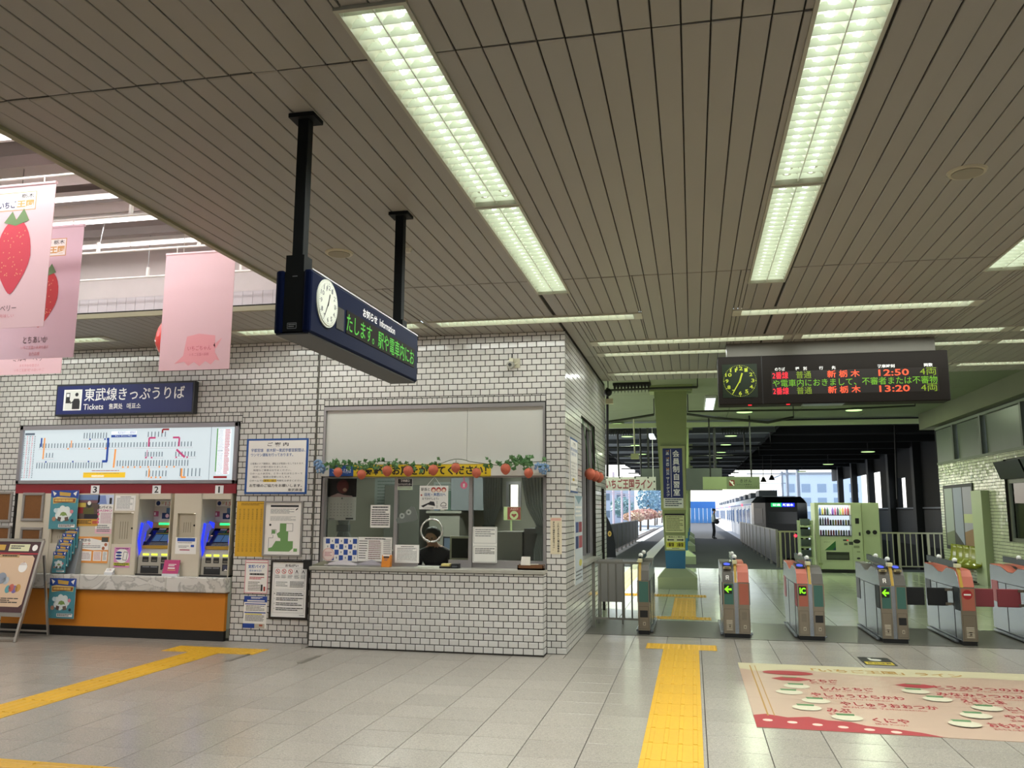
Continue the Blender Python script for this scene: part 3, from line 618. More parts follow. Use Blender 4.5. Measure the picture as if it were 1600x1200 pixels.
# ------------------------------------------------------------------ posters of the ticket corner
TEAL = P('#4d8f99'); GOLD = P('#c9a24a'); PINK = P('#e7b9c4')
def festival(p, k=1.0):
    p.rect(0, 0, 1, 1, TEAL); p.up(); p.poly([(0,0),(1,0),(1,.22),(.8,.18),(.6,.24),(.4,.17),(.2,.23),(0,.16)], P('#27489a'))
    p.up(); p.poly([(.05,.02),(.2,.08),(.12,.15)], PAPER); p.poly([(.95,.02),(.8,.08),(.9,.15)], PAPER); p.poly([(.30,.04),(.72,.07),(.70,.16),(.32,.14)], GOLD); p.poly([(.08,.2),(.25,.17),(.92,.2),(.9,.33),(.5,.31),(.1,.35)], P('#d9c078')); p.up(); p.poly([(.12,.22),(.9,.22),(.88,.31),(.12,.32)], P('#8a4a1c')); p.up(); p.scrib(.15, .235, .86, .30, 1, P('#d8b060'), .9, 5)
    [p.disc(.5+.2*math.cos(a*.9), .60+.12*math.sin(a*.9), .11, P('#dfe8e4'), 12) for a in range(7)]; p.up(); p.disc(.5, .60, .22, P('#e6ece8')); p.up(); p.poly([(.32,.68),(.44,.70),(.42,.80),(.30,.78)], P('#5a4a42')); p.poly([(.56,.70),(.68,.68),(.72,.78),(.58,.80)], P('#6a5a50')); p.up(); p.poly([(.38,.66),(.42,.58),(.5,.555),(.60,.58),(.66,.66),(.60,.645),(.5,.665),(.44,.645)], P('#86a05a')); p.disc(.22, .52, .07, P('#c8dce0')); p.disc(.8, .55, .06, P('#d88890')); p.disc(.18, .74, .07, P('#b88a70')); p.disc(.84, .78, .05, P('#26384a'))
    p.rect(.36, .875, .95, .955, PAPER); p.up().scrib(.38, .885, .93, .95, 2, INK, .6, 8)
def bposter(name, label, q, Y, fn, group=None, thick=.003):
    o, p = board(name, label, 'poster', q[:2], q[2:], Y, thick, PAPER, group); fn(p); p.done(o); return o
bposter('poster', 'turquoise poster hanging from the crimson strip over the left hatch', (81, 766, 119, 827), AY-.07, festival)
bposter('poster', 'turquoise poster hung from the marble counter edge over orange', (79, 903, 115, 967), 9.25, festival)
def harvest(p):
    p.rect(0, 0, 1, .78, P('#5b4c44')); p.rect(0, .78, 1, 1, P('#d0a040')); p.up(); p.rect(0, 0, 1, .18, P('#6f88b4')); p.rect(0, .17, 1, .26, P('#7d5a62')); p.poly([(.02,.26),(.4,.24),(.4,.4),(.02,.4)], P('#c8b050')); p.disc(.55, .32, .12, P('#2c3430')); p.up().disc(.55, .27, .08, PAPER); p.poly([(.3,.45),(.75,.4),(.8,.62),(.3,.62)], P('#5c5a30')); p.rect(.05, .4, .3, .6, P('#8a2e30')); p.rect(.36, .62, .95, .76, P('#24222a')); p.up().scrib(.05, .82, .7, .95, 3, INK, .5, 3); p.rect(.75, .83, .95, .93, P('#c06048'))
bposter('poster', 'dark photo poster with yellow bottom under plate 3', (122, 773, 153, 822), AY-.031, harvest)
def mobile(p):
    p.rect(0, 0, 1, .25, P('#c8d4ec')); p.up().poly([(.05,.02),(.5,.02),(.6,.24),(.05,.24)], P('#8094cc')); p.rect(.75, .08, .9, .24, INK); p.text(.08, .29, .95, .36, 'モバイル', INK, .03); p.text(.06, .38, .95, .44, 'PASMO', P('#d890b4'), .03)
    for v in (.48, .61, .69): p.disc(.14, v+.02, .07, P('#e06a8c'))
    p.scrib(.28, .47, .95, .75, 8, P('#c090a4'), .45, 6); p.rect(.0, .88, 1, 1, PINK); p.up().scrib(.1, .78, .9, .97, 4, GREYI, .5, 9)
bposter('poster', 'tall narrow white and pink poster right of the dark photo poster', (153, 773, 174, 834), AY-.031, mobile)
def walk(p):
    p.rect(0, 0, 1, 1, P('#e79a4a')); p.up(); p.poly([(0,.1),(.5,.06),(1,.2),(1,.5),(.6,.52),(0,.42)], PAPER); p.rect(.02, .56, .55, .92, PAPER); p.rect(.6, .56, .82, .92, PAPER); p.rect(.85, .56, .98, .92, PAPER); p.up(); p.text(.06, .08, .50, .2, '関鉄駅から', INK, .03); p.text(.18, .24, .5, .32, 'ウォーク', P('#c0392b'), .02); p.rect(.0, .25, .2, .38, P('#55564e')); p.rect(.8, .02, .98, .2, P('#4a4c46')); p.disc(.92, .3, .04, P('#b06a4a')); p.disc(.86, .44, .04, P('#b06a4a')); p.scrib(.22, .34, .78, .46, 2, GREYI, .4, 4); p.scrib(.04, .62, .52, .88, 5, P('#a88'), .4, 5); p.scrib(.62, .6, .8, .9, 6, P('#c06a6a'), .4, 6); p.scrib(.87, .6, .96, .9, 6, GREYI, .4, 2)
bposter('poster', 'wide orange and white poster below the dark photo poster', (114, 838, 168, 880), AY-.031, walk)
def notice(p, seed=1):
    p.rect(.03, .03, .97, .97, P('#f4f2ee')); p.up(); p.scrib(.25, .08, .78, .14, 1, INK, .6, seed); p.scrib(.1, .2, .9, .9, 9, GREYI, .35, seed+1); p.line([(.1,.18),(.9,.18),(.9,.92),(.1,.92),(.1,.18)], .002, GREYI)
bposter('notice', 'white paper notice above the hatch left of machine 2', (181, 774, 211, 798), AY-.031, notice)
def phone(p):
    p.rect(0, 0, 1, 1, P('#d890c0')); p.up(); p.disc(.5, .42, .42, PAPER, 24, .36); p.rect(0, .76, 1, .9, P('#c8c840')); p.up(); [p.disc(.3, v, .19, P('#27408a'), 16, .055) for v in (.26, .41, .56)]; p.line([(.62,.22),(.84,.24),(.78,.64),(.56,.62),(.62,.22)], .006, INK); p.scrib(.1, .04, .9, .1, 1, P('#7a2c6a'), .8); p.up().scrib(.06, .8, .94, .97, 2, INK, .5)
bposter('poster', 'small pink poster with phone drawing left of machine 2', (179.5, 855, 202, 887), AY-.031, phone)
def bluehead(p):
    p.rect(.08, .04, .93, .24, P('#1f4fa8')); p.scrib(.1, .3, .8, .36, 1, GREYI, .6); p.rect(.74, .44, .9, .58, P('#1f4fa8')); p.scrib(.15, .5, .65, .66, 2, GREYI, .4); p.rect(.22, .72, .70, .78, P('#b03a5a'))
bposter('notice', 'white notice with blue heading between the ticket machines', (275, 839.5, 306, 866), AY-.031, bluehead)
# magenta leaflet stand on the counter, small white card
def leaflet_stand(name, label, u0, u1, v0, v1, Y, col, fn):
    a, b = on_y(u0, v0, Y), on_y(u1, v1, Y); zb_ = .743; t = thing(name, label, 'leaflet stand', ((a.x+b.x)/2, Y, zb_)); w = b.x-a.x; h = a.z-zb_
    m = MB(P(col)); m.prism([(a.x, Y, zb_+.03), (a.x, Y-.006, zb_+.03), (a.x, Y+.034, zb_+h), (a.x, Y+.04, zb_+h)], (w, 0, 0)); m.build('leaflet', t)
    m = MB(M('#dfe2e4', .2)); m.box(a.x, b.x, Y-.012, Y+.03, zb_, zb_+.03).box(a.x, b.x, Y+.03, Y+.036, zb_, zb_+h*.7); m.build('holder', t)
    p = Panel((a.x, Y+.034, zb_+h), (1,0,0), (0,-.04,-(h-.03)), w, math.hypot(.04, h-.03)); fn(p); p.done(t)
leaflet_stand('leaflet_stand', 'magenta leaflet in clear stand on the marble by machine 2', 255, 277.5, 875, 902, 9.30, '#b83a70', lambda p: (p.scrib(.3, .3, .8, .5, 2, PAPER, .5), p.rect(.3, .55, .75, .64, PAPER), p.rect(.28, .72, .8, .76, P('#e0b060'))))
leaflet_stand('leaflet_stand', 'small white card in clear stand at middle of the marble counter', 164, 175.5, 888, 901, 9.30, '#eeeae4', lambda p: (p.rect(.5, .3, .65, .5, P('#d06a5a')), p.scrib(.15, .15, .85, .8, 4, GREYI, .3)))
# stepped leaflet rack, full of turquoise leaflets
t = thing('leaflet_rack', 'stepped rack full of turquoise leaflets on the counter at left', 'leaflet rack', (-7.75, 9.33, .743)); xa = on_y(80, 895, 9.29).x; w = .26
m = MB(M('#8f9496', .25)); m.prism([(xa, 9.27, .743), (xa, 9.27, .80), (xa, 9.36, 1.16), (xa, 9.365, 1.16), (xa, 9.365, .743)], (.008, 0, 0)); m.prism([(xa+w+.09, 9.27, .743), (xa+w+.09, 9.27, .80), (xa+w+.09, 9.36, 1.16), (xa+w+.09, 9.365, 1.16), (xa+w+.09, 9.365, .743)], (.008, 0, 0)); m.box(xa, xa+w+.09, 9.36, 9.366, .743, 1.15); m.build('rack', t)
for k in range(5):
    y = 9.275+.018*k; z = .755+.075*k; xx = xa+.02+.022*k; m = MB(TEAL); m.box(xx, xx+.19, y, y+.006, z, z+.26); l_ = m.build('leaflet', t); p = Panel((xx, y, z+.26), (1,0,0), (0,0,-1), .19, .26); festival(p); p.done(l_)
# ------------------------------------------------------------------ standing A-frame sign at far left
t = thing('standing_sign', 'silver A-frame sign with cream poster standing before the counter', 'standing sign', (-8.0, 9.0, 0)); AL = M('#b5b3ae', .3, metal=.8)
fx0, fx1, yt, yb_ = -8.60, -7.80, 9.02, 8.70; zt_ = 1.16
def fr(z): return yb_+(yt-yb_)*z/zt_
m = MB(AL); q = lambda x, z, dy=0: (x, fr(z)+dy, z)
m.bar(q(fx1, 0.0), q(fx1, zt_), .03); m.build('front_leg', t); m = MB(AL); m.bar(q(fx0, 0.0), q(fx0, zt_), .03); m.build('front_leg', t)
m = MB(AL); m.bar(q(fx0, .04), q(fx1, .04), .026); m.build('foot_bar', t)
m = MB(AL); m.bar(q(fx0, zt_), q(fx1, zt_), .035).bar(q(fx0, .30), q(fx1, .30), .045); m.build('poster_rail', t)
m = MB(AL); m.bar((fx1, 9.04, .98), (fx1+.02, 9.20, 0.01), .022); m.build('rear_leg', t); m = MB(AL); m.bar((fx0, 9.04, .98), (fx0, 9.20, 0.01), .022); m.build('rear_leg', t); m = MB(AL); m.bar((fx0, 9.19, .06), (fx1+.02, 9.19, .06), .02); m.build('rear_bar', t)
D = (Vector(q(0, .32))-Vector(q(0, 1.145))).normalized(); hh = (Vector(q(0, .32))-Vector(q(0, 1.145))).length
m = MB(P('#4b2f33')); m.prism([q(fx0+.015, .32, -.004), q(fx0+.015, 1.145, -.004), q(fx0+.015, 1.145, .01), q(fx0+.015, .32, .01)], (fx1-fx0-.03, 0, 0)); m.build('poster_sheet', t)
p = Panel(q(fx0+.015, 1.145, -.005), (1,0,0), D, fx1-fx0-.03, hh); CR = P('#d8bb9c')
p.poly([(.05,.24),(.1,.2),(.9,.2),(.95,.24),(.95,.88),(.9,.92),(.1,.92),(.05,.88)], CR); p.rect(0, .165, 1, .185, P('#a8303a')); p.rect(.08, .05, .35, .13, GOLD); p.rect(.42, .04, .80, .14, P('#d8d8b0')); p.disc(.90, .09, .05, PAPER); p.up()
p.scrib(.45, .06, .70, .12, 2, INK, .5); p.rect(.30, .19, .66, .235, P('#b89868')); p.up(); p.scrib(.34, .2, .62, .225, 1, INK, .7); p.disc(.16, .225, .06, P('#8a3428')); p.disc(.3, .36, .06, P('#e0c8b8')); p.disc(.78, .37, .08, PAPER, 16); p.poly([(.7,.34),(.78,.29),(.86,.34)], P('#a83a30')); p.disc(.45, .53, .09, P('#8f97a4')); p.disc(.54, .56, .06, P('#b0b8bc')); p.disc(.14, .68, .12, P('#c48a94'), 18, .06); p.disc(.16, .665, .08, P('#8ea4b8'), 18, .035)
for k, c in enumerate(('#5a9aa0', '#c86a5a', '#7a6aa4', '#c89a50')): p.disc(.62+.06*k, .68-.02*(k % 2), .05, P(c), 14, .055)
p.scrib(.1, .80, .86, .88, 3, INK, .5, 3); p.scrib(.35, .945, .55, .965, 1, CR); p.done(t)
# ------------------------------------------------------------------ notices on the tiled wall between ticket corner and window
def info(p):
    p.rect(.035, .035, .965, .965, PAPER); p.up(); BLU = P('#3d5f9c')
    p.text(.34, .07, .68, .14, 'ご 案 内', INK, .02); p.text(.08, .18, .95, .245, '宇都宮線　栃木駅～東武宇都宮駅間は、', BLU, .012); p.text(.08, .265, .76, .325, 'ワンマン運転を行っております。', BLU, .012)
    L = ['○電車のドア開閉は、運転士が取扱いをしております。', 'ブザーが鳴り終わりましたら、', '無理なご乗車はおやめください。', '○ホームの状況を、ミラーまたはモニターで', '確認し、電車は発車いたします。']
    U = [(.08,.94), (.13,.68), (.13,.74), (.08,.92), (.12,.74)]
    for k, (s, (a, b)) in enumerate(zip(L, U)): p.text(a, .435+.06*k, b, .472+.06*k, s, INK, 0, 1)
    p.rect(.30, .735, .51, .785, P('#e6c23a')); p.up(); p.text(.08, .742, .93, .78, '○ホームでは黄色い線の内側をお歩きください。', INK, 0, 1); p.text(.08, .82, .92, .875, 'お客様のご協力をお願いします。', INK, .01); p.text(.70, .90, .93, .95, '東武鉄道', INK, .01)
bposter('notice_board', 'white notice board with broad blue border beside the fare map', (387, 686, 480, 772), WY, lambda p: (p.rect(0, 0, 1, 1, P('#1d4f96')), p.up(), info(p)), thick=.015)
def yel(p):
    p.rect(0, 0, 1, 1, P('#d8a828')); p.up(); Yk = P('#8a6a1c'); p.scrib(.15, .03, .95, .08, 2, Yk, .5)
    for c in range(6): p.vtext(.12+.15*c, .13, .92, '駅名運賃表一二三四五六七八九十百円区間', Yk, .07, 0)
bposter('notice', 'yellow sheet of fares hanging left of the green floor plan', (371, 783.5, 411, 870), WY, yel)
def plan(p):
    p.rect(.05, .04, .95, .96, PAPER); p.up(); G = P('#6f9a5c'); p.rect(.14, .045, .92, .085, INK); p.scrib(.14, .12, .8, .22, 4, GREYI, .4); p.scrib(.14, .27, .85, .36, 4, GREYI, .3, 3); p.line([(.84,.14),(.9,.11)], .012, INK)
    p.poly([(.42,.40),(.60,.40),(.60,.55),(.66,.55),(.66,.74),(.80,.74),(.80,.88),(.70,.94),(.12,.94),(.12,.88),(.22,.86),(.32,.74),(.45,.74),(.45,.69),(.38,.67),(.34,.60),(.42,.56)], G); p.line([(.60,.40),(.78,.40),(.78,.55),(.66,.55)], .004, INK); p.line([(.2,.62),(.2,.52),(.32,.52),(.32,.60)], .004, INK); p.line([(.12,.88),(.12,.68),(.24,.68),(.24,.62)], .004, INK); p.rect(.2, .53, .3, .60, G); p.rect(.82, .88, .92, .94, G); p.disc(.15, .43, .03, INK)
o, p = board('floor_plan', 'silver framed floor plan with green area right of the yellow sheet', 'notice board', (416.5, 785.5), (469, 867), WY, .012, PAPER, frame=M('#a6a3a0', .35, metal=.6), fw=.02); plan(p); p.done(o)
def request(p):
    p.rect(0, 0, 1, 1, P('#f4f3ef')); p.up(); p.text(.36, .035, .74, .085, 'おねがい', INK, .03); Rr = P('#c8464a')
    for k in range(5):
        u = .15+.185*k
        if k < 3: p.disc(u, .17, .065, Rr); p.up().disc(u, .17, .05, PAPER); p.up().line([(u-.04,.145),(u+.04,.195)], .006, Rr); p.line([(u, .15), (u, .19)], .006, INK)
        else: p.line([(u-.03,.2),(u,.14),(u+.03,.2)], .008, INK); p.line([(u-.06,.12),(u+.06,.12),(u+.06,.215),(u-.06,.215),(u-.06,.12)], .002, GREYI)
        p.scrib(u-.07, .235, u+.07, .30, 4, GREYI, .4, k)
    p.scrib(.12, .36, .45, .46, 3, GREYI, .3); p.scrib(.52, .35, .92, .47, 5, INK, .35, 4); p.line([(.06,.10),(.94,.10),(.94,.5),(.06,.5),(.06,.10)], .002, GREYI); p.line([(.06,.53),(.94,.53),(.94,.92),(.06,.92),(.06,.53)], .002, GREYI)
    for k in range(4): p.text(.08, .565+.09*k, .1, .585+.09*k, str(k+1), INK); p.scrib(.14, .56+.09*k, .92, .625+.09*k, 2, INK, .42, k+7)
    p.scrib(.82, .955, .96, .975, 1, GREYI)
o, p = board('request_board', 'black framed white board of rules beside the counter corner', 'notice board', (427.5, 878), (478, 965), WY, .012, P('#f4f3ef'), frame=M('#221d1c', .4), fw=.022); request(p); p.done(o)
def bike(p):
    BLU = P('#3560a8'); p.line([(.0,.0),(1,.0),(1,1),(0,1),(0,0)], .012, P('#d8a0a8')); p.text(.12, .14, .86, .25, '定期バイク', BLU, .03); p.text(.18, .29, .72, .35, '空きあり〼！', BLU, .02); p.scrib(.2, .40, .85, .47, 1, INK, .8, 2); p.scrib(.2, .51, .85, .60, 2, P('#c0505a'), .6, 3); p.scrib(.15, .66, .7, .95, 6, INK, .35, 5); p.rect(.72, .74, .8, .94, INK); p.rect(.84, .8, .92, .94, P('#b04a3a')); p.rect(.02, .06, .98, .085, P('#c8707a'))
bposter('flyer', 'white flyer with blue heading under the yellow sheet', (384.5, 875, 417, 927), WY, bike)
def tariff(p):
    BLU = P('#24479a'); p.rect(0, .0, 1, .19, BLU); p.rect(.05, .235, .95, .265, BLU); p.rect(.04, .50, .96, .535, BLU); p.rect(.08, .55, .8, .58, P('#d8cc3a')); p.rect(0, .86, .5, 1, BLU); p.rect(.5, .86, .94, 1, P('#b8b0a0')); p.up(); p.scrib(.3, .03, .8, .09, 2, PAPER, .6); p.rect(.14, .125, .9, .165, PAPER); p.scrib(.1, .3, .9, .48, 4, INK, .35, 3); p.scrib(.08, .60, .9, .80, 5, INK, .4, 4); p.rect(.7, .88, .85, .94, P('#a85a40'))
bposter('flyer', 'blue and white tariff sheet hung below the white flyer', (382, 931, 415.5, 982), WY, tariff)
bposter('notice', 'cream vertical notice on the tiled pier right of the window', (860, 808.5, 878, 866), WY, lambda p: (p.rect(0, 0, 1, 1, P('#d8cdb0')), p.up(), p.rect(.05, .02, .95, .09, P('#d8a898')), p.up(), p.vtext(.70, .14, .95, 'これより先の入場は乗車券', INK, .20, .02), p.vtext(.30, .10, .90, 'または入場券をお求め下さい。', INK, .20, .02)))
# posters on the side wall (plane x = SX)
def sboard(name, label, q, fn, thick=.012):
    a, b = on_x(q[0], q[1], SX), on_x(q[2], q[3], SX); m = MB(PAPER); m.box(SX, SX+thick, a.y, b.y, b.z, a.z); o = m.build(name); tag(o, label, 'poster'); p = Panel((SX+thick, a.y, a.z), (0,1,0), (0,0,-1), b.y-a.y, a.z-b.z); fn(p); p.done(o)
sboard('notice_board', 'blue bordered notice board on the office side wall', (889, 682, 901.5, 771), lambda p: (p.rect(0, 0, 1, 1, P('#2d4f86')), p.up(), info(p)))
def ramen(p):
    p.rect(0, 0, 1, 1, P('#c4ccd0')); p.up(); p.poly([(0,0),(1,0),(.5,.1)], P('#7f9aa4')); p.rect(.1, .3, .45, .42, P('#3d4f86')); p.rect(.5, .3, .9, .42, P('#8a3440')); p.rect(.1, .46, .45, .60, P('#2f3f6c')); p.rect(.5, .46, .95, .6, P('#a04a50')); p.disc(.7, .77, .2, P('#c8c060'), 16, .04); p.scrib(.1, .12, .9, .26, 3, PAPER, .5); p.scrib(.1, .85, .9, .97, 3, GREYI, .4)
sboard('poster', 'tall pale poster beneath the notice board on the office side wall', (897, 774, 910, 908), ramen, .006)
# ------------------------------------------------------------------ ticket window
wz0, wz1 = .905, 1.945; zw = 2.10; GY = 9.40
t = thing('white_board', 'large blank white panel in silver frame above the ticket window', 'panel', ((WX0+WX1)/2, WY, zw)); SIL = M('#a9a6a6', .35, metal=.5)
xs = (WX0+.025, on_y(729, 680, WY).x, WX1-.03)
for i in range(2):
    m = MB(M('#cfcfc9', .28, var=.02, scale=1)); m.box(xs[i]+.002, xs[i+1]-.002, WY+.03, WY+.05, zw, WZ-.055); m.build('blank_panel', t)
m = MB(SIL); m.box(WX0+.0, WX1-.01, WY+.0, WY+.06, WZ-.055, WZ-.01).box(WX0, WX0+.025, WY, WY+.06, zw, WZ-.055).box(WX1-.035, WX1-.01, WY, WY+.06, zw, WZ-.055); m.build('frame', t)
m = MB(BLACK); m.box(WX0, WX1, WY+.002, WY+.1, WZ-.01, WZ); m.box(WX1-.01, WX1, WY+.002, WY+.1, zw, WZ); m.build('shadow_gap', t)
m = MB(M('#d8d6cf', .5)); m.box(WX0, WX1, WY-.02, WY+.08, wz1, zw); struct('trim_window_header', m)
# window frames and three sashes
m = MB(SIL); m.box(WX0, WX0+.03, GY, GY+.07, wz0, wz1).box(WX1-.03, WX1, GY, GY+.07, wz0, wz1).box(WX0, WX1, GY, GY+.07, wz1-.02, wz1); win = struct('window_1', m)
mx = (WX0+.03, on_y(618, 800, GY).x, on_y(735, 800, GY).x, WX1-.03)
for i in range(3):
    a, b = mx[i], mx[i+1]; y = GY+(.035 if i != 1 else .0); m = MB(SIL); hb = .085
    z0 = wz0+.0
    m.box(a-.02 if i else a, a+.02 if i else a+.015, y, y+.03, z0, wz1-.02).box(b-.02 if i < 2 else b-.015, b+.02 if i < 2 else b, y, y+.03, z0, wz1-.02); 
    if i == 1: xh = on_y(652, 880, GY).x; m.box(a+.02, xh, y, y+.03, z0, z0+hb).box(on_y(690, 880, GY).x+.08, b-.02, y, y+.03, z0, z0+hb)
    else: m.box(a+.015, b-.015, y, y+.03, z0, z0+hb)
    s = m.build('sash', win); g = MB(GLASS); g.box(a+.018, b-.018, y+.012, y+.016, z0+(hb if i != 1 else .04), wz1-.02); g.build('pane', s)
# talk ring and pass-through lip
c = on_y(674.5, 829, GY-.012); t = thing('talk_ring', 'round metal speaking ring on the middle window pane', 'speaking ring', c); m = MB(M('#d8d8d4', .2, metal=.9)); R = .128
m.tube([(c.x+R*math.cos(2*PI*i/32), GY-.012, c.z+R*math.sin(2*PI*i/32)) for i in range(33)], .012, 8, False); m.build('ring', t)
m = MB(GLASS); m.cyl((c.x, GY-.002, c.z), (c.x, GY-.006, c.z), R-.006, n=28); m.build('mesh_disc', t)
# yellow greeting banner
o, p = board('greeting_banner', 'yellow banner with black lettering under the white board', 'banner', (515, 726.5), (767, 744.5), WY-.021, .004, P('#e3c52a')); xu = .155
p.rect(0, 0, xu, 1, P('#1d4f9a')); p.rect(0, .0, 1, .05, P('#b09828')); p.rect(0, .93, 1, 1, P('#b09828')); p.up(); p.text(.02, .3, .14, .7, 'ご用のある方は', PAPER, .01, 1); p.text(.175, .1, .975, .88, 'お気軽にお声をかけてください！', INK, .03); p.done(o, 'lettering')
# garland: vine, leaves, hydrangeas; each strawberry hangs as a thing of its own
GREEN = M('#3c6a34', .6, var=.2, scale=30); GREEN2 = M('#557d4a', .6, var=.2, scale=30)
t = thing('ivy_garland', 'ivy garland with blue blossoms strung under the white board', 'garland', on_y(680, 730, WY-.06)); gy = WY-.075
path = [on_y(u, 724+3*math.sin(u*.05)+(-4 if 690 < u < 735 else 0)*math.sin((u-690)/45*PI if 690 < u < 735 else 0), gy) for u in range(500, 862, 6)]
m = MB(M('#3a4a2a', .7)); m.tube(path, .004, 5); m.build('vine', t)
def leaf(m, c, s, rnd):
    a = rnd.uniform(0, 2*PI); u = Vector((math.cos(a), 0, math.sin(a))); w = Vector((-math.sin(a), -.25, math.cos(a))); n = Vector((0, -1, 0))*s*.25; c = Vector(c)
    pts = [c-u*s, c-w*s*.8-u*s*.1+n, c+u*s*.25-w*s*.4, c+u*s*1.15, c+u*s*.25+w*s*.4, c+w*s*.8-u*s*.1+n]
    m.face(pts)
rnd = random.Random(4); m = MB(GREEN)
for i in range(150):
    u = rnd.choice((rnd.uniform(505, 600), rnd.uniform(505, 600), rnd.uniform(600, 690), rnd.uniform(752, 852), rnd.uniform(790, 835)))
    m.mat(rnd.choice((GREEN, GREEN2))); q = on_y(u, 726+rnd.gauss(0, 4.5)-(5 if u > 790 else 0), gy-rnd.uniform(0, .03)); leaf(m, q, rnd.uniform(.022, .04), rnd)
m.build('ivy_leaves', t, kind='stuff')
BLUEF = M('#7d9cc0', .7, var=.2, scale=60)
for (u, v) in ((497, 726), (501, 733), (843, 730), (851, 733)):
    q = on_y(u, v, gy-.02); m = MB(BLUEF)
    for k in range(26):
        d = Vector((rnd.gauss(0,1), rnd.gauss(0,1), rnd.gauss(0,1))).normalized()*.05; m.ball(q+d, .016, 6, 4)
    m.build('blossom', t)
SB = M('#c4664e', .75, var=.18, scale=45, bump=.6)
def strawberry(name, label, q, r, group, cat='strawberry ornament'):
    t = thing(name, label, cat, q, group); m = MB(SB)
    m.ball(q, (r, r, r*1.12), 16, 10, lambda d: (1.0-.30*max(0, -d.z)**1.5)*(1+.03*math.sin(9*d.x+7*d.z))); m.build('body', t)
    m = MB(GREEN)
    for k in range(6):
        a = 2*PI*k/6; m.face([q+Vector((0,0,r*1.1)), q+Vector((math.cos(a-.3)*r*.5, math.sin(a-.3)*r*.5, r*1.08)), q+Vector((math.cos(a)*r*.95, math.sin(a)*r*.95, r*.85)), q+Vector((math.cos(a+.3)*r*.5, math.sin(a+.3)*r*.5, r*1.08))])
    m.tube([q+Vector((0,0,r)), q+Vector((0,.01,r*1.6)) if r < .07 else Vector((SX-.02, q.y, 2.78))], .004, 5); m.build('calyx', t)
ords = ['first from the left', 'second from the left', 'third from the left', 'fourth from the left', 'fifth from the left, over the hung picture card', 'sixth from the left, raised highest', 'seventh, hanging low by the right mullion', 'eighth, second from the right end', 'last at the right end']
for k, (u, v) in enumerate(((528, 738), (565, 741.5), (605, 736), (638, 736), (677, 734.5), (712, 731), (744.5, 739), (790, 733), (826, 739))):
    strawberry('strawberry_ornament', 'paper strawberry on the ivy garland, %s' % ords[k], on_y(u, v, gy-.05), .058 if k in (2, 3, 4, 7) else .053, 'paper strawberries of the garland')
for k, (px, py, Y_) in enumerate(((917, 747, 11.05), (924, 748, 11.6), (932, 750, 12.15))):
    d = on_y(px, py, Y_); strawberry('strawberry_ornament', 'paper strawberry at the office side window, %s' % ('nearest', 'middle one', 'farthest')[k], Vector((SX+.075, Y_, 2.03)), .072, 'paper strawberries at the side window')
# papers stuck behind / on the window panes
WYp = GY-.004
def cal(p):
    p.rect(0, 0, 1, 1, P('#d8d8d0')); p.up(); [p.rect(.1+.12*c, .3+.12*r, .13+.12*c, .325+.12*r, GREYI) for r in range(5) for c in range(7)]; p.disc(.5, .06, .03, GREYI); p.rect(.05, .93, .25, .96, GREYI); p.rect(.65, .9, .92, .96, INK)
bposter('calendar_photo', 'dark photo sheet with red blossom behind the left pane', (510, 748, 557, 777), GY+.10, lambda p: (p.rect(0, 0, 1, 1, P('#1b1517')), p.up(), p.disc(.55, .42, .2, P('#6a2a2a'), 12, .38), p.up(), p.disc(.62, .6, .07, P('#c09a80'), 10, .1), p.poly([(.15,.95),(.4,.78),(.6,.88),(.85,.92),(.9,1),(.15,1)], P('#c8a8a4'))))
bposter('calendar', 'white calendar sheet behind the left window pane', (513, 776.5, 555.5, 813), GY+.09, cal)
bposter('notice', 'white lettered sheet beside the left window mullion', (579.5, 789, 609, 824.5), WYp+.03, lambda p: (p.scrib(.1, .07, .9, .14, 1, INK, .8), p.scrib(.06, .2, .95, .95, 8, INK, .45, 5)))
def noren(p):
    p.rect(0, 0, 1, 1, PAPER); p.up()
    for r in range(4):
        for c in range(7):
            if (r+c) % 2 == 0: p.rect(.12+.125*c, .06+.23*r, .235+.125*c, .27+.23*r, P('#2d4f9c'))
            else: p.rect(.165+.125*c, .12+.23*r, .19+.125*c, .2+.23*r, GREYI)
    p.up(); p.disc(.2, .72, .17, P('#e8c4bc')); p.up(); p.disc(.2, .72, .14, P('#f0dcd4')); p.up(); p.scrib(.1, .62, .3, .82, 3, P('#c0707a'), .4)
bposter('poster', 'blue and white checked poster at the left window corner', (503, 839, 558, 877.5), WYp+.03, noren)
bposter('notice', 'dense timetable sheet between checked poster and orange box', (560, 839, 612, 877.5), WYp+.03, lambda p: (p.scrib(.2, .05, .8, .1, 1, INK, .8), p.scrib(.03, .15, .28, .95, 8, INK, .3, 4), p.scrib(.31, .15, .68, .95, 10, P('#6a3a34'), .4, 5), p.scrib(.75, .1, .97, .9, 10, GREYI, .35, 6)))
bposter('notice', 'white form sheet at lower left of the middle pane', (617.5, 851, 654.5, 880), WYp-.002, lambda p: notice(p, 4))
bposter('notice', 'black and pale counter label at top of the middle pane', (621.5, 748, 644.5, 765.5), WYp-.002, lambda p: (p.rect(.02, .02, .98, .68, INK), p.up(), p.text(.2, .08, .8, .3, '発売窓口', PAPER, .02), p.text(.05, .4, .95, .6, 'ロイヤルカウンター', PAPER, .02, 1), p.rect(0, .7, 1, 1, P('#b8c8ac')), p.up(), p.scrib(.1, .78, .9, .92, 1, GREYI)))
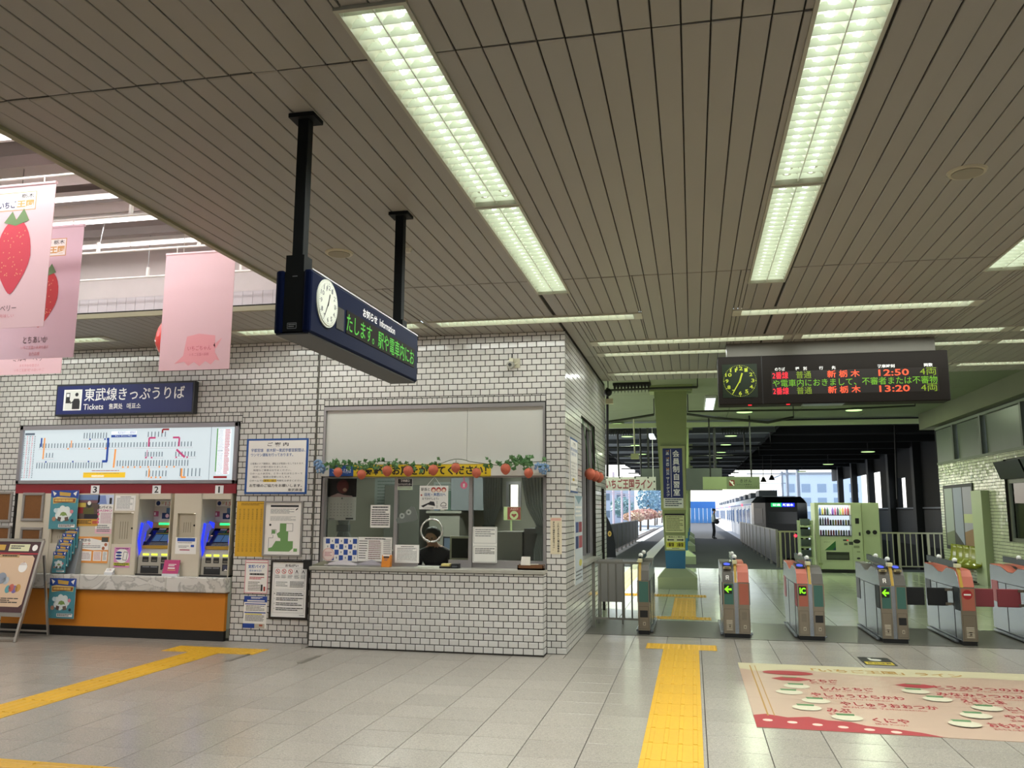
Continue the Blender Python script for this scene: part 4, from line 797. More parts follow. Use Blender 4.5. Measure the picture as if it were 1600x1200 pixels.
def card(p):
    p.rect(0, 0, 1, 1, P('#ecebe6')); p.up(); p.text(.05, .09, .36, .22, '駅長と', INK, .01); BLU = P('#3a5f9a')
    for k in range(3): p.disc(.49+.18*k, .17, .085, P('#b03a34'), 16); p.up().disc(.49+.18*k, .2, .055, P('#f0d8c4'))
    p.text(.18, .30, .92, .45, '日光・鬼怒川へ', BLU, .02); p.text(.10, .50, .68, .60, 'おでかけしよう♪', INK, .01, 1); p.disc(.07, .4, .03, P('#b03a34')); p.poly([(.06,.86),(.36,.70),(.38,.66),(.52,.68),(.56,.86),(.30,.80),(.14,.92)], INK); p.poly([(.08,.95),(.5,.93),(.5,.96)], INK); p.vtext(.62, .64, .95, '特急ご案内', INK, .05, 0); p.line([(.74,.84),(.78,.74),(.86,.70),(.94,.76),(.93,.86),(.74,.86)], .006, INK); p.scrib(.8, .92, .97, .97, 1, INK)
t_ = bposter('picture_card', 'white hand-drawn picture card hanging from a cord in the window', (656, 759, 700, 796), GY-.02, card, thick=.004)
q0, q1, q2 = on_y(667, 759, GY-.022), on_y(679, 745, GY-.022), on_y(689, 759, GY-.022); m = MB(PAPER); m.tube([q0, q1, q2], .003, 5); m.build('cord', t_)
pts = [(620,816),(619,811),(628,805),(637,796),(643,791),(648,793),(652,803),(653,810),(648,814),(634,816),(622,818)]
v = [on_y(a, b, GY-.004) for a, b in pts]; m = MB(M('#6f7672', .4)); m.prism(list(reversed(v)), (0, -.004, 0)); o = m.build('acrylic_sign'); tag(o, 'clear shaped sign with grey flower prints on the middle pane', 'sign')
pp = Panel(on_y(619, 791, GY-.0085), (1,0,0), (0,0,-1), .25, .19); pp.disc(.30, .58, .13, P('#a8b0aa')); pp.disc(.62, .36, .13, P('#a8b0aa')); pp.up().disc(.30, .58, .05, P('#5a625e')); pp.disc(.62, .36, .05, P('#5a625e')); pp.done(o)
o, p = board('notice', 'pair of white notices taped one above the other on the right pane', 'notice', (739, 823), (776.5, 879.5), WYp-.002, .003, P('#e4e3dc')); p.line([(.04,.02),(.96,.02),(.96,.46),(.04,.46),(.04,.02)], .003, GREYI); p.line([(.04,.54),(.96,.54),(.96,.98),(.04,.98),(.04,.54)], .003, GREYI); p.scrib(.1, .07, .9, .3, 4, GREYI, .4); p.scrib(.1, .6, .9, .78, 4, INK, .4, 3); p.done(o)
c = on_y(725, 758, GY-.006); t = thing('pink_charm', 'round pink hanger at the top of the middle window', 'hanger', c); m = MB(P('#d86a8c')); m.cyl((c.x, GY-.01, c.z), (c.x, GY-.004, c.z), .042, n=20); m.build('disc', t); m = MB(P('#e88aa4')); m.box(c.x-.006, c.x+.006, GY-.009, GY-.005, c.z+.04, c.z+.12); m.build('strap', t)
pp = Panel((c.x-.03, GY-.010, c.z+.03), (1,0,0), (0,0,-1), .06, .06); pp.rect(.3, .2, .7, .9, PAPER); pp.done(t)
# counter clutter
cz0 = .905
t = thing('orange_box', 'orange card reader box standing on the window counter', 'card reader', on_y(603, 890, 9.30)); a = on_y(597, 890, 9.28); b = on_y(611, 867, 9.28); m = MB(M('#d8831c', .4)); m.prism([(a.x, 9.24, cz0), (a.x, 9.27, b.z), (a.x, 9.32, b.z), (a.x, 9.32, cz0)], (b.x-a.x, 0, 0)); m.build('body', t, .004)
pp = Panel((a.x, 9.268, b.z-.01), (1,0,0), (0,-.03,-.15), b.x-a.x, .16); pp.rect(.2, .04, .85, .62, P('#1c1c1e')); pp.rect(.1, -.06, .9, .03, PAPER); pp.up().scrib(.3, .2, .75, .5, 3, P('#556'), .4); pp.done(t, 'screen')
for k, (u0, u1, y, col) in enumerate(((488, 512, 9.24, '#6d6c58'), (506, 555, 9.25, '#b7b1b4'), (557, 594, 9.22, '#8f8b92'))):
    a, b = on_y(u0, 890, y), on_y(u1, 890, y); m = MB(P(col)); z0 = cz0+.002+.008*k; t = [(a.x, y, z0), (b.x, y, z0), (b.x, y+.09, z0+.004), ((a.x+b.x)/2, y+.11, z0+.05), (a.x, y+.09, z0+.01)]
    m.prism(t, (0, 0, .007)); o = m.build('paper_stack'); tag(o, ['olive folder lying at the left end of the window counter', 'loose grey papers on the left of the window counter', 'folded grey leaflets before the timetable sheet'][k], 'papers')
def tray(name, label, u0, u1, y0, y1, h, col, cat): 
    a, b = on_y(u0, 889, y0), on_y(u1, 889, y0); m = MB(M(col, .5)); m.box(a.x, b.x, y0, y1, cz0, cz0+h); o = m.build(name, None, .003); tag(o, label, cat); return a.x, b.x, o
tray('coin_dish', 'pale flat tray on the counter under the speaking ring', 648, 686, 9.22, 9.34, .012, '#c8c8b8', 'tray')
xa, xb, o = tray('sponge_tray', 'black tray with pale yellow pad on the window counter', 686, 703, 9.23, 9.33, .02, '#1c1c1c', 'tray'); m = MB(M('#d0c078', .7)); m.box(xa+.02, xb-.004, 9.235, 9.325, cz0+.02, cz0+.05); m.build('yellow_pad', o, .006)
xa, xb, o = tray('small_black_device', 'small black boxy device right of the yellow pad', 704.5, 716, 9.24, 9.33, .05, '#1a1a1c', 'device'); m = MB(M('#55585c', .4)); m.box(xa+.012, xb-.012, 9.237, 9.24, cz0+.012, cz0+.03); m.build('label_plate', o)
t = thing('wooden_tray', 'brown wooden tray with small white cards at counter right end', 'tray', on_y(828, 893, 9.28)); a, b = on_y(808.5, 893, 9.22), on_y(849, 893, 9.22); WOOD = M('#6a4526', .5, var=.2, scale=20)
m = MB(WOOD); m.box(a.x, b.x, 9.22, 9.33, cz0, cz0+.018).box(a.x, b.x, 9.22, 9.235, cz0, cz0+.05).box(a.x, b.x, 9.315, 9.33, cz0, cz0+.055).box(a.x, a.x+.012, 9.22, 9.33, cz0, cz0+.05).box(b.x-.012, b.x, 9.22, 9.33, cz0, cz0+.05); m.build('tray', t)
for k in range(3): m = MB(P('#e8e4da')); m.box(a.x+.03, a.x+.13, 9.25+.02*k, 9.256+.02*k, cz0+.02, cz0+.08+.03*k); m.build('white_card', t)
m = MB(P('#f0ead8')); m.bar((a.x+.10, 9.23, cz0+.058), (a.x+.23, 9.25, cz0+.062), .012, .006); m.build('pen', t)
# small black box fixed at the counter's left corner
a, b = on_y(478, 874, WY), on_y(487.5, 889, WY); m = MB(BLACK); m.box(a.x, b.x, WY-.07, WY, b.z, a.z); o = m.build('black_box', None, .004); tag(o, 'small black box on the wall at the counter left corner', 'box')
# wall camera and bracket
t = thing('security_camera', 'small grey camera on a bracket on tiles above the white board', 'camera', on_y(800, 568, WY)); q = on_y(808, 567, WY); m = MB(M('#b5b09a', .5)); m.box(q.x-.035, q.x+.035, WY-.012, WY, q.z-.06, q.z+.05); m.build('base_plate', t)
q2 = on_y(798, 570, WY-.08); m = MB(M('#9a988e', .4)); m.cyl((q2.x, WY-.06, q2.z), (q2.x, WY-.13, q2.z-.01), .045, .04, 18); m.build('housing', t); m = MB(M('#c8c4ac', .5)); m.bar((q.x, WY-.005, q.z), (q2.x, WY-.08, q2.z), .02).box(q2.x-.015, q2.x+.03, WY-.1, WY-.04, q2.z+.03, q2.z+.075); m.build('arm', t); m = MB(BLACK); m.cyl((q2.x+.0, WY-.14, q2.z-.005), (q2.x, WY-.128, q2.z-.005), .018, n=14); m.build('lens', t); m = MB(BLACK); m.tube([(q2.x+.01, WY-.06, q2.z+.07), (q2.x+.01, WY-.05, q2.z+.13)], .008, 6); m.build('cable', t)
# ------------------------------------------------------------------ inside the office
mb = MB(M('#6c675c', .6)); mb.box(-6, SX-.2, 9.60, 13.7, -.05, 0); struct('floor_office', mb)
mb = MB(M('#b4b2a6', .7)); mb.box(-6, SX-.2, 9.6, 13.7, 2.75, 2.80); struct('ceiling_office', mb)
mb = MB(M('#9d9c8e', .7))
for q in rect_minus((-6, SX-.2, 0, 2.75), [(on_y(796, 757, 13.6).x, on_y(810, 757, 13.6).x, on_y(796, 792, 13.6).z, on_y(796, 757, 13.6).z)]): mb.box(q[0], q[1], 13.6, 13.7, q[2], q[3])
struct('wall_office_inner', mb)
mb = MB(M('#9d9c8e', .7)); mb.box(-6.05, -6, 9.6, 13.7, 0, 2.75); struct('wall_office_left', mb)
bw0, bw1 = on_y(796, 757, 13.6), on_y(810, 792, 13.6)
m = MB(SIL)
for q in rect_minus((bw0.x-.05, bw1.x+.05, bw1.z-.05, bw0.z+.05), [(bw0.x, bw1.x, bw1.z, bw0.z)]): m.box(q[0], q[1], 13.57, 13.6, q[2], q[3])
w3 = struct('window_3', m); g = MB(GLASS); g.box(bw0.x, bw1.x, 13.63, 13.635, bw1.z, bw0.z); g.build('pane', w3)
t = thing('office_fill_light', 'added tube light brightening the office behind the glass', 'ceiling light', (-3, 11.5, 2.75)); m = MB(E('#e4ecdc', 1.2)); m.box(-4.6, -2.2, 11.45, 11.55, 2.70, 2.75); m.build('tube', t); lamp('lamp', t, (-3.4, 11.5, 2.69), 2.4, .1, OFFICE_W, (.95, 1, .93))  # tube and area lamp added to brighten the office
CURT = M('#a6aba6', .8, var=.1, scale=5)
def curtain(label, xt0, xt1, xm, xb0, xb1, y, top=1.95):
    t = thing('curtain', label, 'curtain', (xm, y, wz0), 'office window curtains'); m = MB(CURT); n = 28; rows_ = []
    for zz, a, b in ((top, xt0, xt1), (1.6, xt0*.75+xm*.25, xt1*.75+xm*.25), (1.36, xm-.06, xm+.06), (1.30, xm-.055, xm+.055), (1.1, xb0, xb1), (.92, xb0, xb1)):
        rows_.append([(a+(b-a)*i/n, y+.025*math.sin(i*1.6), zz) for i in range(n+1)])
    vs_ = [v for r in rows_ for v in r]; m.smooth = True; m.faces(vs_, [(r*(n+1)+i, r*(n+1)+i+1, (r+1)*(n+1)+i+1, (r+1)*(n+1)+i) for r in range(len(rows_)-1) for i in range(n)]); m.build('cloth', t); m = MB(M('#6b706c', .8)); m.box(xm-.075, xm+.075, y-.035, y+.035, 1.29, 1.37); m.build('tie', t)
curtain('grey tied curtain at the right end of the ticket window', -1.95, -1.66, -1.70, -1.80, -1.64, 9.62); curtain('grey tied curtain at the left end of the ticket window', -4.28, -3.98, -4.14, -4.28, -3.95, 9.62); curtain('grey curtain drawn inside the right pane, farther in', -2.62, -2.32, -2.52, -2.62, -2.42, 10.4, 2.745)
def item(name, label, cat, boxes, m, bev=.004):
    mb = MB(m)
    for b in boxes: mb.box(*b)
    o = mb.build(name, None, bev); tag(o, label, cat); return o
item('office_desk', 'grey desk in the room behind the ticket window glass', 'desk', [(-5.2, -1.7, 10.75, 11.4, .70, .74), (-5.2, -5.1, 10.8, 11.3, 0, .7), (-1.85, -1.75, 10.8, 11.3, 0, .7), (-3.5, -3.4, 10.8, 11.3, 0, .7)], M('#77756c', .5))
item('ticket_cabinet', 'grey metal cabinet seen behind the right window pane', 'cabinet', [(-2.34, -1.98, 9.85, 10.35, 0, 1.30)], M('#8a887e', .45)); item('office_machine', 'bulky grey office machine beside the right curtain', 'machine', [(-1.97, -1.72, 9.9, 10.4, 0, 1.34), (-1.95, -1.75, 9.8, 9.9, .76, .95)], M('#6d6c68', .45))
o = item('green_framed_monitor', 'small dark screen in pale frame by the right mullion', 'monitor', [(-2.80, -2.54, 9.62, 9.68, .96, 1.25)], M('#9a9a80', .5)); m = MB(M('#20241f', .2)); m.box(-2.775, -2.565, 9.615, 9.62, 1.0, 1.225); m.build('screen', o); m = MB(P('#c8d0c8')); m.box(-2.80, -2.60, 9.612, 9.62, .93, .975); m.build('sticker', o)
item('wall_unit', 'grey box unit hanging in the office behind the right pane', 'cabinet', [(-3.75, -3.05, 12.9, 13.5, 1.55, 2.15)], M('#6e7476', .5)); item('locker', 'tall dark locker at the back of the office left of centre', 'locker', [(-4.9, -4.3, 13.0, 13.55, 0, 1.95)], M('#5e6058', .5)); item('shelf_unit', 'grey shelf unit at the back behind the middle pane', 'shelf', [(-4.1, -3.6, 12.9, 13.55, 0, 1.5), (-4.14, -3.56, 12.85, 13.55, 1.5, 1.54)], M('#8a8a7e', .5))  # first item is a plain grey box before the back wall
for k, (x, z, w, h, c) in enumerate(((-5.3, 1.5, .5, .6, '#aab4ae'), (-4.25, 1.6, .34, .42, '#b4bcb4'), (-3.95, 1.25, .4, .5, '#a2b0aa'), (-3.6, 1.75, .28, .3, '#bac4c0'))):
    m = MB(P(c)); m.box(x, x+w, 13.585, 13.598, z, z+h); o = m.build('wall_chart'); tag(o, 'pale chart on the office back wall, ' + ('leftmost', 'right of the locker', 'low behind the middle pane', 'high beside the grey box unit')[k], 'chart'); pp = Panel((x, 13.584, z+h), (1,0,0), (0,0,-1), w, h); pp.scrib(.1, .1, .9, .9, 9, P('#7a8884'), .3, k); pp.done(o)
a, b = on_y(787, 792, 12.98), on_y(814, 813, 12.98)
o = item('aed_sign', 'maroon AED sign with heart symbol beyond the right pane', 'sign', [(a.x, b.x, 12.98, 13.0, b.z, a.z), (a.x+.1, a.x+.13, 13.0, 13.03, 0, a.z)], P('#b8c88e')); pp = Panel((a.x, 12.979, a.z), (1,0,0), (0,0,-1), b.x-a.x, a.z-b.z); pp.rect(.22, .02, .98, .95, P('#8a3a34')); pp.up(); pp.text(.38, .08, .84, .24, 'AED', P('#c8a08c'), .02); pp.disc(.6, .62, .24, P('#b8c88e')); pp.up(); pp.poly([(.6,.8),(.44,.6),(.48,.52),(.56,.52),(.6,.57),(.64,.52),(.72,.52),(.76,.6)], P('#8a3a34')); pp.done(o)
item('printer', 'pale desktop printer on the office desk behind the left pane', 'printer', [(-4.0, -3.55, 10.8, 11.2, .742, 1.02), (-3.95, -3.6, 10.7, 10.8, .78, .82)], M('#b9b9b0', .5), .01)
o = item('desk_monitor', 'dark monitor standing on the office desk behind the middle pane', 'monitor', [(-3.3, -2.85, 11.0, 11.04, .86, 1.2), (-3.1, -3.05, 11.02, 11.06, .742, .9), (-3.2, -2.95, 10.95, 11.12, .742, .755)], M('#3a3c3c', .4)); m = MB(E('#8aa0b0', .35)); m.box(-3.28, -2.87, 10.995, 11.0, .88, 1.18); m.build('screen', o)
for k in range(4): item('binder', 'office binder standing on the grey shelf unit, ' + ('first', 'second', 'third', 'fourth')[k] + ' from the left', 'binder', [(-4.05+.1*k, -3.98+.1*k, 13.0, 13.25, 1.545, 1.86)], M(('#5a7a9a', '#b8b4a4', '#4a6a5a', '#a8a49a')[k], .5), .003)
# side window of the office
m = MB(SIL)
for q in rect_minus((10.80, 12.38, .895, 2.78), [(10.86, 11.56, .95, 2.72), (11.62, 12.32, .95, 2.72)]): m.box(SX-.12, SX-.05, q[0], q[1], q[2], q[3])
w2 = struct('window_2', m)
for a, b in ((10.86, 11.56), (11.62, 12.32)): g = MB(GLASSD); g.box(SX-.09, SX-.085, a, b, .95, 2.72); g.build('pane', w2)
m = MB(M('#a9a79c', .35, var=.15, scale=14)); m.box(SX-.15, SX+.05, 10.76, 12.42, .865, .90); struct('trim_side_sill', m)
m = MB(M('#7c8078', .4, metal=.3)); m.box(SX-.09, SX-.04, 13.15, 13.62, 0, 1.9); dr = struct('door_1', m); g = MB(GLASSD); g.box(SX-.04, SX-.03, 13.22, 13.55, .9, 1.8); g.build('pane', dr)
# ------------------------------------------------------------------ hanging information sign (runs into the depth)
LEDG, LEDR, LEDO = E('#52c832', .7), E('#ff2a3c', 1.3), E('#ff5a34', 1.3)
NAVD = M('#0b1430', .45, var=.03, spec=.06); CHAR = M('#1b1d1d', .5, spec=.1)
sx0, sx1, sy0, sy1, sz0, sz1 = -2.045, -1.848, 3.80, 5.47, 2.435, 2.745
t = thing('information_sign', 'navy hanging information sign with round clock and green lettering', 'sign', (-1.947, 4.6, sz0))
m = MB(CHAR); m.box(sx0+.045, sx1-.045, sy0, sy1, sz0, sz1); m.build('core', t)
for xa, xb in ((sx0, sx0+.045), (sx1-.045, sx1)): m = MB(NAVD); m.box(xa, xb, sy0-.012, sy1+.012, sz0-.01, sz1+.01); m.build('side_casing', t, .014)
m = MB(M('#45474a', .5)); m.box(sx0+.01, sx1-.01, sy0, sy1, sz0-.016, sz0-.008); m.build('underside', t)
m = MB(M('#c8ccd0', .3)); m.box(sx1-.004, sx1+.001, sy0, sy1, sz1+.006, sz1+.013); m.build('top_edge', t)
for py in (3.85, 5.34):
    m = MB(CHAR); m.box(-1.977, -1.917, py-.03, py+.03, sz1, CEIL); ps = m.build('post', t, .004)
    m = MB(CHAR); m.prism([(-1.977-.04, py-.06, CEIL-.001), (-1.917+.04, py-.06, CEIL-.001), (-1.917+.04, py+.06, CEIL-.001), (-1.977-.04, py+.06, CEIL-.001)], (0, 0, -.022)); m.build('ceiling_plate', ps)
    m = MB(CHAR); m.box(-2.0, -1.90, py-.045, py+.045, sz1, sz1+.09); m.build('bracket', ps)
p = Panel((sx0+.045, sy0-.0015, sz1), (1,0,0), (0,0,-1), .107, sz1-sz0); p.line([(.25,.86),(.7,.86),(.7,.95),(.25,.95),(.25,.86)], .003, GREYI); p.scrib(.3, .875, .66, .94, 2, GREYI, .6); p.rect(.4, .07, .66, .085, GREYI); p.done(t, 'maker_plate')
def fx(px, py): q = on_x(px, py, sx1); return q.y, q.z
cy_, cz_ = fx(510.5, 474.5); R = .115
k = MB(M('#c9ccc0', .4)); k.cyl((sx1+.0, cy_, cz_), (sx1+.006, cy_, cz_), R+.012, n=36); k.mat(M('#dfe3d6', .4, var=0)).cyl((sx1+.006, cy_, cz_), (sx1+.009, cy_, cz_), R, n=36); ck = k.build('clock', t)
def clock_face(p, digits, ink, hand, hr=.62, mr=.9, roman=False):
    for h in range(1, 13):
        a = 2*PI*h/12; u, v = .5+.37*math.sin(a), .5-.37*math.cos(a)*1.0
        if digits: wd = .045*len(str(h)); p.text(u-wd, v-.055, u+wd, v+.055, str(h), ink, .02)
    for h in range(60):
        a = 2*PI*h/60; r0 = .455 if h % 5 else .44; p.line([(.5+r0*math.sin(a), .5-r0*math.cos(a)), (.5+.475*math.sin(a), .5-.475*math.cos(a))], p.w*(.012 if h % 5 else .022), ink)
    p.up()
    for ang, L, wd in ((12+35/60, .24, .045), (None, .36, .03)):
        a = 2*PI*ang/12 if ang else 2*PI*35/60; dx, dy = math.sin(a), -math.cos(a); p.line([(.5-.06*dx, .5-.06*dy), (.5+L*dx, .5+L*dy)], p.w*wd, hand)
p = Panel((sx1+.0092, cy_-R, cz_+R), (0,1,0), (0,0,-1), 2*R, 2*R); clock_face(p, True, GREYI, INK); p.done(ck, 'dial')
a = fx(526, 480); b = fx(539, 505); m = MB(M('#2c2a24', .4)); m.box(sx1, sx1+.003, a[0], b[0]-.02, 2.515, 2.635); m.build('sensor_window', t)
dy0, dy1 = fx(541, 500)[0], fx(647.5, 540)[0]; m = MB(M('#1a1511', .5, spec=.08)); m.box(sx1, sx1+.003, dy0, dy1, 2.515, 2.645); d = m.build('display', t)
p = Panel((sx1+.0035, dy0, 2.645), (0,1,0), (0,0,-1), dy1-dy0, .13); p.text(.0, .10, .985, .92, 'たします。駅や電車内にお', LEDG, .004); p.done(d, 'led_text')
y0_, y1_ = fx(567, 490)[0], fx(617, 510)[0]; p = Panel((sx1+.0008, y0_, 2.715), (0,1,0), (0,0,-1), y1_-y0_, .055); p.text(0, .02, .42, .98, 'お知らせ', Wt, .02); p.text(.50, .08, 1, .92, 'Information', Wt, .005); p.done(t, 'lettering')
# ------------------------------------------------------------------ departure board
BY = 10.48; BRN = M('#18130f', .65, var=.04, spec=.2); a, b = on_y(1121, 557.5, BY), on_y(1486, 624, BY); t = thing('departure_board', 'brown hanging departure board with green clock and lit train times', 'departure board', ((a.x+b.x)/2, BY, b.z)); a.z = 3.435; b.z = 2.838
m = MB(BRN); m.box(a.x, b.x, BY, BY+.28, b.z, a.z); m.build('casing', t, .01)
m = MB(M('#5d5a50', .5)); m.box(.46, 2.84, BY+.03, BY+.25, a.z, CEIL+.02); m.build('hanger_box', t)
for kx in (1172, 1232): q = on_y(kx, 631, BY); m = MB(E('#ff2030', 1.5)); m.box(q.x-.02, q.x+.02, BY+.02, BY+.05, b.z-.008, b.z); m.build('red_lamp', t)
m = MB(M('#5f6a70', .3)); m.box(on_y(1255, 630, BY).x, on_y(1320, 630, BY).x, BY+.02, BY+.2, b.z-.01, b.z); m.build('service_plate', t)
m = MB(BLACK); m.box(on_y(1190.5, 600, BY).x, on_y(1192, 600, BY).x, BY-.0015, BY, b.z, a.z); m.build('seam', t)
q0, q1 = on_y(1128, 567, BY), on_y(1184.5, 622, BY); w = q1.x-q0.x; zc = (a.z+b.z)/2-.005; m = MB(M('#12200f', .3)); m.box(q0.x, q1.x, BY-.003, BY, zc-w/2, zc+w/2); ck = m.build('clock', t)
p = Panel((q0.x, BY-.003, zc+w/2), (1,0,0), (0,0,-1), w, w); YG = E('#c8d63a', .75); clock_face(p, True, YG, YG); p.done(ck, 'dial')
W_, H_ = b.x-a.x, a.z-b.z; p = Panel((a.x, BY, a.z), (1,0,0), (0,0,-1), W_, H_)
p.rect(.24, .335, .955, .81, M('#1b1512', .4, var=0)); p.up()
for u0, u1, s in ((.257,.302,'のりば'), (.348,.398,'種　別'), (.452,.524,'行　　先'), (.702,.776,'発車時刻'), (.898,.935,'両数')): p.text(u0, .255, u1, .325, s, Wt, .02)
YGR = E('#8fae1e', .8)
for v in (.345, .665):
    p.text(.245, v, .315, v+.145, '2番線', LEDR, .008); p.text(.350, v, .416, v+.145, '普通', YGR, .0); p.text(.486, v, .626, v+.145, '新 栃 木', LEDO, .012); p.text(.706, v+.01, .834, v+.14, '12:50' if v < .5 else '13:20', LEDO, .012); p.text(.880, v, .948, v+.145, '4両', YGR, .0)
p.text(.245, .505, .95, .655, 'や電車内におきまして、不審者または不審物', E('#7cc22a', .8), 0); p.done(t, 'led_text')
# ------------------------------------------------------------------ pink banners in the raised coffer
PK = M('#e6c3c8', .8, var=.03, scale=3); PK2 = M('#e2c3cf', .8, var=.03, scale=3); TXT = P('#5a3f44'); TXP = P('#d88a92'); SR = P('#c8283c')
def berry(p, u, v, ru, rv, col, seeds=True, lean=0.0):
    pts = []
    for i in range(28):
        a = 2*PI*i/28; s, c = math.sin(a), -math.cos(a); w = ru*(1-.55*c**1.5) if c > 0 else ru; pts.append((u+w*s+lean*c, v+rv*c))
    p.poly(pts, col); p.up(); p.poly([(u-ru*.7, v-rv*.92), (u-ru*.25, v-rv*1.22), (u, v-rv*.98), (u+ru*.4, v-rv*1.28), (u+ru*.75, v-rv*.95), (u, v-rv*.82)], P('#6b8a58'))
    if seeds:
        s = random.Random(5)
        for i in range(40): uu = u+ru*s.uniform(-.6, .6); vv = v+rv*s.uniform(-.7, .55); p.disc(uu, vv, .008, P('#e08a6a'), 6)
def banner(label, x0, x1, Y, z0, z1, m_, fn):
    t = thing('hanging_banner', label, 'banner', ((x0+x1)/2, Y, z0), 'pink banners in the coffer'); m = MB(m_); m.box(x0, x1, Y, Y+.004, z0, z1); m.build('cloth', t)
    m = MB(m_); m.tube([(x0, Y+.006, z1-.012), (x1, Y+.006, z1-.012)], .014, 8); m.build('hem', t)
    for u in (.15, .85): m = MB(WHITE); m.tube([(x0+(x1-x0)*u, Y+.006, z1), (x0+(x1-x0)*u, Y+.006, z1+.05)], .005, 5); m.build('hook', t)
    p = Panel((x0, Y, z1), (1,0,0), (0,0,-1), x1-x0, z1-z0); fn(p); p.done(t)
def logo(p, u0, v0, u1, v1):
    p.rect(u0, v0, u1, v1, P('#d8a070')); p.up(); p.rect(u0+.01, v0+.006, u1-.01, v1-.006, P('#f3ece6')); p.up(); d = u1-u0
    p.text(u0+d*.62, v0+.012, u0+d*.94, v0+.045, '栃木', INK, .01); p.text(u0+d*.06, v0+.02, u0+d*.56, v0+.04, 'Strawberry Kingdom', TXP, 0, 1); p.text(u0+d*.06, v0+.06, u0+d*.50, v1-.02, 'いちご', P('#4a4a6a'), .04); p.text(u0+d*.52, v0+.06, u0+d*.95, v1-.02, '王国', P('#d8a05a'), .04)
banner('nearest pink strawberry banner, cut by the left edge of the picture', -5.27, -4.555, 5.08, 2.85, 3.955, PK, lambda p: (logo(p, .30, .06, .78, .19), berry(p, .56, .51, .21, .26, P('#d0364a')), p.text(.27, .845, .66, .885, 'スカイベリー', TXT, 0), p.text(.33, .905, .64, .93, '大粒で美味しい', TXP, 0, 1)))
banner('pink banner with red strawberry partly behind the nearest banner', -5.475, -4.765, 5.65, 2.735, 3.835, PK2, lambda p: (logo(p, .34, .10, .79, .235), berry(p, .55, .56, .18, .21, P('#c01a22'), lean=-.04), p.text(.33, .835, .65, .885, 'とちあいか', TXT, 0), p.text(.31, .905, .67, .93, 'いちご王国の未来を創る', TXP, 0, 1), p.text(.42, .952, .56, .978, '主力品種', TXP, 0, 1)))
STP = P('#eda4aa')
banner('pink banner with tree stump print, nearest to the ceiling edge', -4.668, -3.968, 6.60, 2.775, 3.87, PK, lambda p: (p.poly([(.38,.72),(.55,.70),(.78,.72),(.79,.86),(.86,.93),(.80,.92),(.74,.96),(.66,.93),(.58,.97),(.50,.935),(.42,.965),(.36,.93),(.22,.945),(.34,.88)], STP), p.poly([(.76,.80),(.88,.74),(.80,.83)], STP), p.up(), p.text(.40, .80, .73, .84, 'いちごちゃん', P('#c85a68'), 0), p.text(.43, .86, .70, .885, 'いちご王国の妖精', P('#c86a74'), 0, 1)))
banner('farthest pink banner, only its lower end seen under another banner', -6.41, -5.70, 6.62, 2.79, 3.885, PK, lambda p: (berry(p, .5, .5, .27, .22, P('#e8c8c0')), p.text(.25, .84, .78, .885, 'ミルキーベリー', TXT, 0), p.text(.36, .91, .66, .935, 'まろやかな甘さの', TXP, 0, 1), p.text(.28, .95, .74, .975, 'いちご王国"初"の白いちご', TXP, 0, 1)))
for k, (Y, z) in enumerate(((5.09, 4.0), (5.66, 3.88), (6.61, 3.925), (7.35, 3.90))):
    t = thing('banner_rail', ['white banner rail nearest the viewer at upper left', 'white rail carrying the red strawberry banner', 'white rail carrying the stump banner', 'empty white rail before the coffer fascia'][k], 'rail', (-6, Y, z), 'rails of the coffer'); m = MB(WHITE); m.tube([(XL+.1, Y, z), (-3.68, Y, z)], .011, 8); m.build('bar', t)
    for x in (-8.4, -6.9, -5.4, -4.35): m = MB(M('#8a8a8a', .4)); m.tube([(x, Y, z), (x, Y+(.09 if k == 2 else 0), cz)], .004, 5); wv = m.build('wire', t); m = MB(WHITE); m.box(x-.012, x+.012, Y-.012, Y+.012, z, z+.10); m.build('clamp', wv)
q = on_y(278, 534, 7.1); t = thing('inflatable_strawberry', 'glossy red inflatable strawberry hanging behind the stump banner', 'inflatable strawberry', q); m = MB(M('#d2302c', .2, coat=.5, var=.02)); m.ball(q, (.21, .21, .26), 24, 14, lambda d: 1-.35*max(0, -d.z)**1.4); m.build('body', t); m = MB(GREEN); m.cyl(q+Vector((0,0,.24)), q+Vector((0,0,.29)), .08, .03, 8); m.build('cap', t); m = MB(PAPER); m.tube([q+Vector((0,0,.28)), Vector((q.x, 7.1, cz))], .003, 5); m.build('cord', t)
# ------------------------------------------------------------------ ceiling speakers
for px, py, l in ((1511, 268, 'round beige ceiling speaker to the right of the right lamp run'), (530, 395, 'round ceiling speaker left of the long lamp run above the sign')):
    q = on_z(px, py, CEIL); t = thing('ceiling_speaker', l, 'speaker', q, 'ceiling speakers'); m = MB(M('#b5ad92', .4)); m.tube([(q.x, q.y, CEIL-.012), (q.x, q.y, CEIL)], [.105, .115], 28); m.build('rim', t); m = MB(M('#8d8774', .7)); m.cyl((q.x, q.y, CEIL-.016), (q.x, q.y, CEIL-.010), .088, n=28); m.build('grille', t)
q = on_z(638, 389, CEIL); t = thing('sprinkler', 'small pale sprinkler head on the ceiling beside the far sign post', 'sprinkler', q); m = MB(M('#b8b4a4', .4)); m.cyl((q.x, q.y, CEIL-.03), (q.x, q.y, CEIL), .02, .035, 14); m.build('head', t)
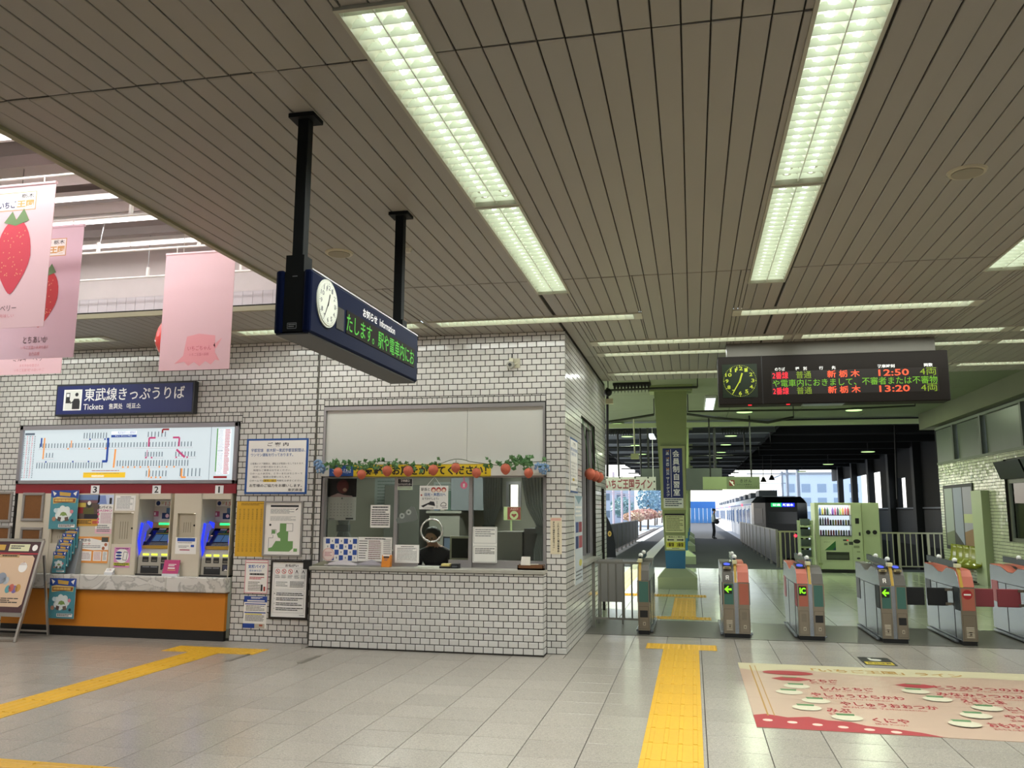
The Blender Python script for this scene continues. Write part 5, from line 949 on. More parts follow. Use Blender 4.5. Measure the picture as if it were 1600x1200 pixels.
# ------------------------------------------------------------------ tactile paving
def tac_mesh(w, h, dots):
    m = MB(YELLOW); m.box(-w/2, w/2, -h/2, h/2, 0, .003)
    if dots:
        n, k = max(3, round(w/.06)), max(3, round(h/.06))
        for i in range(n):
            for j in range(k):
                x, y = -w/2+w*(i+.5)/n, -h/2+h*(j+.5)/k; r = .014; m.faces([(x-r,y-r,.003),(x+r,y-r,.003),(x+r,y+r,.003),(x-r,y+r,.003),(x-r*.6,y-r*.6,.007),(x+r*.6,y-r*.6,.007),(x+r*.6,y+r*.6,.007),(x-r*.6,y+r*.6,.007)], [(0,1,5,4),(1,2,6,5),(2,3,7,6),(3,0,4,7),(4,5,6,7)])
    else:
        for i in range(4): x = -w/2+w*(i+.5)/4; m.prism([(x-.018, -h/2+.01, .003), (x+.018, -h/2+.01, .003), (x+.012, -h/2+.012, .007), (x-.012, -h/2+.012, .007)], (0, h-.02, 0))
    return m.mesh('tactile_tile')
def tac(name, label, tiles):
    t = thing(name, label, 'tactile paving', (tiles[0][0], tiles[0][1], 0)); cache = {}
    for (x, y, w, h, dots, rot) in tiles:
        k = (w, h, dots)
        if k not in cache: cache[k] = tac_mesh(w-.004, h-.004, dots)
        o = bpy.data.objects.new('tactile_tile', cache[k]); COL.objects.link(o); o.parent = t; o.location = Vector((x, y, 0))-t.location; o.rotation_euler.z = PI/2 if rot else 0
tac('tactile_path', 'yellow ribbed tactile strip leading from the viewer to the gates', [(-.174, 9.82-.4*i, .40, .4, False, False) for i in range(14)]+[(-.374+.4*i, 10.21, .4, .38, True, False) for i in range(2)])
tac('tactile_path', 'yellow tactile strip running to the ticket counter at left', [(-5.265, 8.36-.4*i, .36, .4, False, False) for i in range(9)]+[(-5.60+.37*i, 8.74, .37, .36, True, False) for i in range(3)])
tac('tactile_path', 'yellow tactile strip cut by the lower left corner', [(-.574-.4*i, 4.54, .4, .4, False, True) for i in range(24)])
tac('tactile_path', 'yellow tactile strip on the pale floor beyond the first gates', [(-.18, 13.26+.4*i, .37, .4, False, False) for i in range(7)]+[(-.38+.4*i, 12.90, .4, .3, True, False) for i in range(2)]+[(-1.2+.4*i, 16.25, .4, .4, True, False) for i in range(4)])
m = MB(M('#d8d29a', .3, var=.05)); m.box(-1.75, -1.35, 16.5, 70, .0, .004)
for k in range(4): m.box(-1.72+.1*k, -1.68+.1*k, 16.5, 70, .004, .008)
tag(m.build('platform_tactile_strip'), 'pale shining guide strip along the platform left of the pillar', 'tactile paving')
# ------------------------------------------------------------------ floor posters
t = thing('floor_poster', 'large pink floor poster of station names before the gates', 'floor poster', (1.98, 7.95, 0)); X0, X1, Y0, Y1 = .412, 3.56, 6.62, 9.30
m = MB(M('#b39a86', .4, var=.05, scale=2)); m.box(X0, X1, Y0, Y1, 0, .004); m.build('sheet', t)
p = Panel((X0, Y1, .004), (1,0,0), (0,-1,0), X1-X0, Y1-Y0); CRM = P('#beb694'); RD = P('#98282e'); GL = P('#a27c34')
def muv(px, py): q = on_z(px, py, .004); return (q.x-X0)/(X1-X0), (Y1-q.y)/(Y1-Y0)
p.poly([(0,0),(1,0),(1,.16),(.7,.12),(.4,.17),(.15,.10),(.05,.16),(0,.12)], CRM); p.poly([(0,1),(0,.86),(.03,.84),(.08,.87),(.13,.85),(.17,.88),(.22,.885),(.25,.92),(.31,.94),(.36,.965),(.40,1)], RD); p.up(); p.line([(.035,.05),(.035,.86)], .012, GL); p.line([(.050,.05),(.050,.86)], .008, GL)
for k in range(6): u = .03+.055*k; p.disc(u, .905+.012*k+.01, .012, P('#e0b8a8'), 10)
for v in (.36, .62): p.line([(0, v), (1, v)], .004, P('#a88a78'))
ROM = {'とちぎ': '栃木 Tochigi', 'しんとちぎ': '新栃木 Shin-tochigi', 'やしゅうひらかわ': '野州平川 Yashu-hirakawa', 'やしゅうおおつか': '野州大塚 Yashu-otsuka', 'みぶ': '壬生 Mibu', 'くにや': '国谷 Kuniya', 'とうぶうつのみや': '東武宇都宮 Tobu-utsunomiya', 'みなみうつのみや': '南宇都宮 Minami-utsunomiya', 'えそじま': '江曽島 Esojima', 'にしかわだ': '西川田 Nishi-kawada', 'やすづか': '安塚 Yasuzuka', 'おもちゃのまち': 'おもちゃのまち Omochanomachi'}
def sta(px0, py, px1, s, en=True):
    u0, v0 = muv(px0, py); u1, _ = muv(px1, py+2); p.text(u0, v0-.028, u1, v0+.028, s, RD, .03); p.text(u0, v0+.036, u0+(u1-u0)*.85, v0+.058, ROM[s], P('#a84a48'), .01, 1)
zx = lambda x: 1140+x/3.478; zy = lambda y: 1000+y/3.478
u0, v0 = muv(zx(460), zy(185)); u1, _ = muv(zx(1290), zy(210)); p.text(u0, .06, u1, .125, '「いちご王国」ライン', GL, .03)
for s, a, b, c in (('とちぎ', 430, 220, 590), ('しんとちぎ', 495, 260, 780), ('やしゅうひらかわ', 440, 295, 930), ('やしゅうおおつか', 600, 345, 1110), ('みぶ', 525, 380, 660), ('くにや', 775, 435, 975)): sta(zx(a), zy(b), zx(c), s)
for s, a, b, c in (('とうぶうつのみや', 1110, 255, 1640), ('みなみうつのみや', 1120, 292, 1660), ('えそじま', 1255, 330, 1490), ('にしかわだ', 1500, 375, 1800), ('やすづか', 1495, 418, 1750), ('おもちゃのまち', 1405, 462, 1790)): sta(zx(a), zy(b), zx(c), s)
for a, b in ((330, 212), (1010, 250)): u, v = muv(zx(a), zy(b)); p.poly([(u-.055,v),(u-.02,v-.035),(u+.03,v-.03),(u+.06,v),(u+.02,v+.035),(u-.03,v+.03)], RD); p.up(); p.rect(u-.02, v-.035, u+.02, v-.022, P('#5d7a4a'))
u, v = muv(zx(315), zy(180)); p.disc(u, v, .075, RD, 18, .04)
for a, b in ((365, 252), (325, 284), (470, 332), (420, 370), (640, 425), (1010, 282), (1130, 325), (1400, 375), (1340, 415), (1280, 462)): u, v = muv(zx(a), zy(b)); p.disc(u, v, .036, P('#c2bda4'), 18, .038); p.up(); p.poly([(u-.022,v-.045),(u+.022,v-.045),(u+.02,v-.022),(u-.02,v-.022)], P('#4e7a4a'))
p.done(t)
t = thing('floor_sticker', 'small black and yellow floor sticker between poster and gates', 'floor sticker', (1.84, 9.7, 0)); m = MB(P('#2a2a24')); m.box(1.69, 2.0, 9.50, 9.97, 0, .003); m.build('sheet', t); p = Panel((1.69, 9.97, .003), (1,0,0), (0,-1,0), .31, .47); p.rect(.06, .62, .94, .96, P('#c8b43a')); p.disc(.5, .35, .2, P('#c8c8bc'), 14); p.up(); p.text(.12, .7, .88, .88, '足元注意', INK, .02); p.rect(.3, .1, .4, .3, P('#c8c8bc')); p.done(t)
for k, (px, py) in enumerate(((378, 1027), (488, 1030))): q = on_z(px, py); m = MB(M('#6f6a60', .6)); m.box(q.x-.05, q.x+.01, q.y-.25, q.y+.2, 0, .003); tag(m.build('worn_tape'), 'worn grey tape mark on the floor, ' + ('left one near the dotted tiles', 'right one before the counter'), 'tape') if False else tag(m.build('worn_tape'), 'worn grey tape mark on the floor, ' + ('left one near the yellow dotted tiles' if k == 0 else 'right one before the tiled counter'), 'tape')
# ------------------------------------------------------------------ ticket gates
GTOP = M('#59554f', .45, var=.03); SAL = M('#ab604d', .5, var=.03); SALT = M('#bb6854', .5, var=.03); TEALP = M('#3f6a60', .5, var=.03); GY0, GY1 = 11.08, 12.60
PROF = [(GY0, .05), (GY0, .67), (GY0+.05, .79), (GY0+.12, .855), (GY0+.24, .872), (GY0+.48, .872), (GY0+.68, .805), (GY0+.86, .805), (GY0+1.10, .862), (GY1-.02, .872), (GY1, .80), (GY1, .05)]
def gate(label, x0, x1, halves, post=True, side=('#32383a',), bar='rail', sidepl=True, leftside=True):
    t = thing('ticket_gate', label, 'ticket gate', ((x0+x1)/2, (GY0+GY1)/2, 0), 'automatic ticket gates'); m = MB(BLACK); m.box(x0+.01, x1-.01, GY0+.01, GY1-.05, .003, .055); m.build('plinth', t)
    m = MB(STEEL); m.prism([(x0, y, z) for y, z in PROF], (x1-x0, 0, 0)); m.build('body', t, .004)
    for sgn, xx in ((-1, x0), (1, x1)):
        for (ya, yb_) in ((GY0+.02, GY0+.20), (GY1-.28, GY1-.05)): m = MB(P(side[0])); m.box(xx+(-.006 if sgn < 0 else 0), xx+(0 if sgn < 0 else .006), ya, yb_, .40, .67); m.build('flap_pocket', t)
        m = MB(DARK); m.box(xx+(-.004 if sgn < 0 else 0), xx+(0 if sgn < 0 else .004), GY0+.25, GY1-.3, .655, .662).box(xx+(-.004 if sgn < 0 else 0), xx+(0 if sgn < 0 else .004), GY0+.245, GY0+.255, .06, .66).box(xx+(-.004 if sgn < 0 else 0), xx+(0 if sgn < 0 else .004), GY0+.95, GY0+.96, .06, .66); m.build('seam', t)
        m = MB(STEEL); m.box(xx+(-.035 if sgn < 0 else 0), xx+(0 if sgn < 0 else .035), GY0+.15, GY1-.1, .02, .045); m.build('kick_rail', t)
    n = len(halves); gap = .04 if n > 1 else 0; hw = (x1-x0-gap)/n
    for k, h in enumerate(halves):
        a = x0+k*(hw+gap); b = a+hw; top = GTOP if h['top'] == 'g' else SALT; pan = TEALP if h['pan'] == 't' else SAL
        m = MB(top); m.prism([(a+.004, GY0-.004, .675), (a+.004, GY0+.045, .795), (a+.004, GY0+.115, .862), (a+.004, GY0+.24, .878), (a+.004, GY0+.44, .879), (a+.004, GY0+.44, .80), (a+.004, GY0+.02, .675)], (hw-.008, 0, 0)); m.build('top_cover', t)
        m = MB(top); m.prism([(a+.004, GY0+.44, .881), (a+.004, GY0+.50, .875), (a+.004, GY0+.68, .812), (a+.004, GY0+.86, .812), (a+.004, GY0+1.10, .869), (a+.004, GY1-.02, .878), (a+.004, GY1-.02, .80), (a+.004, GY0+.44, .80)], (hw-.008, 0, 0)); m.build('rear_cover', t)
        m = MB(STEELB); m.box(a+.003, b-.003, GY0-.010, GY0, .055, .672); fr_ = m.build('front_plate', t)
        m = MB(pan); m.box(a+.018, b-.012, GY0-.013, GY0-.009, .405, .66); m.build('colour_panel', t)
        p = Panel((a+.003, GY0-.0105, .672), (1,0,0), (0,0,-1), hw-.006, .617); p.line([(.08,.52),(.92,.52),(.92,.97),(.08,.97),(.08,.52)], .004, P('#5f574a'))
        if h['low'] == 'box': p.rect(.16, .60, .86, .74, BLACK)
        elif h['low'] == 'vent':
            for j in range(8): p.rect(.28, .58+.02*j, .72, .588+.02*j, P('#6a6154'))
        else:
            for j in range(7): p.rect(.25, .74+.03*j, .78, .755+.03*j, P('#c8bda8'))
        p.rect(.42, .83, .66, .90, P('#b8ac96')); p.up(); p.rect(.48, .85, .60, .885, P('#6a6154')); p.done(t, 'panel_marks')
        if h.get('disp'):
            zc = .59; w = hw*.66; cx = (a+b)/2-.004
            if h['disp'] == 'no':
                p = Panel((cx-.055, GY0-.0135, zc+.055), (1,0,0), (0,0,-1), .11, .11); p.disc(.5, .5, .5, P('#a01c22'), 28); p.up().rect(.15, .42, .85, .58, PAPER); p.done(t, 'no_entry_mark')
            else:
                m = MB(P('#0f160c')); m.box(cx-w/2, cx+w/2, GY0-.018, GY0-.012, zc-.055, zc+.055); d = m.build('display', t); p = Panel((cx-w/2, GY0-.018, zc+.055), (1,0,0), (0,0,-1), w, .11); L = E('#86e81a', 1.5)
                if h['disp'] == 'IC': p.text(.12, .14, .90, .80, 'IC', L, .04)
                else: p.poly([(.02,.5),(.50,.12),(.62,.16),(.42,.40),(.96,.40),(.96,.62),(.42,.62),(.62,.84),(.50,.88)], L)
                p.done(d, 'led_sign')
        if h.get('reader'):
            m = MB(P('#14161c')); m.prism([(a+.012, GY0+.10, .866), (a+.012, GY0+.26, .902), (a+.012, GY0+.40, .902), (a+.012, GY0+.40, .87), (a+.012, GY0+.10, .85)], (hw-.03, 0, 0)); r = m.build('card_reader', t)
            D = Vector((0, -.16, -.036)).normalized(); p = Panel((a+.012, GY0+.255, .9035), (1,0,0), D, hw-.03, .155); p.disc(.5, .5, .36, E('#4a5cff', 1.3), 24, .34); p.done(r, 'blue_target')
            if h['top'] == 'g': m = MB(M('#b8a878', .4)); m.box(a+.02, b-.03, GY0+.04, GY0+.11, .835, .86); s = m.build('ticket_slot', t); m = MB(INK); m.box(a+.035, b-.045, GY0+.037, GY0+.041, .842, .852); m.build('slot_mouth', s)
        if h.get('logo'): p = Panel(((a+b)/2-.03, GY0-.006+.008, .76), (1,0,0), Vector((0, -.038, -.095)), .045, .06); p.rect(.1, .05, .3, .95, PAPER); p.rect(.3, .05, .9, .2, PAPER); p.rect(.7, .2, .9, .5, PAPER); p.rect(.3, .45, .9, .6, PAPER); p.poly([(.55,.6),(.75,.6),(.95,.95),(.75,.95)], PAPER); p.done(t, 'ic_emblem')
    if post:
        xp = (x0+x1)/2 if n > 1 else (x1-.025 if bar != 'left' else x0+.03); m = MB(M('#b8963a', .35)); m.prism([(xp-.016, GY0-.008, .672), (xp-.016, GY0+.06, .86), (xp-.016, GY0+.10, .90), (xp-.016, GY0+.12, .90), (xp-.016, GY0+.12, .80), (xp-.016, GY0+.02, .672)], (.032, 0, 0)); m.build('gold_post', t)
        m = MB(M('#d8d2a8', .3)); m.box(xp-.028, xp+.028, GY0+.06, GY0+.18, .895, .94); m.build('lamp_cap', t, .006)
        m = MB(M('#1c2228', .2)); m.bar((xp, GY0+.16, .925), (xp, GY1-.1, .945), .03, .075); r = m.build('guide_bar', t)
        for y in (GY0+.22, GY0+.9): m = MB(M('#eef0ea', .2)); m.ball((xp+.004, y, .985 if y > 11.6 else .978), .03, 12, 8); m.build('white_knob', r)
    return t
G = dict
gate('single narrow grey gate with teal panel at the railing', -.72, -.572, [G(top='g', pan='t', low='box')], bar='left')
gate('gate with salmon right half and green arrow on the left half', .335, .660, [G(top='g', pan='t', disp='arrow', low='grill', reader=1, logo=1), G(top='s', pan='s', low='vent')])
gate('gate with salmon left half and green IC sign', 1.225, 1.538, [G(top='s', pan='s', disp='IC', low='vent', reader=1), G(top='g', pan='t', low='box')], side=('#a85a5c',))
gate('grey gate with green arrow beside the closed black flaps', 2.180, 2.480, [G(top='g', pan='t', disp='arrow', low='grill', reader=1, logo=1), G(top='g', pan='t', low='box', reader=1)])
gate('gate with red no-entry disc between black and red flaps', 3.065, 3.235, [G(top='s', pan='s', disp='no', low='grill')], bar='left')
gate('gate with pink top cut by the right edge of the picture', 3.88, 4.19, [G(top='s', pan='s', low='vent'), G(top='s', pan='s', low='box')], side=('#a85a5c',))
def flap(label, x0, x1, hinge, col):
    y = 11.45; m = MB(M(col, .6, var=.03)); m.box(x0, x1, y-.015, y+.015, .42, .635); o = m.build('gate_flap', None, .008); tag(o, label, 'gate flap', 'closed gate flaps'); m = MB(STEELB)
    hx = x0 if hinge < 0 else x1
    for z in (.60, .43): m.box(hx-.03, hx+.03, y-.03, y+.005, z, z+.03)
    m.build('hinge', o)
flap('black closed flap on the arrow gate side', 2.515, 2.765, -1, '#17181a'); flap('black closed flap on the no-entry gate side', 2.80, 3.03, 1, '#17181a'); flap('red closed flap on the no-entry gate side', 3.27, 3.545, -1, '#8c3c42'); flap('red closed flap reaching the right edge of the picture', 3.585, 3.845, 1, '#8c3c42')
# railing beside the office wall
t = thing('railing', 'grey metal railing between the office wall and first gate', 'railing', (-1.03, 11.6, 0)); RM = M('#8f8d84', .35, metal=.6); m = MB(RM); m.bar((-1.36, 11.6, .86), (-.73, 11.6, .86), .04, .03); m.build('top_rail', t); m = MB(RM); m.bar((-1.36, 11.6, .125), (-.73, 11.6, .125), .03, .025); m.build('bottom_rail', t)
m = MB(RM); m.box(-1.365, -1.325, 11.58, 11.62, 0, .86); m.build('post', t)
for i in range(5): x = -1.25+.105*i; m = MB(RM); m.tube([(x, 11.6, .125), (x, 11.6, .85)], .011, 8); m.build('baluster', t)
t = thing('grey_board', 'plain grey board standing behind the railing', 'board', (-1.13, 12.0, 0)); m = MB(M('#a2a09a', .5)); m.box(-1.33, -.98, 12.0, 12.02, .3, .88); m.build('sheet', t); m = MB(RM); m.box(-1.33, -1.31, 12.0, 12.03, 0, .3).box(-1.0, -.98, 12.0, 12.03, 0, .3); m.build('foot', t)
# ------------------------------------------------------------------ concourse beyond the gates
OLIVE = M('#8d9a68', .5, var=.05, scale=2); BLUEP = M('#2f6f96', .5, var=.04)
def column(Y, label, signs=False):
    t = thing('pillar', label, 'pillar', (-.36, Y+.4, 0), 'platform pillars'); t['kind'] = 'structure'
    m = MB(PAINTG); m.box(-.735, .05, Y, Y+.95, 0, .226); x0, x1 = -.57, -.185; y0, y1 = Y+.25, Y+.70
    m.faces([(-.735, Y, .226), (.05, Y, .226), (.05, Y+.95, .226), (-.735, Y+.95, .226), (x0-.02, y0-.02, .39), (x1+.02, y0-.02, .39), (x1+.02, y1+.02, .39), (x0-.02, y1+.02, .39)], [(0,1,5,4), (1,2,6,5), (2,3,7,6), (3,0,4,7), (4,5,6,7)]); m.build('base_block', t)
    def sec(z): k = max(0, (z-.39)/3.68); return (x0-.173*k, x1+.123*k)
    def tap(z0, z1, mt, nm):
        a, b = sec(z0), sec(z1); mm = MB(mt); mm.faces([(a[0], y0, z0), (a[1], y0, z0), (a[1], y1, z0), (a[0], y1, z0), (b[0], y0, z1), (b[1], y0, z1), (b[1], y1, z1), (b[0], y1, z1)], [(3,2,1,0), (4,5,6,7), (0,1,5,4), (1,2,6,5), (2,3,7,6), (3,0,4,7)]); return mm.build(nm, t)
    tap(.39, .75, BLUEP, 'blue_foot'); tap(.75, 4.06, OLIVE, 'shaft')
    m = MB(OLIVE); m.box(-.85, .05, Y+.2, Y+.75, 4.06, 4.20); m.build('head', t)
    return t
column(17.6, 'olive pillar with blue foot carrying the navy study-room sign')
for k in range(4): column(25.9+8*k, ['second pillar behind the signed pillar on the platform', 'third pillar of the platform row', 'fourth pillar of the platform row', 'last pillar of the platform row'][k])
SY = 17.84
t = thing('pillar_sign', 'tall navy sign with white vertical lettering on the pillar', 'sign', (-.39, SY, 1.62)); m = MB(M('#a9b07c', .5)); m.box(-.645, -.135, SY-.03, SY, 1.58, 2.90); m.build('frame', t)
a, b = on_y(1036, 704, SY-.03), on_y(1066.5, 782, SY-.03); m = MB(NAVY); m.box(-.59, -.19, SY-.036, SY-.03, 1.82, 2.85); m.build('navy_face', t); m = MB(P('#dfe3dc')); m.box(-.59, -.19, SY-.036, SY-.03, 1.62, 1.82); m.build('white_foot', t)
p = Panel((-.59, SY-.036, 2.85), (1,0,0), (0,0,-1), .40, 1.03); p.vtext(.68, .03, .96, '会員制自習室', Wt, .36, .02); p.rect(.40, .02, .425, .98, Wt)
for i, ch in enumerate('THE THIRD DESK'):
    if ch != ' ':
        vs_, fs = glyphs(ch, .02, 2); p.mb.mat(P('#e0a03a') if i in (0, 4, 10) else Wt); p.mb.faces([p.pt(.18+y*.20, .035+.036*i+x*.05) for x, y in vs_], fs)
p.vtext(.24, .57, .97, 'サードデスク', Wt, .20, .01); p.done(t, 'lettering'); p = Panel((-.59, SY-.036, 1.82), (1,0,0), (0,0,-1), .40, .2); p.scrib(.08, .1, .92, .92, 4, P('#3a4658'), .5); p.done(t)
m = MB(PAPER); m.box(-.575, -.178, SY-.01, SY, 1.115, 1.50); o = m.build('notice'); tag(o, 'white notice with dark heading on the pillar below the navy sign', 'notice'); p = Panel((-.575, SY-.01, 1.50), (1,0,0), (0,0,-1), .397, .385); p.rect(0, 0, 1, 1, P('#c9d09a')); p.up(); p.rect(0, 0, 1, .09, INK); p.line([(0,0),(1,0),(1,1),(0,1),(0,0)], .006, INK); p.scrib(.07, .15, .93, .95, 9, INK, .35); p.done(o)
m = MB(P('#d4d64a')); m.box(-.556, -.183, SY-.01, SY, .775, 1.055); o = m.build('track_sign'); tag(o, 'yellow sign with arrows to tracks 1 and 2 on the pillar', 'sign'); p = Panel((-.556, SY-.01, 1.055), (1,0,0), (0,0,-1), .373, .28); p.rect(0, 0, 1, .45, P('#d3daa8')); p.rect(0, .86, 1, 1, P('#d3daa8')); p.up(); p.text(.12, .04, .88, .16, '乗換のご案内', INK, .01); p.poly([(.04,.31),(.14,.22),(.14,.27),(.42,.27),(.42,.35),(.14,.35),(.14,.40)], INK); p.poly([(.96,.31),(.86,.22),(.86,.27),(.58,.27),(.58,.35),(.86,.35),(.86,.40)], INK); p.text(.06, .5, .42, .8, '1番線', P('#4a3a10'), .03); p.text(.56, .5, .93, .8, '2番線', P('#4a3a10'), .03); p.scrib(.3, .89, .7, .97, 1, INK); p.done(o)
# lamps on the slab and under the canopy
def disc(px, py, z, label, r=.17, green=True):
    q = on_z(px, py, z); t = thing('round_lamp', label, 'ceiling lamp', q, 'round lamps over the concourse and platform'); m = MB(M('#8a8f7c', .5)); m.tube([(q.x, q.y, z-.05), (q.x, q.y, z)], [r+.02, r-.02], 20); m.build('housing', t); m = MB(E('#d2ffa8', DISC_E)); m.cyl((q.x, q.y, z-.056), (q.x, q.y, z-.05), r, n=20); m.build('lens', t); lamp('lamp', t, (q.x, q.y, z-.07), .3, .3, DISC_W if z > 4.19 else DISC_W*.25, (.84, 1.0, .68))
for k, (x, y, z) in enumerate(((1163, 641, 4.194), (1154, 658, 4.194), (965, 660, 4.194), (1334, 638, 4.194), (1142, 679, 4.19), (1134, 693, 4.19), (1127, 705, 4.19), (1122, 714, 4.19), (1117, 721, 4.19), (980, 680, 4.19), (993, 694, 4.19), (1003, 708, 4.19), (1356, 704, 3.95), (1294, 724, 3.95), (1253, 736, 3.95))):
    disc(x, y, z, ['round lamp on the slab below the departure clock', 'second round lamp on the slab near the cross beam', 'round lamp on the slab left of the pillar', 'round lamp on the slab below right end of the board', 'first round lamp under the canopy right of the pillar', 'second round lamp under the canopy right of the pillar', 'third round lamp under the canopy right of the pillar', 'fourth round lamp under the canopy right of the pillar', 'fifth round lamp under the canopy right of the pillar', 'first round lamp under the canopy left of the pillar', 'second round lamp under the canopy left of the pillar', 'third round lamp under the canopy left of the pillar', 'hanging round lamp in the dark shed, nearest', 'hanging round lamp in the dark shed, middle', 'hanging round lamp in the dark shed, farthest'][k], .2 if k < 12 else .25)
    if k > 11: q = on_z(x, y, z); m = MB(DARK); m.tube([(q.x, q.y, z), (q.x, q.y, 4.45)], .015, 6); tag(m.build('lamp_rod'), 'thin rod holding the %s hanging round lamp of the shed' % ('nearest', 'middle', 'farthest')[k-12], 'rod')
for k, (x0, y0, x1, y1) in enumerate(((1109, 637, 1109, 618), (1020, 684, 1016, 674))):
    z = 4.19; a, b = on_z(x0, y0, z), on_z(x1, y1, z); t = thing('square_lamp', ['white rectangular lamp on the slab left of the departure board', 'white rectangular lamp under the canopy left of the pillar'][k], 'ceiling lamp', a); m = MB(M('#c8ccc0', .4)); xx = (a.x+b.x)/2; m.box(xx-.13, xx+.13, min(a.y, b.y), max(a.y, b.y), z-.06, z); m.build('housing', t); m = MB(E('#e8f4ff', 3)); m.box(xx-.10, xx+.10, min(a.y, b.y)+.05, max(a.y, b.y)-.05, z-.066, z-.06); m.build('lens', t)
# pipes, toothed strips, poles under the slab
def pipe(name, label, path, r, m_):
    m = MB(m_); m.tube(path, r, 8)
    if name == 'conduit':
        for q in (path[0], path[-1]): m.tube([q, Vector((q.x, q.y, 4.195))], .012, 5)
    tag(m.build(name), label, 'pipe')
PD = M('#2f3428', .6)
pipe('conduit', 'dark conduit under the slab left of the pillar', [on_y(945, 660, 20), on_y(985, 654, 20), on_y(1022, 648, 20)], .03, PD); pipe('conduit', 'dark conduit sagging under the slab right of the pillar', [on_y(1073, 647, 20), on_y(1120, 653, 20), on_y(1200, 660, 20), on_y(1240, 652, 20)], .03, PD); pipe('conduit', 'dark conduit crossing high before the pillar head', [on_y(950, 610, 17), on_y(1020, 607, 17), on_y(1090, 605, 17)], .025, PD); pipe('conduit', 'long thin conduit below the right part of the slab', [on_y(1075, 643, 19), on_y(1300, 640, 19), on_y(1430, 634, 19)], .02, PD)
for k, (x0, y0, x1, z) in enumerate(((957, 598, 1016, 4.19), (948, 671, 992, 4.18), (1127, 669, 1173, 4.18), (1118, 699, 1149, 4.18))):
    a, b = on_z(x0, y0, z), on_z(x1, y0, z); m = MB(M('#1c1d16', .8)); n = 11; Ym = (a.y+b.y)/2
    m.box(a.x, b.x, Ym-.03, Ym+.25, z-.05, z)
    for i in range(n): x = a.x+(b.x-a.x)*(i+.5)/n; s = (b.x-a.x)/n*.36; m.faces([(x-s, Ym-.03, z-.05), (x+s, Ym-.03, z-.05), (x+s, Ym+.1, z-.05), (x-s, Ym+.1, z-.05), (x, Ym+.03, z-.22)], [(0,1,4), (1,2,4), (2,3,4), (3,0,4)])
    tag(m.build('toothed_strip'), ['black toothed strip under the slab beside the office wall end', 'black toothed strip under the canopy left of the pillar', 'black toothed strip under the canopy right of the pillar, near', 'black toothed strip under the canopy right of the pillar, far'][k], 'strip')
t = thing('wall_end_pole', 'black pole with beige box at the end of the office side wall', 'pole', on_y(949, 745, 14)); m = MB(BLACK); m.tube([on_y(949, 745, 14), on_y(949, 606, 14)], .022, 8); m.build('pole', t); q = on_y(952, 627, 13.9); m = MB(M('#c6bd96', .5)); m.box(q.x-.06, q.x+.06, 13.88, 13.98, q.z-.04, q.z+.04); m.build('beige_box', t); m = MB(BLACK); q = on_y(950, 613, 13.95); m.ball(q, .07, 10, 6); m.build('dark_head', t)
t = thing('hanging_pole', 'pale thin hanging pole with small box left of the pillar', 'pole', on_y(991, 712, 20)); m = MB(M('#c2c6a4', .5)); m.tube([on_y(990, 653, 20), on_y(992, 712, 20)], .018, 8); m.build('pole', t); q = on_y(992, 713, 20); m = MB(M('#a4aa80', .5)); m.box(q.x-.09, q.x+.09, 19.9, 20.1, q.z-.06, q.z+.06); m.build('box', t)
for k, (x, y0, y1, Y) in enumerate(((1000, 676, 745, 27), (1115, 668, 745, 27), (1162, 668, 706, 27.5), (965, 676, 745, 28), (1400, 700, 780, 30))):
    pipe('hanger_rod', 'dark hanger rod under the canopy, ' + ('left of the pillar', 'right of the pillar', 'below the board clock', 'near the office wall end', 'far right in the shed')[k], [Vector((on_y(x, y0, Y).x, Y, 4.2 if x < 1300 else 4.46)), on_y(x+2, y1, Y)], .03, BLACK)
for k in range(6): Y = 29+5*k; pipe('cross_rod', 'dark cross rod spanning under the canopy, number %s from the gates' % ('one', 'two', 'three', 'four', 'five', 'six')[k], [(-3.6, Y, 3.72), (2.58, Y, 3.72), (2.58, Y, 4.19)], .03, BLACK)
# signs over the platform
m = MB(M('#474b48', .6)); m.box(-1.51, .88, 26.0, 26.2, 2.18, 2.84); o = m.build('grey_header_panel'); tag(o, 'grey blank header panel hanging behind the pillar', 'panel')
for x in (-1.3, .7): m = MB(BLACK); m.box(x-.03, x+.03, 26.07, 26.13, 2.84, 4.2); m.build('hanger', o)
m = MB(M('#b7b4ae', .8)); m.box(-2.62, -1.07, 25.75, 25.77, 2.17, 2.575); o = m.build('line_banner'); tag(o, 'white cloth banner with red strawberry-line lettering left of the pillar', 'banner'); p = Panel((-2.62, 25.75, 2.575), (1,0,0), (0,0,-1), 1.55, .405); p.text(.02, .14, .93, .9, 'いちご王国ライン', P('#7c2f3a'), .03)
for u, v in ((.05,.06),(.3,.05),(.6,.06),(.85,.06),(.97,.35),(.97,.9),(.7,.93),(.5,.95)): p.disc(u, v, .018, INK, 8)
p.done(o); m = MB(PAPER)
for x in (-2.5, -1.15): m.tube([(x, 25.76, 2.57), (x, 25.76, 4.2)], .008, 5)
m.build('cord', o)
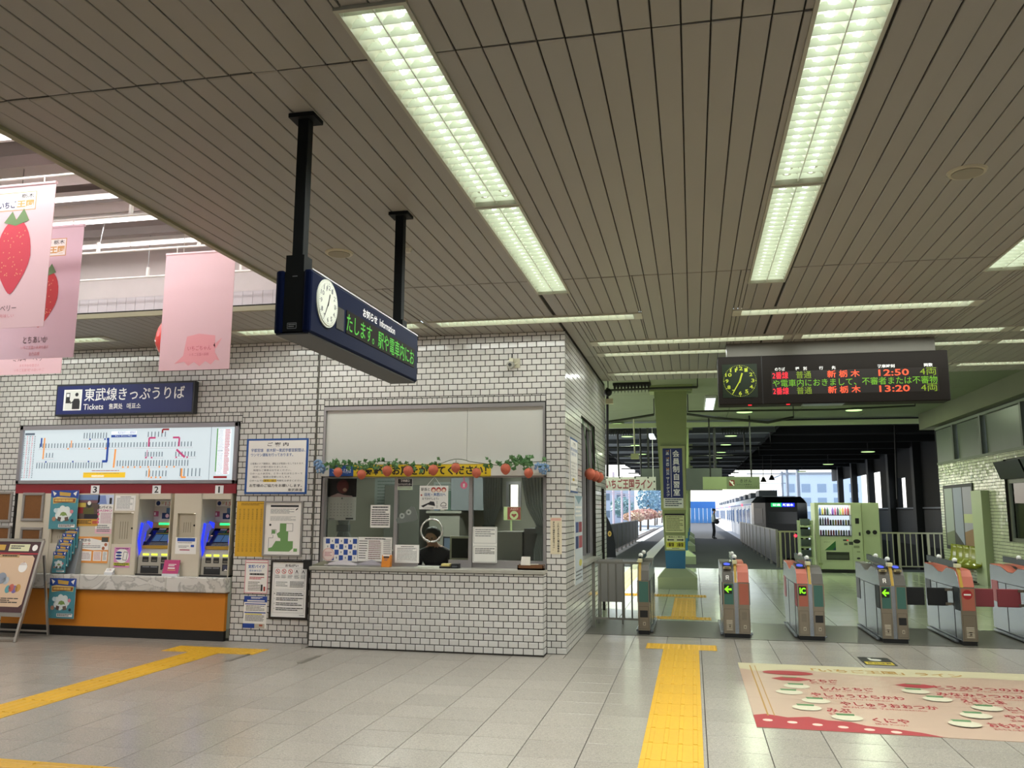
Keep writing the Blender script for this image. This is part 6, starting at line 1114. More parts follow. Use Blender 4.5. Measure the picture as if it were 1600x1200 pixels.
m = MB(M('#8f9b72', .5)); m.box(.29, .93, 24.0, 24.1, 2.155, 2.50); m.mat(M('#6c7658', .5)).box(.93, 1.81, 24.0, 24.1, 2.155, 2.50); o = m.build('danger_sign'); tag(o, 'green hanging box sign with small red mark beside the pillar', 'sign'); p = Panel((.29, 24.0, 2.50), (1,0,0), (0,0,-1), 1.52, .345); p.rect(.465, .26, .56, .72, P('#7a2a26')); p.up(); p.line([(.475,.3),(.55,.7)], .03, PAPER); p.disc(.52, .45, .02, PAPER, 8); p.text(.66, .2, .86, .46, 'き け ん', P('#2c3024'), .02); p.text(.60, .56, .86, .68, 'かけこみ乗車は', P('#2c3024'), .01, 1); p.text(.74, .74, .95, .86, 'やめましょう', P('#2c3024'), .01, 1); p.done(o, 'lettering')
for x in (.5, 1.6): m = MB(BLACK); m.box(x-.02, x+.02, 24.03, 24.07, 2.5, 4.2); m.build('hanger', o)
# ------------------------------------------------------------------ vending machine, side cabinet, rack, fences
VC = M('#bfc8a0', .4, var=.03); VY = 23.3  # green cast of the concourse lighting put into the body colour
t = thing('vending_machine', 'drink vending machine with lit shelves of bottles', 'vending machine', (3.68, 23.7, 0)); x0, x1 = 3.106, 4.254
m = MB(VC); m.box(x0, x0+.10, VY, VY+.75, .09, 1.79).box(x1-.26, x1, VY, VY+.75, .09, 1.79).box(x0+.10, x1-.26, VY, VY+.75, 1.73, 1.79).box(x0+.10, x1-.26, VY, VY+.75, .09, .93).box(x0+.10, x1-.26, VY+.25, VY+.75, .93, 1.73); m.build('body', t, .01)
m = MB(BLACK); m.box(x0+.03, x1-.03, VY+.03, VY+.7, 0, .09); m.build('plinth', t); m = MB(E('#e6f0ff', 1.25)); m.box(x0+.10, x1-.26, VY+.24, VY+.25, .93, 1.73); m.build('lit_back', t)
cols = ['#3f6fb0', '#7a4aa0', '#b04a5a', '#2f5a3a', '#9ab85a', '#d8c84a', '#c85a7a', '#b0343a', '#e0e0e0', '#d89a4a', '#5a3a2a', '#3a3a44']; rnd = random.Random(11)
shapes = {}
for r in range(3):
    z = (1.48, 1.22, .955)[r]; m = MB(M('#8a94a0', .4)); m.box(x0+.10, x1-.26, VY+.03, VY+.25, z-.02, z); m.build('shelf', t); m = MB(P('#22262a')); m.box(x0+.12, x1-.28, VY+.022, VY+.03, z-.018, z-.004); m.build('price_strip', t)
    for i in range(12):
        c = cols[(i*5+r*3) % 12]; h = .19 if (r == 0 or i < 4) and r < 2 else .13; k = (c, h)
        if k not in shapes: mb = MB(P(c)); mb.tube([(0,0,0), (0,0,h*.72), (0,0,h*.86), (0,0,h*.87), (0,0,h)], [.026, .026, .012, .012, .012] if h > .15 else [.026, .026, .022, .022, .022], 8); shapes[k] = mb.mesh('bottle')
        o = bpy.data.objects.new('drink_bottle' if h > .15 else 'drink_can', shapes[k]); COL.objects.link(o); o.location = (x0+.15+.063*i, VY+.12, z); tag(o, 'drink sample, %s from the left on the %s shelf of the vending machine' % (('1st','2nd','3rd','4th','5th','6th','7th','8th','9th','10th','11th','12th')[i], ('top', 'middle', 'bottom')[r]), 'drink', 'drinks in the vending machine')
lamp('lamp', t, ((x0+x1-.16)/2, VY+.02, 1.72), .75, .03, 2.6, (1, 1, 1), (0, .55, -1))
m = MB(GLASS); m.box(x0+.10, x1-.26, VY-.004, VY+.002, .93, 1.73); m.build('front_pane', t)
p = Panel((x0, VY, 1.79), (1,0,0), (0,0,-1), x1-x0, 1.79); p.rect(.10, .535, .42, .68, P('#c8d0a8')); p.up(); p.poly([(.18,.68),(.42,.545),(.42,.68)], P('#2f6a34')); p.text(.17, .555, .30, .572, 'ありがとう', P('#3a4a3a'), 0, 1); p.up(); p.poly([(.34,.68),(.42,.63),(.42,.68)], P('#24405a')); p.rect(.86, .22, .94, .30, BLACK); p.rect(.92, .42, .96, .47, P('#3a3a34')); p.rect(.58, .525, .68, .545, INK); p.rect(.60, .575, .67, .605, P('#5a604e')); p.rect(.70, .555, .79, .60, P('#3a3f38')); p.disc(.87, .55, .075, P('#23201c'), 16, .03); p.rect(.80, .61, .92, .645, P('#8a9070')); p.rect(.86, .69, .93, .705, P('#8a9070')); p.disc(.89, .79, .04, INK, 12, .014); p.rect(.04, .86, .12, .89, P('#97a174')); p.up(); p.rect(.66, .53, .69, .543, LEDR); p.done(t, 'front_fittings')
m = MB(P('#2c3026')); m.box(x0+.24, x0+.80, VY-.006, VY+.0, .33, .53); h = m.build('pick_up_flap', t); m = MB(M('#4a5040', .3)); m.box(x0+.26, x0+.78, VY-.012, VY-.006, .36, .45); m.build('flap_door', h)
t = thing('recycle_cabinet', 'side cabinet with two round holes beside the vending machine', 'cabinet', (4.47, 23.7, 0)); m = MB(VC); m.box(4.262, 4.688, VY+.04, VY+.7, .02, 1.79); m.build('body', t, .01)
for x in (4.40, 4.56): m = MB(BLACK); m.cyl((x, VY+.03, 1.04), (x, VY+.042, 1.04), .055, n=18); m.build('round_hole', t)
t = thing('leaflet_rack', 'pale green open leaflet rack left of the vending machine', 'leaflet rack', (2.86, 23.4, 0)); m = MB(PAINTG)
for x in (2.70, 3.02): m.box(x-.02, x+.02, 23.2, 23.26, 0, 1.33); m.box(x-.02, x+.02, 23.5, 23.55, 0, 1.33)
m.build('frame', t)
for z in (.35, .62, .88, 1.15): m = MB(PAINTG); m.prism([(2.70, 23.22, z), (2.70, 23.52, z+.05), (2.70, 23.52, z+.08), (2.70, 23.22, z+.03)], (.32, 0, 0)); m.build('shelf', t); m = MB(P('#56605e')); m.box(2.74, 2.98, 23.34, 23.48, z+.06, z+.22); m.build('leaflet', t)
FB = M('#8f8d6c', .5)
def bar_fence(name, label, x0, x1, Y, ztop, step, m_):
    t = thing(name, label, 'fence', ((x0+x1)/2, Y, 0)); m = MB(m_); m.box(x0, x1, Y-.02, Y+.02, ztop-.04, ztop); m.build('top_rail', t); m = MB(m_); m.box(x0, x1, Y-.015, Y+.015, .08, .11); m.build('bottom_rail', t); n = max(2, round((x1-x0)/step))
    for i in range(n+1):
        x = x0+.02+(x1-x0-.04)*i/n; w = .03 if i % 5 == 0 else .013; m = MB(m_); m.box(x-w, x+w, Y-w*.7, Y+w*.7, 0 if i % 5 == 0 else .1, ztop-.02); m.build('post' if i % 5 == 0 else 'bar', t)
bar_fence('bar_fence', 'pale barred fence between dark platform fence and vending machine', 2.36, 3.05, 25.0, 1.02, .13, FB); bar_fence('bar_fence', 'olive barred fence right of the vending machine before dark tracks', 4.72, 7.0, 25.0, 1.01, .15, FB)
def panel_fence(name, label, x, y0, y1, z0, z1, n, m_):
    t = thing(name, label, 'fence', (x, (y0+y1)/2, 0))
    for i in range(n):
        a, b = y0+(y1-y0)*i/n, y0+(y1-y0)*(i+1)/n; m = MB(m_); m.box(x-.02, x+.02, a+.06, b-.06, z0, z1); m.build('panel', t); m = MB(M('#77736a', .4)); m.box(x-.035, x+.035, a-.035, a+.035, 0, z1+.03); m.build('post', t)
    m = MB(M('#77736a', .4)); m.box(x-.03, x+.03, y0, y1, z1, z1+.03); m.build('top_rail', t)
panel_fence('platform_fence', 'dark panelled fence running along the right platform edge', 2.30, 25.1, 44.2, .10, 1.02, 10, M('#211f1f', .35, var=.1)); panel_fence('platform_fence', 'dark panelled fence along the left platform edge', -2.86, 28.5, 45.2, .16, 1.06, 8, M('#171517', .5))
m = MB(M('#101012', .8)); pts = [(945, 871), (962, 871), (961, 850), (957, 830), (952, 815), (947, 806), (945, 806)]; m.prism([on_y(a, b, 28.0) for a, b in reversed(pts)], (0, .12, 0)); o = m.build('dark_cover'); tag(o, 'black curved cover with small gold emblem at the near end of the left fence', 'cover'); q = on_y(952.5, 834, 27.99); p = Panel((q.x-.06, 27.995, q.z+.09), (1,0,0), (0,0,-1), .12, .18); p.disc(.5, .5, .5, GOLD, 16, .5); p.up().disc(.5, .5, .25, P('#7a5a1a'), 12, .25); p.done(o, 'emblem')
# ------------------------------------------------------------------ far right wall fittings
SEAT = M('#8a8c1e', .3, coat=.3, var=.04); t = thing('seat_row', 'row of five olive plastic seats against the far right wall', 'bench', (5.95, 21.3, 0))
for k in range(5):
    y = 22.30-.47*k; m = MB(SEAT); prof = [(5.62, .40), (5.70, .37), (5.95, .36), (6.06, .40), (6.12, .52), (6.14, .72), (6.13, .80)]; m.smooth = True; vs_ = []
    for j, s in enumerate((-.21, -.19, -.1, 0, .1, .19, .21)): vs_ += [(x+(.03 if abs(s) > .2 else 0)*(-1 if i > 3 else 0), y+s*(1 if i < 6 else .8), z+(.04 if abs(s) > .2 else .0)*(1 if i < 4 else 0)) for i, (x, z) in enumerate(prof)]
    n = len(prof); m.faces(vs_, [(j*n+i, j*n+i+1, (j+1)*n+i+1, (j+1)*n+i) for j in range(6) for i in range(n-1)]); o = m.build('seat', t); s_ = o.modifiers.new('s', 'SOLIDIFY'); s_.thickness = .02
m = MB(STEELB); m.bar((5.88, 22.55, .30), (5.88, 20.2, .30), .05)
for y in (22.3, 20.5): m.bar((5.88, y, .30), (5.88, y, 0), .04).bar((5.68, y, .012), (6.08, y, .012), .04, .02)
m.build('frame', t)
a, b = on_x(1474, 758, RX), on_x(1523, 857, RX); z0, z1 = .66, 2.22; t = thing('triple_poster', 'framed set of three tall landscape posters on the far right wall', 'poster', (RX, (a.y+b.y)/2, z0)); m = MB(P('#2c2c2a'))
ya, yb_ = 23.2, 20.92; m.box(RX-.03, RX, yb_, ya, z0, z1); m.build('frame', t); p = Panel((RX-.031, ya, z1), (0,-1,0), (0,0,-1), ya-yb_, z1-z0)
for k in range(3): u = .04+.32*k; p.rect(u, .05, u+.29, .94, P(('#9aa09a', '#8f93a4', '#9c98a4')[k]))
p.up(); p.poly([(.04,.94),(.04,.75),(.33,.7),(.33,.94)], P('#6d7458')); p.poly([(.36,.72),(.65,.92),(.65,.94),(.36,.94)], P('#3a3a36')); p.poly([(.68,.94),(.68,.72),(.97,.66),(.97,.94)], P('#8a6a4a')); p.rect(.68, .45, .97, .58, P('#b4b88a')); p.done(t)
m = MB(PAINTG); m.box(RX-.16, RX, 19.92, 20.6, 0, 2.03); o = m.build('wall_pilaster'); tag(o, 'pale green upright boxing on the far right wall beside the posters', 'pilaster')
m = MB(M('#6f7460', .4, metal=.3))
for q in rect_minus((16.0, 18.93, .98, 2.62), [(16.08, 17.4, 1.05, 2.14), (17.5, 18.84, 1.05, 2.14), (16.08, 17.4, 2.22, 2.56), (17.5, 18.84, 2.22, 2.56)]): m.box(RX+.05, RX+.12, q[0], q[1], q[2], q[3])
w4 = struct('window_4', m)
for a, b, c, d in ((16.08, 17.4, 1.05, 2.14), (17.5, 18.84, 1.05, 2.14)): g = MB(GLASS); g.box(RX+.08, RX+.085, a, b, c, d); g.build('pane', w4)
for a, b in ((16.08, 17.4), (17.5, 18.84)): m = MB(M('#1c1e20', .3)); m.prism([(RX-.10, a, 2.22), (RX+.06, a, 2.22), (RX+.06, a, 2.56), (RX-.22, a, 2.56)], (0, b-a, 0)); m.build('tilted_vent', w4)
# dark shed side on the right
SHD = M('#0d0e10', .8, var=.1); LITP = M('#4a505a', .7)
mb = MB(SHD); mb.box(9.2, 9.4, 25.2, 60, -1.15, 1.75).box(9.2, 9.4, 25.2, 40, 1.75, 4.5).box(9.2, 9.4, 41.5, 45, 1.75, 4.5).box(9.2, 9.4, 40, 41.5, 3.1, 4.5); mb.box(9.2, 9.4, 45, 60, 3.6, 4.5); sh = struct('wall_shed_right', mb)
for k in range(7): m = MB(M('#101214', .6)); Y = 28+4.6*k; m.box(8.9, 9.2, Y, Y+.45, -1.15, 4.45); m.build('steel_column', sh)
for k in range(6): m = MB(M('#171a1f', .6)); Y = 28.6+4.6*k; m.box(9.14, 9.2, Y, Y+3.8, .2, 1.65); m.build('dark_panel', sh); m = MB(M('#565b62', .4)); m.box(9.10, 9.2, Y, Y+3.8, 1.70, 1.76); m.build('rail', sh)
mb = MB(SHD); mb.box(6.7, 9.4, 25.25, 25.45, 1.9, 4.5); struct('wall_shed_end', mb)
# ------------------------------------------------------------------ train
SIL2 = M('#cdd2da', .35, metal=.3, var=.03); TBLK = M('#0c0d0f', .25, var=0); TW = M('#20262c', .12, var=0)
def car(y0, L, label, front):
    t = thing('train_car', label, 'train car', (4.4, y0+L/2, -1.0), 'cars of the waiting train')
    def prof(y): return [(3.0, y, -.75), (5.8, y, -.75), (5.8, y, 2.0), (5.62, y, 2.25), (5.2, y, 2.36), (3.6, y, 2.36), (3.18, y, 2.25), (3.0, y, 2.0)]
    ys = y0+(1.1 if front else .15); m = MB(SIL2); m.prism(prof(ys), (0, y0+L-.15-ys, 0)); m.build('body', t)
    m = MB(M('#3a3c40', .6)); m.box(3.2, 5.6, ys+.5, y0+L-.6, -.95, -.75); m.build('underframe', t)
    for k in range(4):
        Y = ys+1.2+k*(L-3.2)/4; m = MB(M('#b8bec8', .3, metal=.4)); m.box(2.985, 3.0, Y, Y+1.3, -.02, 1.86); d = m.build('door', t)
        for a in (.12, .72): m = MB(TW); m.box(2.978, 2.986, Y+a, Y+a+.46, .75, 1.72); m.build('door_window', d)
        m = MB(TW); m.box(2.99, 3.0, Y+1.7, Y+3.0, .85, 1.65); m.build('side_window', t)
    m = MB(M('#2a4a9a', .4)); m.box(2.992, 3.0, ys, y0+L-.15, 1.90, 1.98); m.build('blue_band', t)
    m = MB(E('#ff3040', 6)); m.box(2.95, 2.99, y0+L*.5-.2, y0+L*.5+.2, 1.88, 2.02); m.build('red_lamp', t)
    for Y in (ys+.6, y0+L*.45, y0+L*.75): m = MB(M('#5a5f66', .5)); m.box(3.45, 4.4, Y, Y+2.2, 2.36, 2.68); m.build('roof_unit', t, .03)
    if front:
        def cap(z0, z1, m_): mm = MB(m_); mm.prism([(3.0, y0+1.1, z0), (3.08, y0+.6, z0), (3.62, y0, z0), (5.18, y0, z0), (5.72, y0+.6, z0), (5.8, y0+1.1, z0)], (0, 0, z1-z0)); return mm
        f = cap(-.75, 2.0, TBLK); f.faces([(3.0, y0+1.1, 2.0), (3.08, y0+.6, 2.0), (3.62, y0, 2.0), (5.18, y0, 2.0), (5.72, y0+.6, 2.0), (5.8, y0+1.1, 2.0), (3.3, y0+1.1, 2.34), (3.7, y0+.5, 2.30), (5.1, y0+.5, 2.30), (5.5, y0+1.1, 2.34)], [(0,1,7,6), (1,2,7), (2,3,8,7), (3,4,8), (4,5,9,8), (6,7,8,9)]); f.build('black_nose', t)
        m = MB(TW); m.box(3.75, 5.15, y0-.01, y0, .95, 1.55); m.build('windscreen', t)
        dn = Vector((.54, -.6, 0)).normalized(); p = Panel(Vector((3.08, y0+.6, 1.72))+Vector((-.6, -.54, 0)).normalized()*.01, dn, (0,0,-1), .81, .75); p.rect(.1, 0, .75, 1, M('#2c333c', .15, var=0)); p.done(t, 'corner_window')
        m = MB(E('#1fc26a', 1.3)); m.box(3.90, 4.42, y0-.012, y0, 1.80, 2.0); d = m.build('service_sign', t); m = MB(E('#1626e0', 1.6)); m.box(4.42, 5.05, y0-.012, y0, 1.80, 2.0); d2 = m.build('destination_sign', t)
        p = Panel((3.90, y0-.013, 2.0), (1,0,0), (0,0,-1), 1.15, .2); p.text(.06, .2, .40, .8, '普通', E('#e8fff0', 1.5), .02); p.text(.50, .16, .95, .84, '新栃木', E('#f0f4ff', 1.8), .02); p.done(d2, 'led_text')
        for x in (5.02, 5.26): m = MB(E('#ff1830', 8)); m.cyl((x, y0-.02, .36), (x, y0, .36), .075, n=12); m.build('tail_lamp', t)
        m = MB(M('#8a8a50', .4)); m.box(4.2, 4.9, y0-.012, y0, .52, .60); m.build('pale_stripe', t)
    return t
car(45.0, 18.5, 'black nosed front car of the train with lit blue destination sign', True)
for k in range(3): car(63.6+18.6*k, 18.4, ['second silver car of the train behind the front car', 'third silver car of the train', 'last silver car at the far end of the train'][k], False)
# ------------------------------------------------------------------ people
def skin(name, pts, edges, rad, mats, pick, lv=2):
    me = bpy.data.meshes.new(name); me.from_pydata([tuple(p) for p in pts], edges, []); o = bpy.data.objects.new(name, me); COL.objects.link(o)
    sk = o.modifiers.new('s', 'SKIN'); sk.use_smooth_shade = True
    for i, r in enumerate(rad): me.skin_vertices[0].data[i].radius = (r if isinstance(r, tuple) else (r, r))
    me.skin_vertices[0].data[0].use_root = True; ss = o.modifiers.new('u', 'SUBSURF'); ss.levels = ss.render_levels = lv
    dg = bpy.context.evaluated_depsgraph_get(); dg.update(); m2 = bpy.data.meshes.new_from_object(o.evaluated_get(dg)); bpy.data.objects.remove(o)
    m2.materials.clear(); [m2.materials.append(m) for m in mats]
    for p in m2.polygons: p.material_index = pick(p.center); p.use_smooth = True
    return m2
SKN = M('#c08f70', .5, var=.04); HAIR = M('#15120f', .5, var=.1)
def hand(pts, edges, rad, w, i0, d, side, up):
    """palm and five bent fingers from wrist index i0, direction d, side = thumb side"""
    d, side, up = Vector(d).normalized(), Vector(side).normalized(), Vector(up).normalized(); base = Vector(pts[i0]); pi = len(pts); pts.append(base+d*.06*w); rad.append((.030*w, .016*w)); edges.append((i0, pi))
    for k, (off, L) in enumerate(((-.033, .062), (-.011, .074), (.011, .080), (.031, .070))):
        a = len(pts); pts.append(base+d*.095*w+side*off*w); rad.append(.0095*w); edges.append((pi, a)); b = len(pts); pts.append(base+d*(.095+L*.55)*w+side*off*w-up*.012*w); rad.append(.0085*w); edges.append((a, b)); c = len(pts); pts.append(base+d*(.095+L*.8)*w+side*off*w-up*.04*w); rad.append(.0075*w); edges.append((b, c))
    a = len(pts); pts.append(base+d*.045*w+side*.05*w-up*.01*w); rad.append(.011*w); edges.append((pi, a)); b = len(pts); pts.append(base+d*.085*w+side*.06*w-up*.025*w); rad.append(.009*w); edges.append((a, b))
# man with phone, standing on the platform, turned to the train
def man(loc):
    t = thing('person', 'person in pale shirt and dark trousers on the platform looking at a phone', 'person', loc); P_ = []; R_ = []; E_ = []
    def v(x, y, z, r, par=None): P_.append(Vector((x, y, z))); R_.append(r); (E_.append((par, len(P_)-1)) if par is not None else None); return len(P_)-1
    pel = v(0, 0, .90, (.12, .155)); wa = v(.0, 0, 1.05, (.115, .14), pel); ch = v(.01, 0, 1.24, (.125, .165), wa); up = v(.02, 0, 1.36, (.10, .15), ch); nk = v(.045, 0, 1.45, .052, up); jw = v(.075, 0, 1.52, (.075, .062), nk); hd = v(.07, 0, 1.60, (.092, .075), jw); v(.065, 0, 1.67, (.06, .055), hd)
    for s in (1, -1):
        hp = v(.0, .09*s, .85, .092, pel); kn = v(.03+.03*s, .10*s, .47, .062, hp); an = v(-.02+.05*s, .10*s, .09, .042, kn); v(.13+.05*s, .115*s, .035, (.03, .042), an)
        sh = v(.02, .175*s, 1.36, .062, up); el = v(.03, .235*s, 1.10, .045, sh); wr = v(.27, .10*s, 1.12, .028, el); hand(P_, E_, R_, 1.0, wr, (.9, -.25*s, .25), (0, -s, .35), (0, 0, 1))
    for q in P_: q += Vector(loc)
    lz = loc[2]; mats = [SKN, M('#b9c4c0', .7, var=.05), M('#15161a', .7, var=.05), M('#1c1a1a', .4)]
    def pick(c): z = c.z-lz; x = c.x-loc[0]; return 3 if z < .075 else 2 if z < .96 else (0 if (x > .20 or z > 1.43) else 1)
    me = skin('body', P_, E_, R_, mats, pick); o = bpy.data.objects.new('body', me); link(o, t)
    L = Vector(loc); m = MB(HAIR); m.ball(L+Vector((.045, 0, 1.635)), (.105, .088, .085), 14, 8); m.build('hair', t); m = MB(SKN); m.ball(L+Vector((.165, 0, 1.575)), (.02, .014, .022), 8, 6).ball(L+Vector((.05, .085, 1.58)), (.02, .012, .03), 8, 6).ball(L+Vector((.05, -.085, 1.58)), (.02, .012, .03), 8, 6); m.build('nose_and_ears', t)
    m = MB(BLACK); m.ball(L+Vector((.148, .032, 1.60)), .010, 6, 4).ball(L+Vector((.148, -.032, 1.60)), .010, 6, 4); m.build('eyes', t); m = MB(P('#8a4a42')); m.box(loc[0]+.150, loc[0]+.156, loc[1]-.022, loc[1]+.022, 1.53+lz, 1.538+lz); m.build('mouth', t)
    m = MB(M('#22242a', .2)); m.obox(L+Vector((.40, 0, 1.17)), (.05, 0, .05), (0, .04, 0), (-.004, 0, .004)); o = m.build('phone'); tag(o, 'dark phone held in both hands by the person on the platform', 'phone')
    m = MB(M('#1a1a1e', .6)); m.ball(L+Vector((.18, -.24, .98)), (.14, .05, .14), 12, 8); m.tube([L+Vector((.14, -.24, 1.08)), L+Vector((.06, -.22, 1.38)), L+Vector((-.06, -.10, 1.42))], .012, 6); o = m.build('shoulder_bag'); tag(o, 'dark shoulder bag worn by the person on the platform', 'bag')
man(tuple(on_z(1115.5, 842.5, 0)))
# clerk behind the window, head bent over the desk
hq = on_y(674, 842, 10.02); CL = Vector((hq.x, 10.02, hq.z))
t = thing('person', 'clerk in dark jacket bending head down behind the speaking ring', 'person', (CL.x, CL.y, 0)); P_ = []; R_ = []; E_ = []
def v(x, y, z, r, par=None): P_.append(CL+Vector((x, y, z))); R_.append(r); (E_.append((par, len(P_)-1)) if par is not None else None); return len(P_)-1
pel = v(.02, .30, -.72, (.15, .17)); wa = v(.02, .28, -.52, (.14, .16), pel); ch = v(.02, .20, -.32, (.13, .18), wa); up = v(.01, .13, -.17, (.10, .17), ch); nk = v(0, .07, -.09, .055, up); jw = v(0, .01, -.03, (.07, .075), nk); hd = v(0, -.0, .03, (.082, .09), jw); v(0, .02, .09, (.06, .065), hd)
for s in (1, -1):
    sh = v(.01+.18*s, .13, -.18, .065, up); el = v(.02+.25*s, .06, -.44, .05, sh); wr = v(.02+.12*s, -.13, -.42, .03, el); hand(P_, E_, R_, 1.0, wr, (-.4*s, -.8, -.1), (-s, 0, 0), (0, 0, 1))
    hp = v(.02+.10*s, .24, -.78, .09, pel); kn = v(.02+.13*s, -.18, -.74, .07, hp); an = v(.02+.13*s, -.16, -hq.z+.09, .045, kn); v(.02+.14*s, -.30, -hq.z+.04, .04, an)
mats = [SKN, M('#1b1c20', .7, var=.05)]
me = skin('body', P_, E_, R_, mats, lambda c: 0 if (c.z-CL.z > -.10 or (c.y-CL.y < -.14 and -.5 < c.z-CL.z < -.34)) else 1); o = bpy.data.objects.new('body', me); link(o, t)
m = MB(HAIR); m.ball(CL+Vector((0, .05, .065)), (.10, .105, .088), 16, 10); m.build('hair', t); m = MB(SKN); m.ball(CL+Vector((0, -.10, -.02)), (.015, .02, .022), 8, 6).ball(CL+Vector((.09, .02, 0)), (.012, .022, .03), 8, 6).ball(CL+Vector((-.09, .02, 0)), (.012, .022, .03), 8, 6); m.build('nose_and_ears', t); m = MB(BLACK); m.ball(CL+Vector((.034, -.085, .01)), .010, 6, 4).ball(CL+Vector((-.034, -.085, .01)), .010, 6, 4); m.build('eyes', t); m = MB(P('#8a4a42')); m.box(CL.x-.022, CL.x+.022, CL.y-.093, CL.y-.085, CL.z-.062, CL.z-.055); m.build('mouth', t)
t = thing('office_stool', 'dark stool under the clerk behind the window', 'stool', (CL.x, CL.y+.3, 0)); m = MB(DARK); zs = CL.z-.88; m.box(CL.x-.2, CL.x+.24, CL.y+.1, CL.y+.5, zs-.05, zs); m.build('seat', t); m = MB(DARK); m.cyl((CL.x+.02, CL.y+.3, 0), (CL.x+.02, CL.y+.3, zs-.05), .05, n=10); m.build('post', t)
# ------------------------------------------------------------------ outdoors beyond the platform
RAIL = M('#7d7a78', .4, metal=.5)
for k, (x, l) in enumerate(((-4.2, 'right rail of the empty left track'), (-5.3, 'left rail of the empty left track'), (3.9, 'left rail under the train'), (5.0, 'right rail under the train'))): m = MB(RAIL); m.box(x-.04, x+.04, 26, 300, -1.078, -.955); tag(m.build('rail'), l, 'rail')
m = MB(M('#7f7468', .8)); [m.box(-6.0, -3.5, 26+.9*i, 26.25+.9*i, -1.16, -1.08) for i in range(120)]; o = m.build('sleepers', None, 0, None, 'stuff'); tag(o, 'concrete sleepers of the empty left track', 'sleepers')
def tree(label, x, y, h, r, cols, seed):
    t = thing('tree', label, 'tree', (x, y, -1.15), 'trees beyond the left track'); m = MB(M('#5a4a3c', .8)); m.tube([(x, y, -1.15), (x+.1, y, h*.4), (x, y, h*.75)], [.16, .1, .04], 7); m.build('trunk', t); rnd = random.Random(seed); m = MB(M(cols[0], .8, var=.2))
    for i in range(520):
        d = Vector((rnd.gauss(0,1), rnd.gauss(0,1), rnd.gauss(0,1))).normalized()*rnd.uniform(.4, 1)**.5; c = Vector((x, y, h*.62))+Vector((d.x*r, d.y*r, d.z*h*.42)); m.mat(M(rnd.choice(cols), .8, var=.2)); s = .22*r/1.6; a = Vector((rnd.gauss(0,1), rnd.gauss(0,1), rnd.gauss(0,1))).normalized(); b = a.orthogonal().normalized(); m.face([c-a*s, c+b*s*.7, c+a*s, c-b*s*.7])
    m.build('foliage', t, kind='stuff')
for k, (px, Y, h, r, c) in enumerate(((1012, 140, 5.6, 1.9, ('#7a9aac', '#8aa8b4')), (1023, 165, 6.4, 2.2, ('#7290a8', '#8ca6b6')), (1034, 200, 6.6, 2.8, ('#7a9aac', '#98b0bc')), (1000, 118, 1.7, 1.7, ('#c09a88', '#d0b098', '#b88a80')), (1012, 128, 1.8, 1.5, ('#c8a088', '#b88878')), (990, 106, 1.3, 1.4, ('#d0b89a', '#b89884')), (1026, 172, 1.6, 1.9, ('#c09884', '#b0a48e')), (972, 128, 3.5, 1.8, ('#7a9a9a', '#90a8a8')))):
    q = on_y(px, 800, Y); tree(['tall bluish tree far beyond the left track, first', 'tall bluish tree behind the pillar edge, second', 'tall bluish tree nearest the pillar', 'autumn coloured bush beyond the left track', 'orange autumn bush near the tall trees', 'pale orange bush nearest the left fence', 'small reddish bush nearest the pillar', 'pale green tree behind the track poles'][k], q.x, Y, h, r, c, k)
for k, (px, Y) in enumerate(((959, 80), (972, 90), (984, 102))): q = on_y(px, 800, Y); m = MB(M('#b8a8b0', .6)); m.tube([(q.x, Y, -1.15), (q.x, Y, 5.2)], .11, 8); m.bar((q.x-1.2, Y, 3.3), (q.x+.8, Y, 3.3), .08); tag(m.build('track_pole'), 'pinkish overhead line pole beyond the left track, ' + ('leftmost', 'middle', 'rightmost')[k], 'pole')
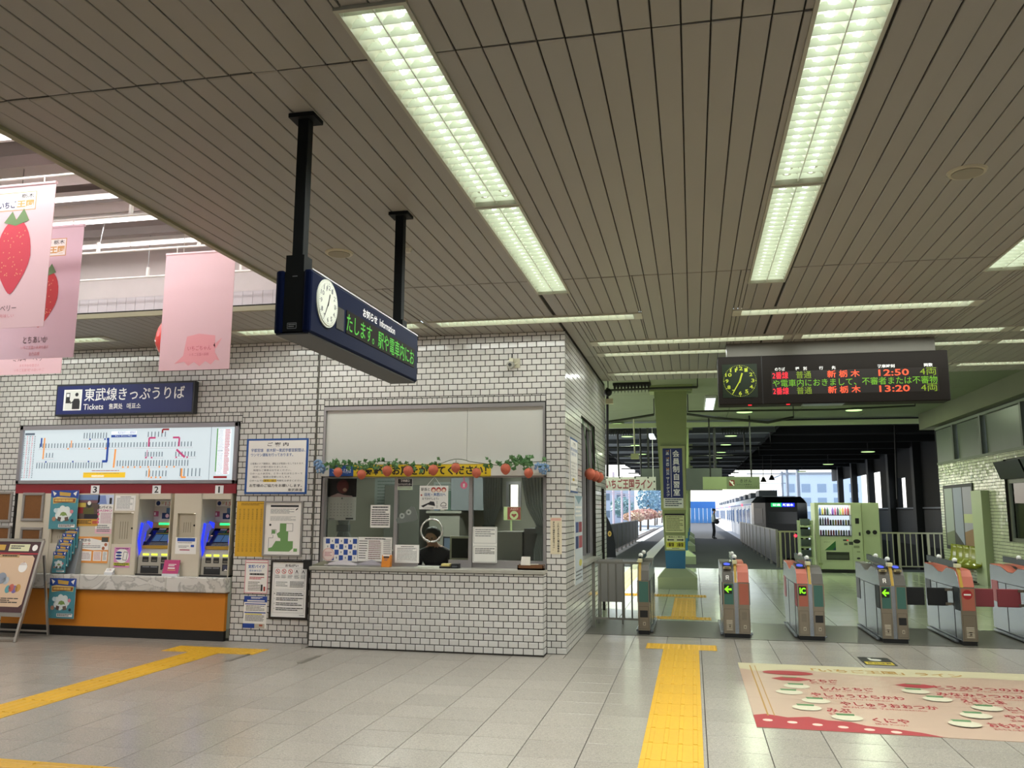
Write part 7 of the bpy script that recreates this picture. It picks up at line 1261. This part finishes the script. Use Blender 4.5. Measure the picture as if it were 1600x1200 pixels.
def house(label, x0, x1, y0, y1, z1, col, nx, nz, wcol='#5a6a78'):
    t = thing('building', label, 'building', ((x0+x1)/2, (y0+y1)/2, -1.15)); m = MB(M(col, .8)); m.box(x0, x1, y0, y1, -1.15, z1); m.build('walls', t); m = MB(M('#8a8f96', .7)); m.box(x0-.2, x1+.2, y0-.2, y1+.2, z1, z1+.3); m.build('roof', t)
    me = MB(M(wcol, .2)); me.box(-.5, .5, -.06, .06, -.5, .5); wm = me.mesh('window')
    for i in range(nx):
        for j in range(nz):
            z = .4+j*(z1-1)/nz+.6; w = (x1-x0)/nx*.55; o = bpy.data.objects.new('window', wm); COL.objects.link(o); o.parent = t; o.location = Vector((x0+(x1-x0)*(i+.5)/nx, y0, z))-t.location; o.scale = (w, 1, 1.2)
            o = bpy.data.objects.new('window', wm); COL.objects.link(o); o.parent = t; o.location = Vector((x0, y0+(y1-y0)*(i+.5)/nx, z))-t.location; o.scale = ((y1-y0)/nx*.55, 1, 1.2); o.rotation_euler.z = PI/2
house('pale far building behind the train between the shed columns', 13, 24, 130, 150, 7, '#c4d0de', 5, 3, '#8a9cb0'); house('blue white apartment block seen through the far right window', 24, 34, 58, 78, 13, '#b4c4dc', 5, 5); house('low grey building far beyond the left track', -22, -11, 150, 165, 7, '#a8b0bc', 4, 2)
t = thing('site_fence', 'bright blue panel fence at the far end of the platform', 'fence', (.6, 118, 0))
for k in range(8): m = MB(M('#4a86c0', .5)); m.box(-1.4+.55*k, -.88+.55*k, 118, 118.05, 0, 2.0); m.build('panel', t)
m = MB(M('#2f6fb8', .5)); m.box(-1.4, 3.0, 117.97, 118.08, 2.0, 2.9); m.build('blue_band', t)
for k, (x, y) in enumerate(((8.2, 70), (9.5, 90), (12, 120))): m = MB(M('#7a8088', .6)); m.tube([(x, y, -1.15), (x, y, 7)], .14, 8); m.bar((x-4, y, 5.4), (x+.5, y, 5.4), .1); tag(m.build('line_mast'), 'grey overhead line mast beyond the train, ' + ('nearest', 'middle', 'farthest')[k], 'mast')
# shed lamps hung over the train
for k, (px, py) in enumerate(((1193, 753), (1206, 750))):
    q = on_y(px, py, 44.5); t = thing('bell_lamp', 'small dark bell lamp hanging above the train front, ' + ('left one', 'right one')[k], 'lamp', q); m = MB(BLACK); m.tube([q, q+Vector((0, 0, .25))], [.16, .05], 12); m.build('shade', t); m = MB(BLACK); m.tube([q+Vector((0, 0, .25)), Vector((q.x, q.y, 4.45))], .015, 6); m.build('rod', t)
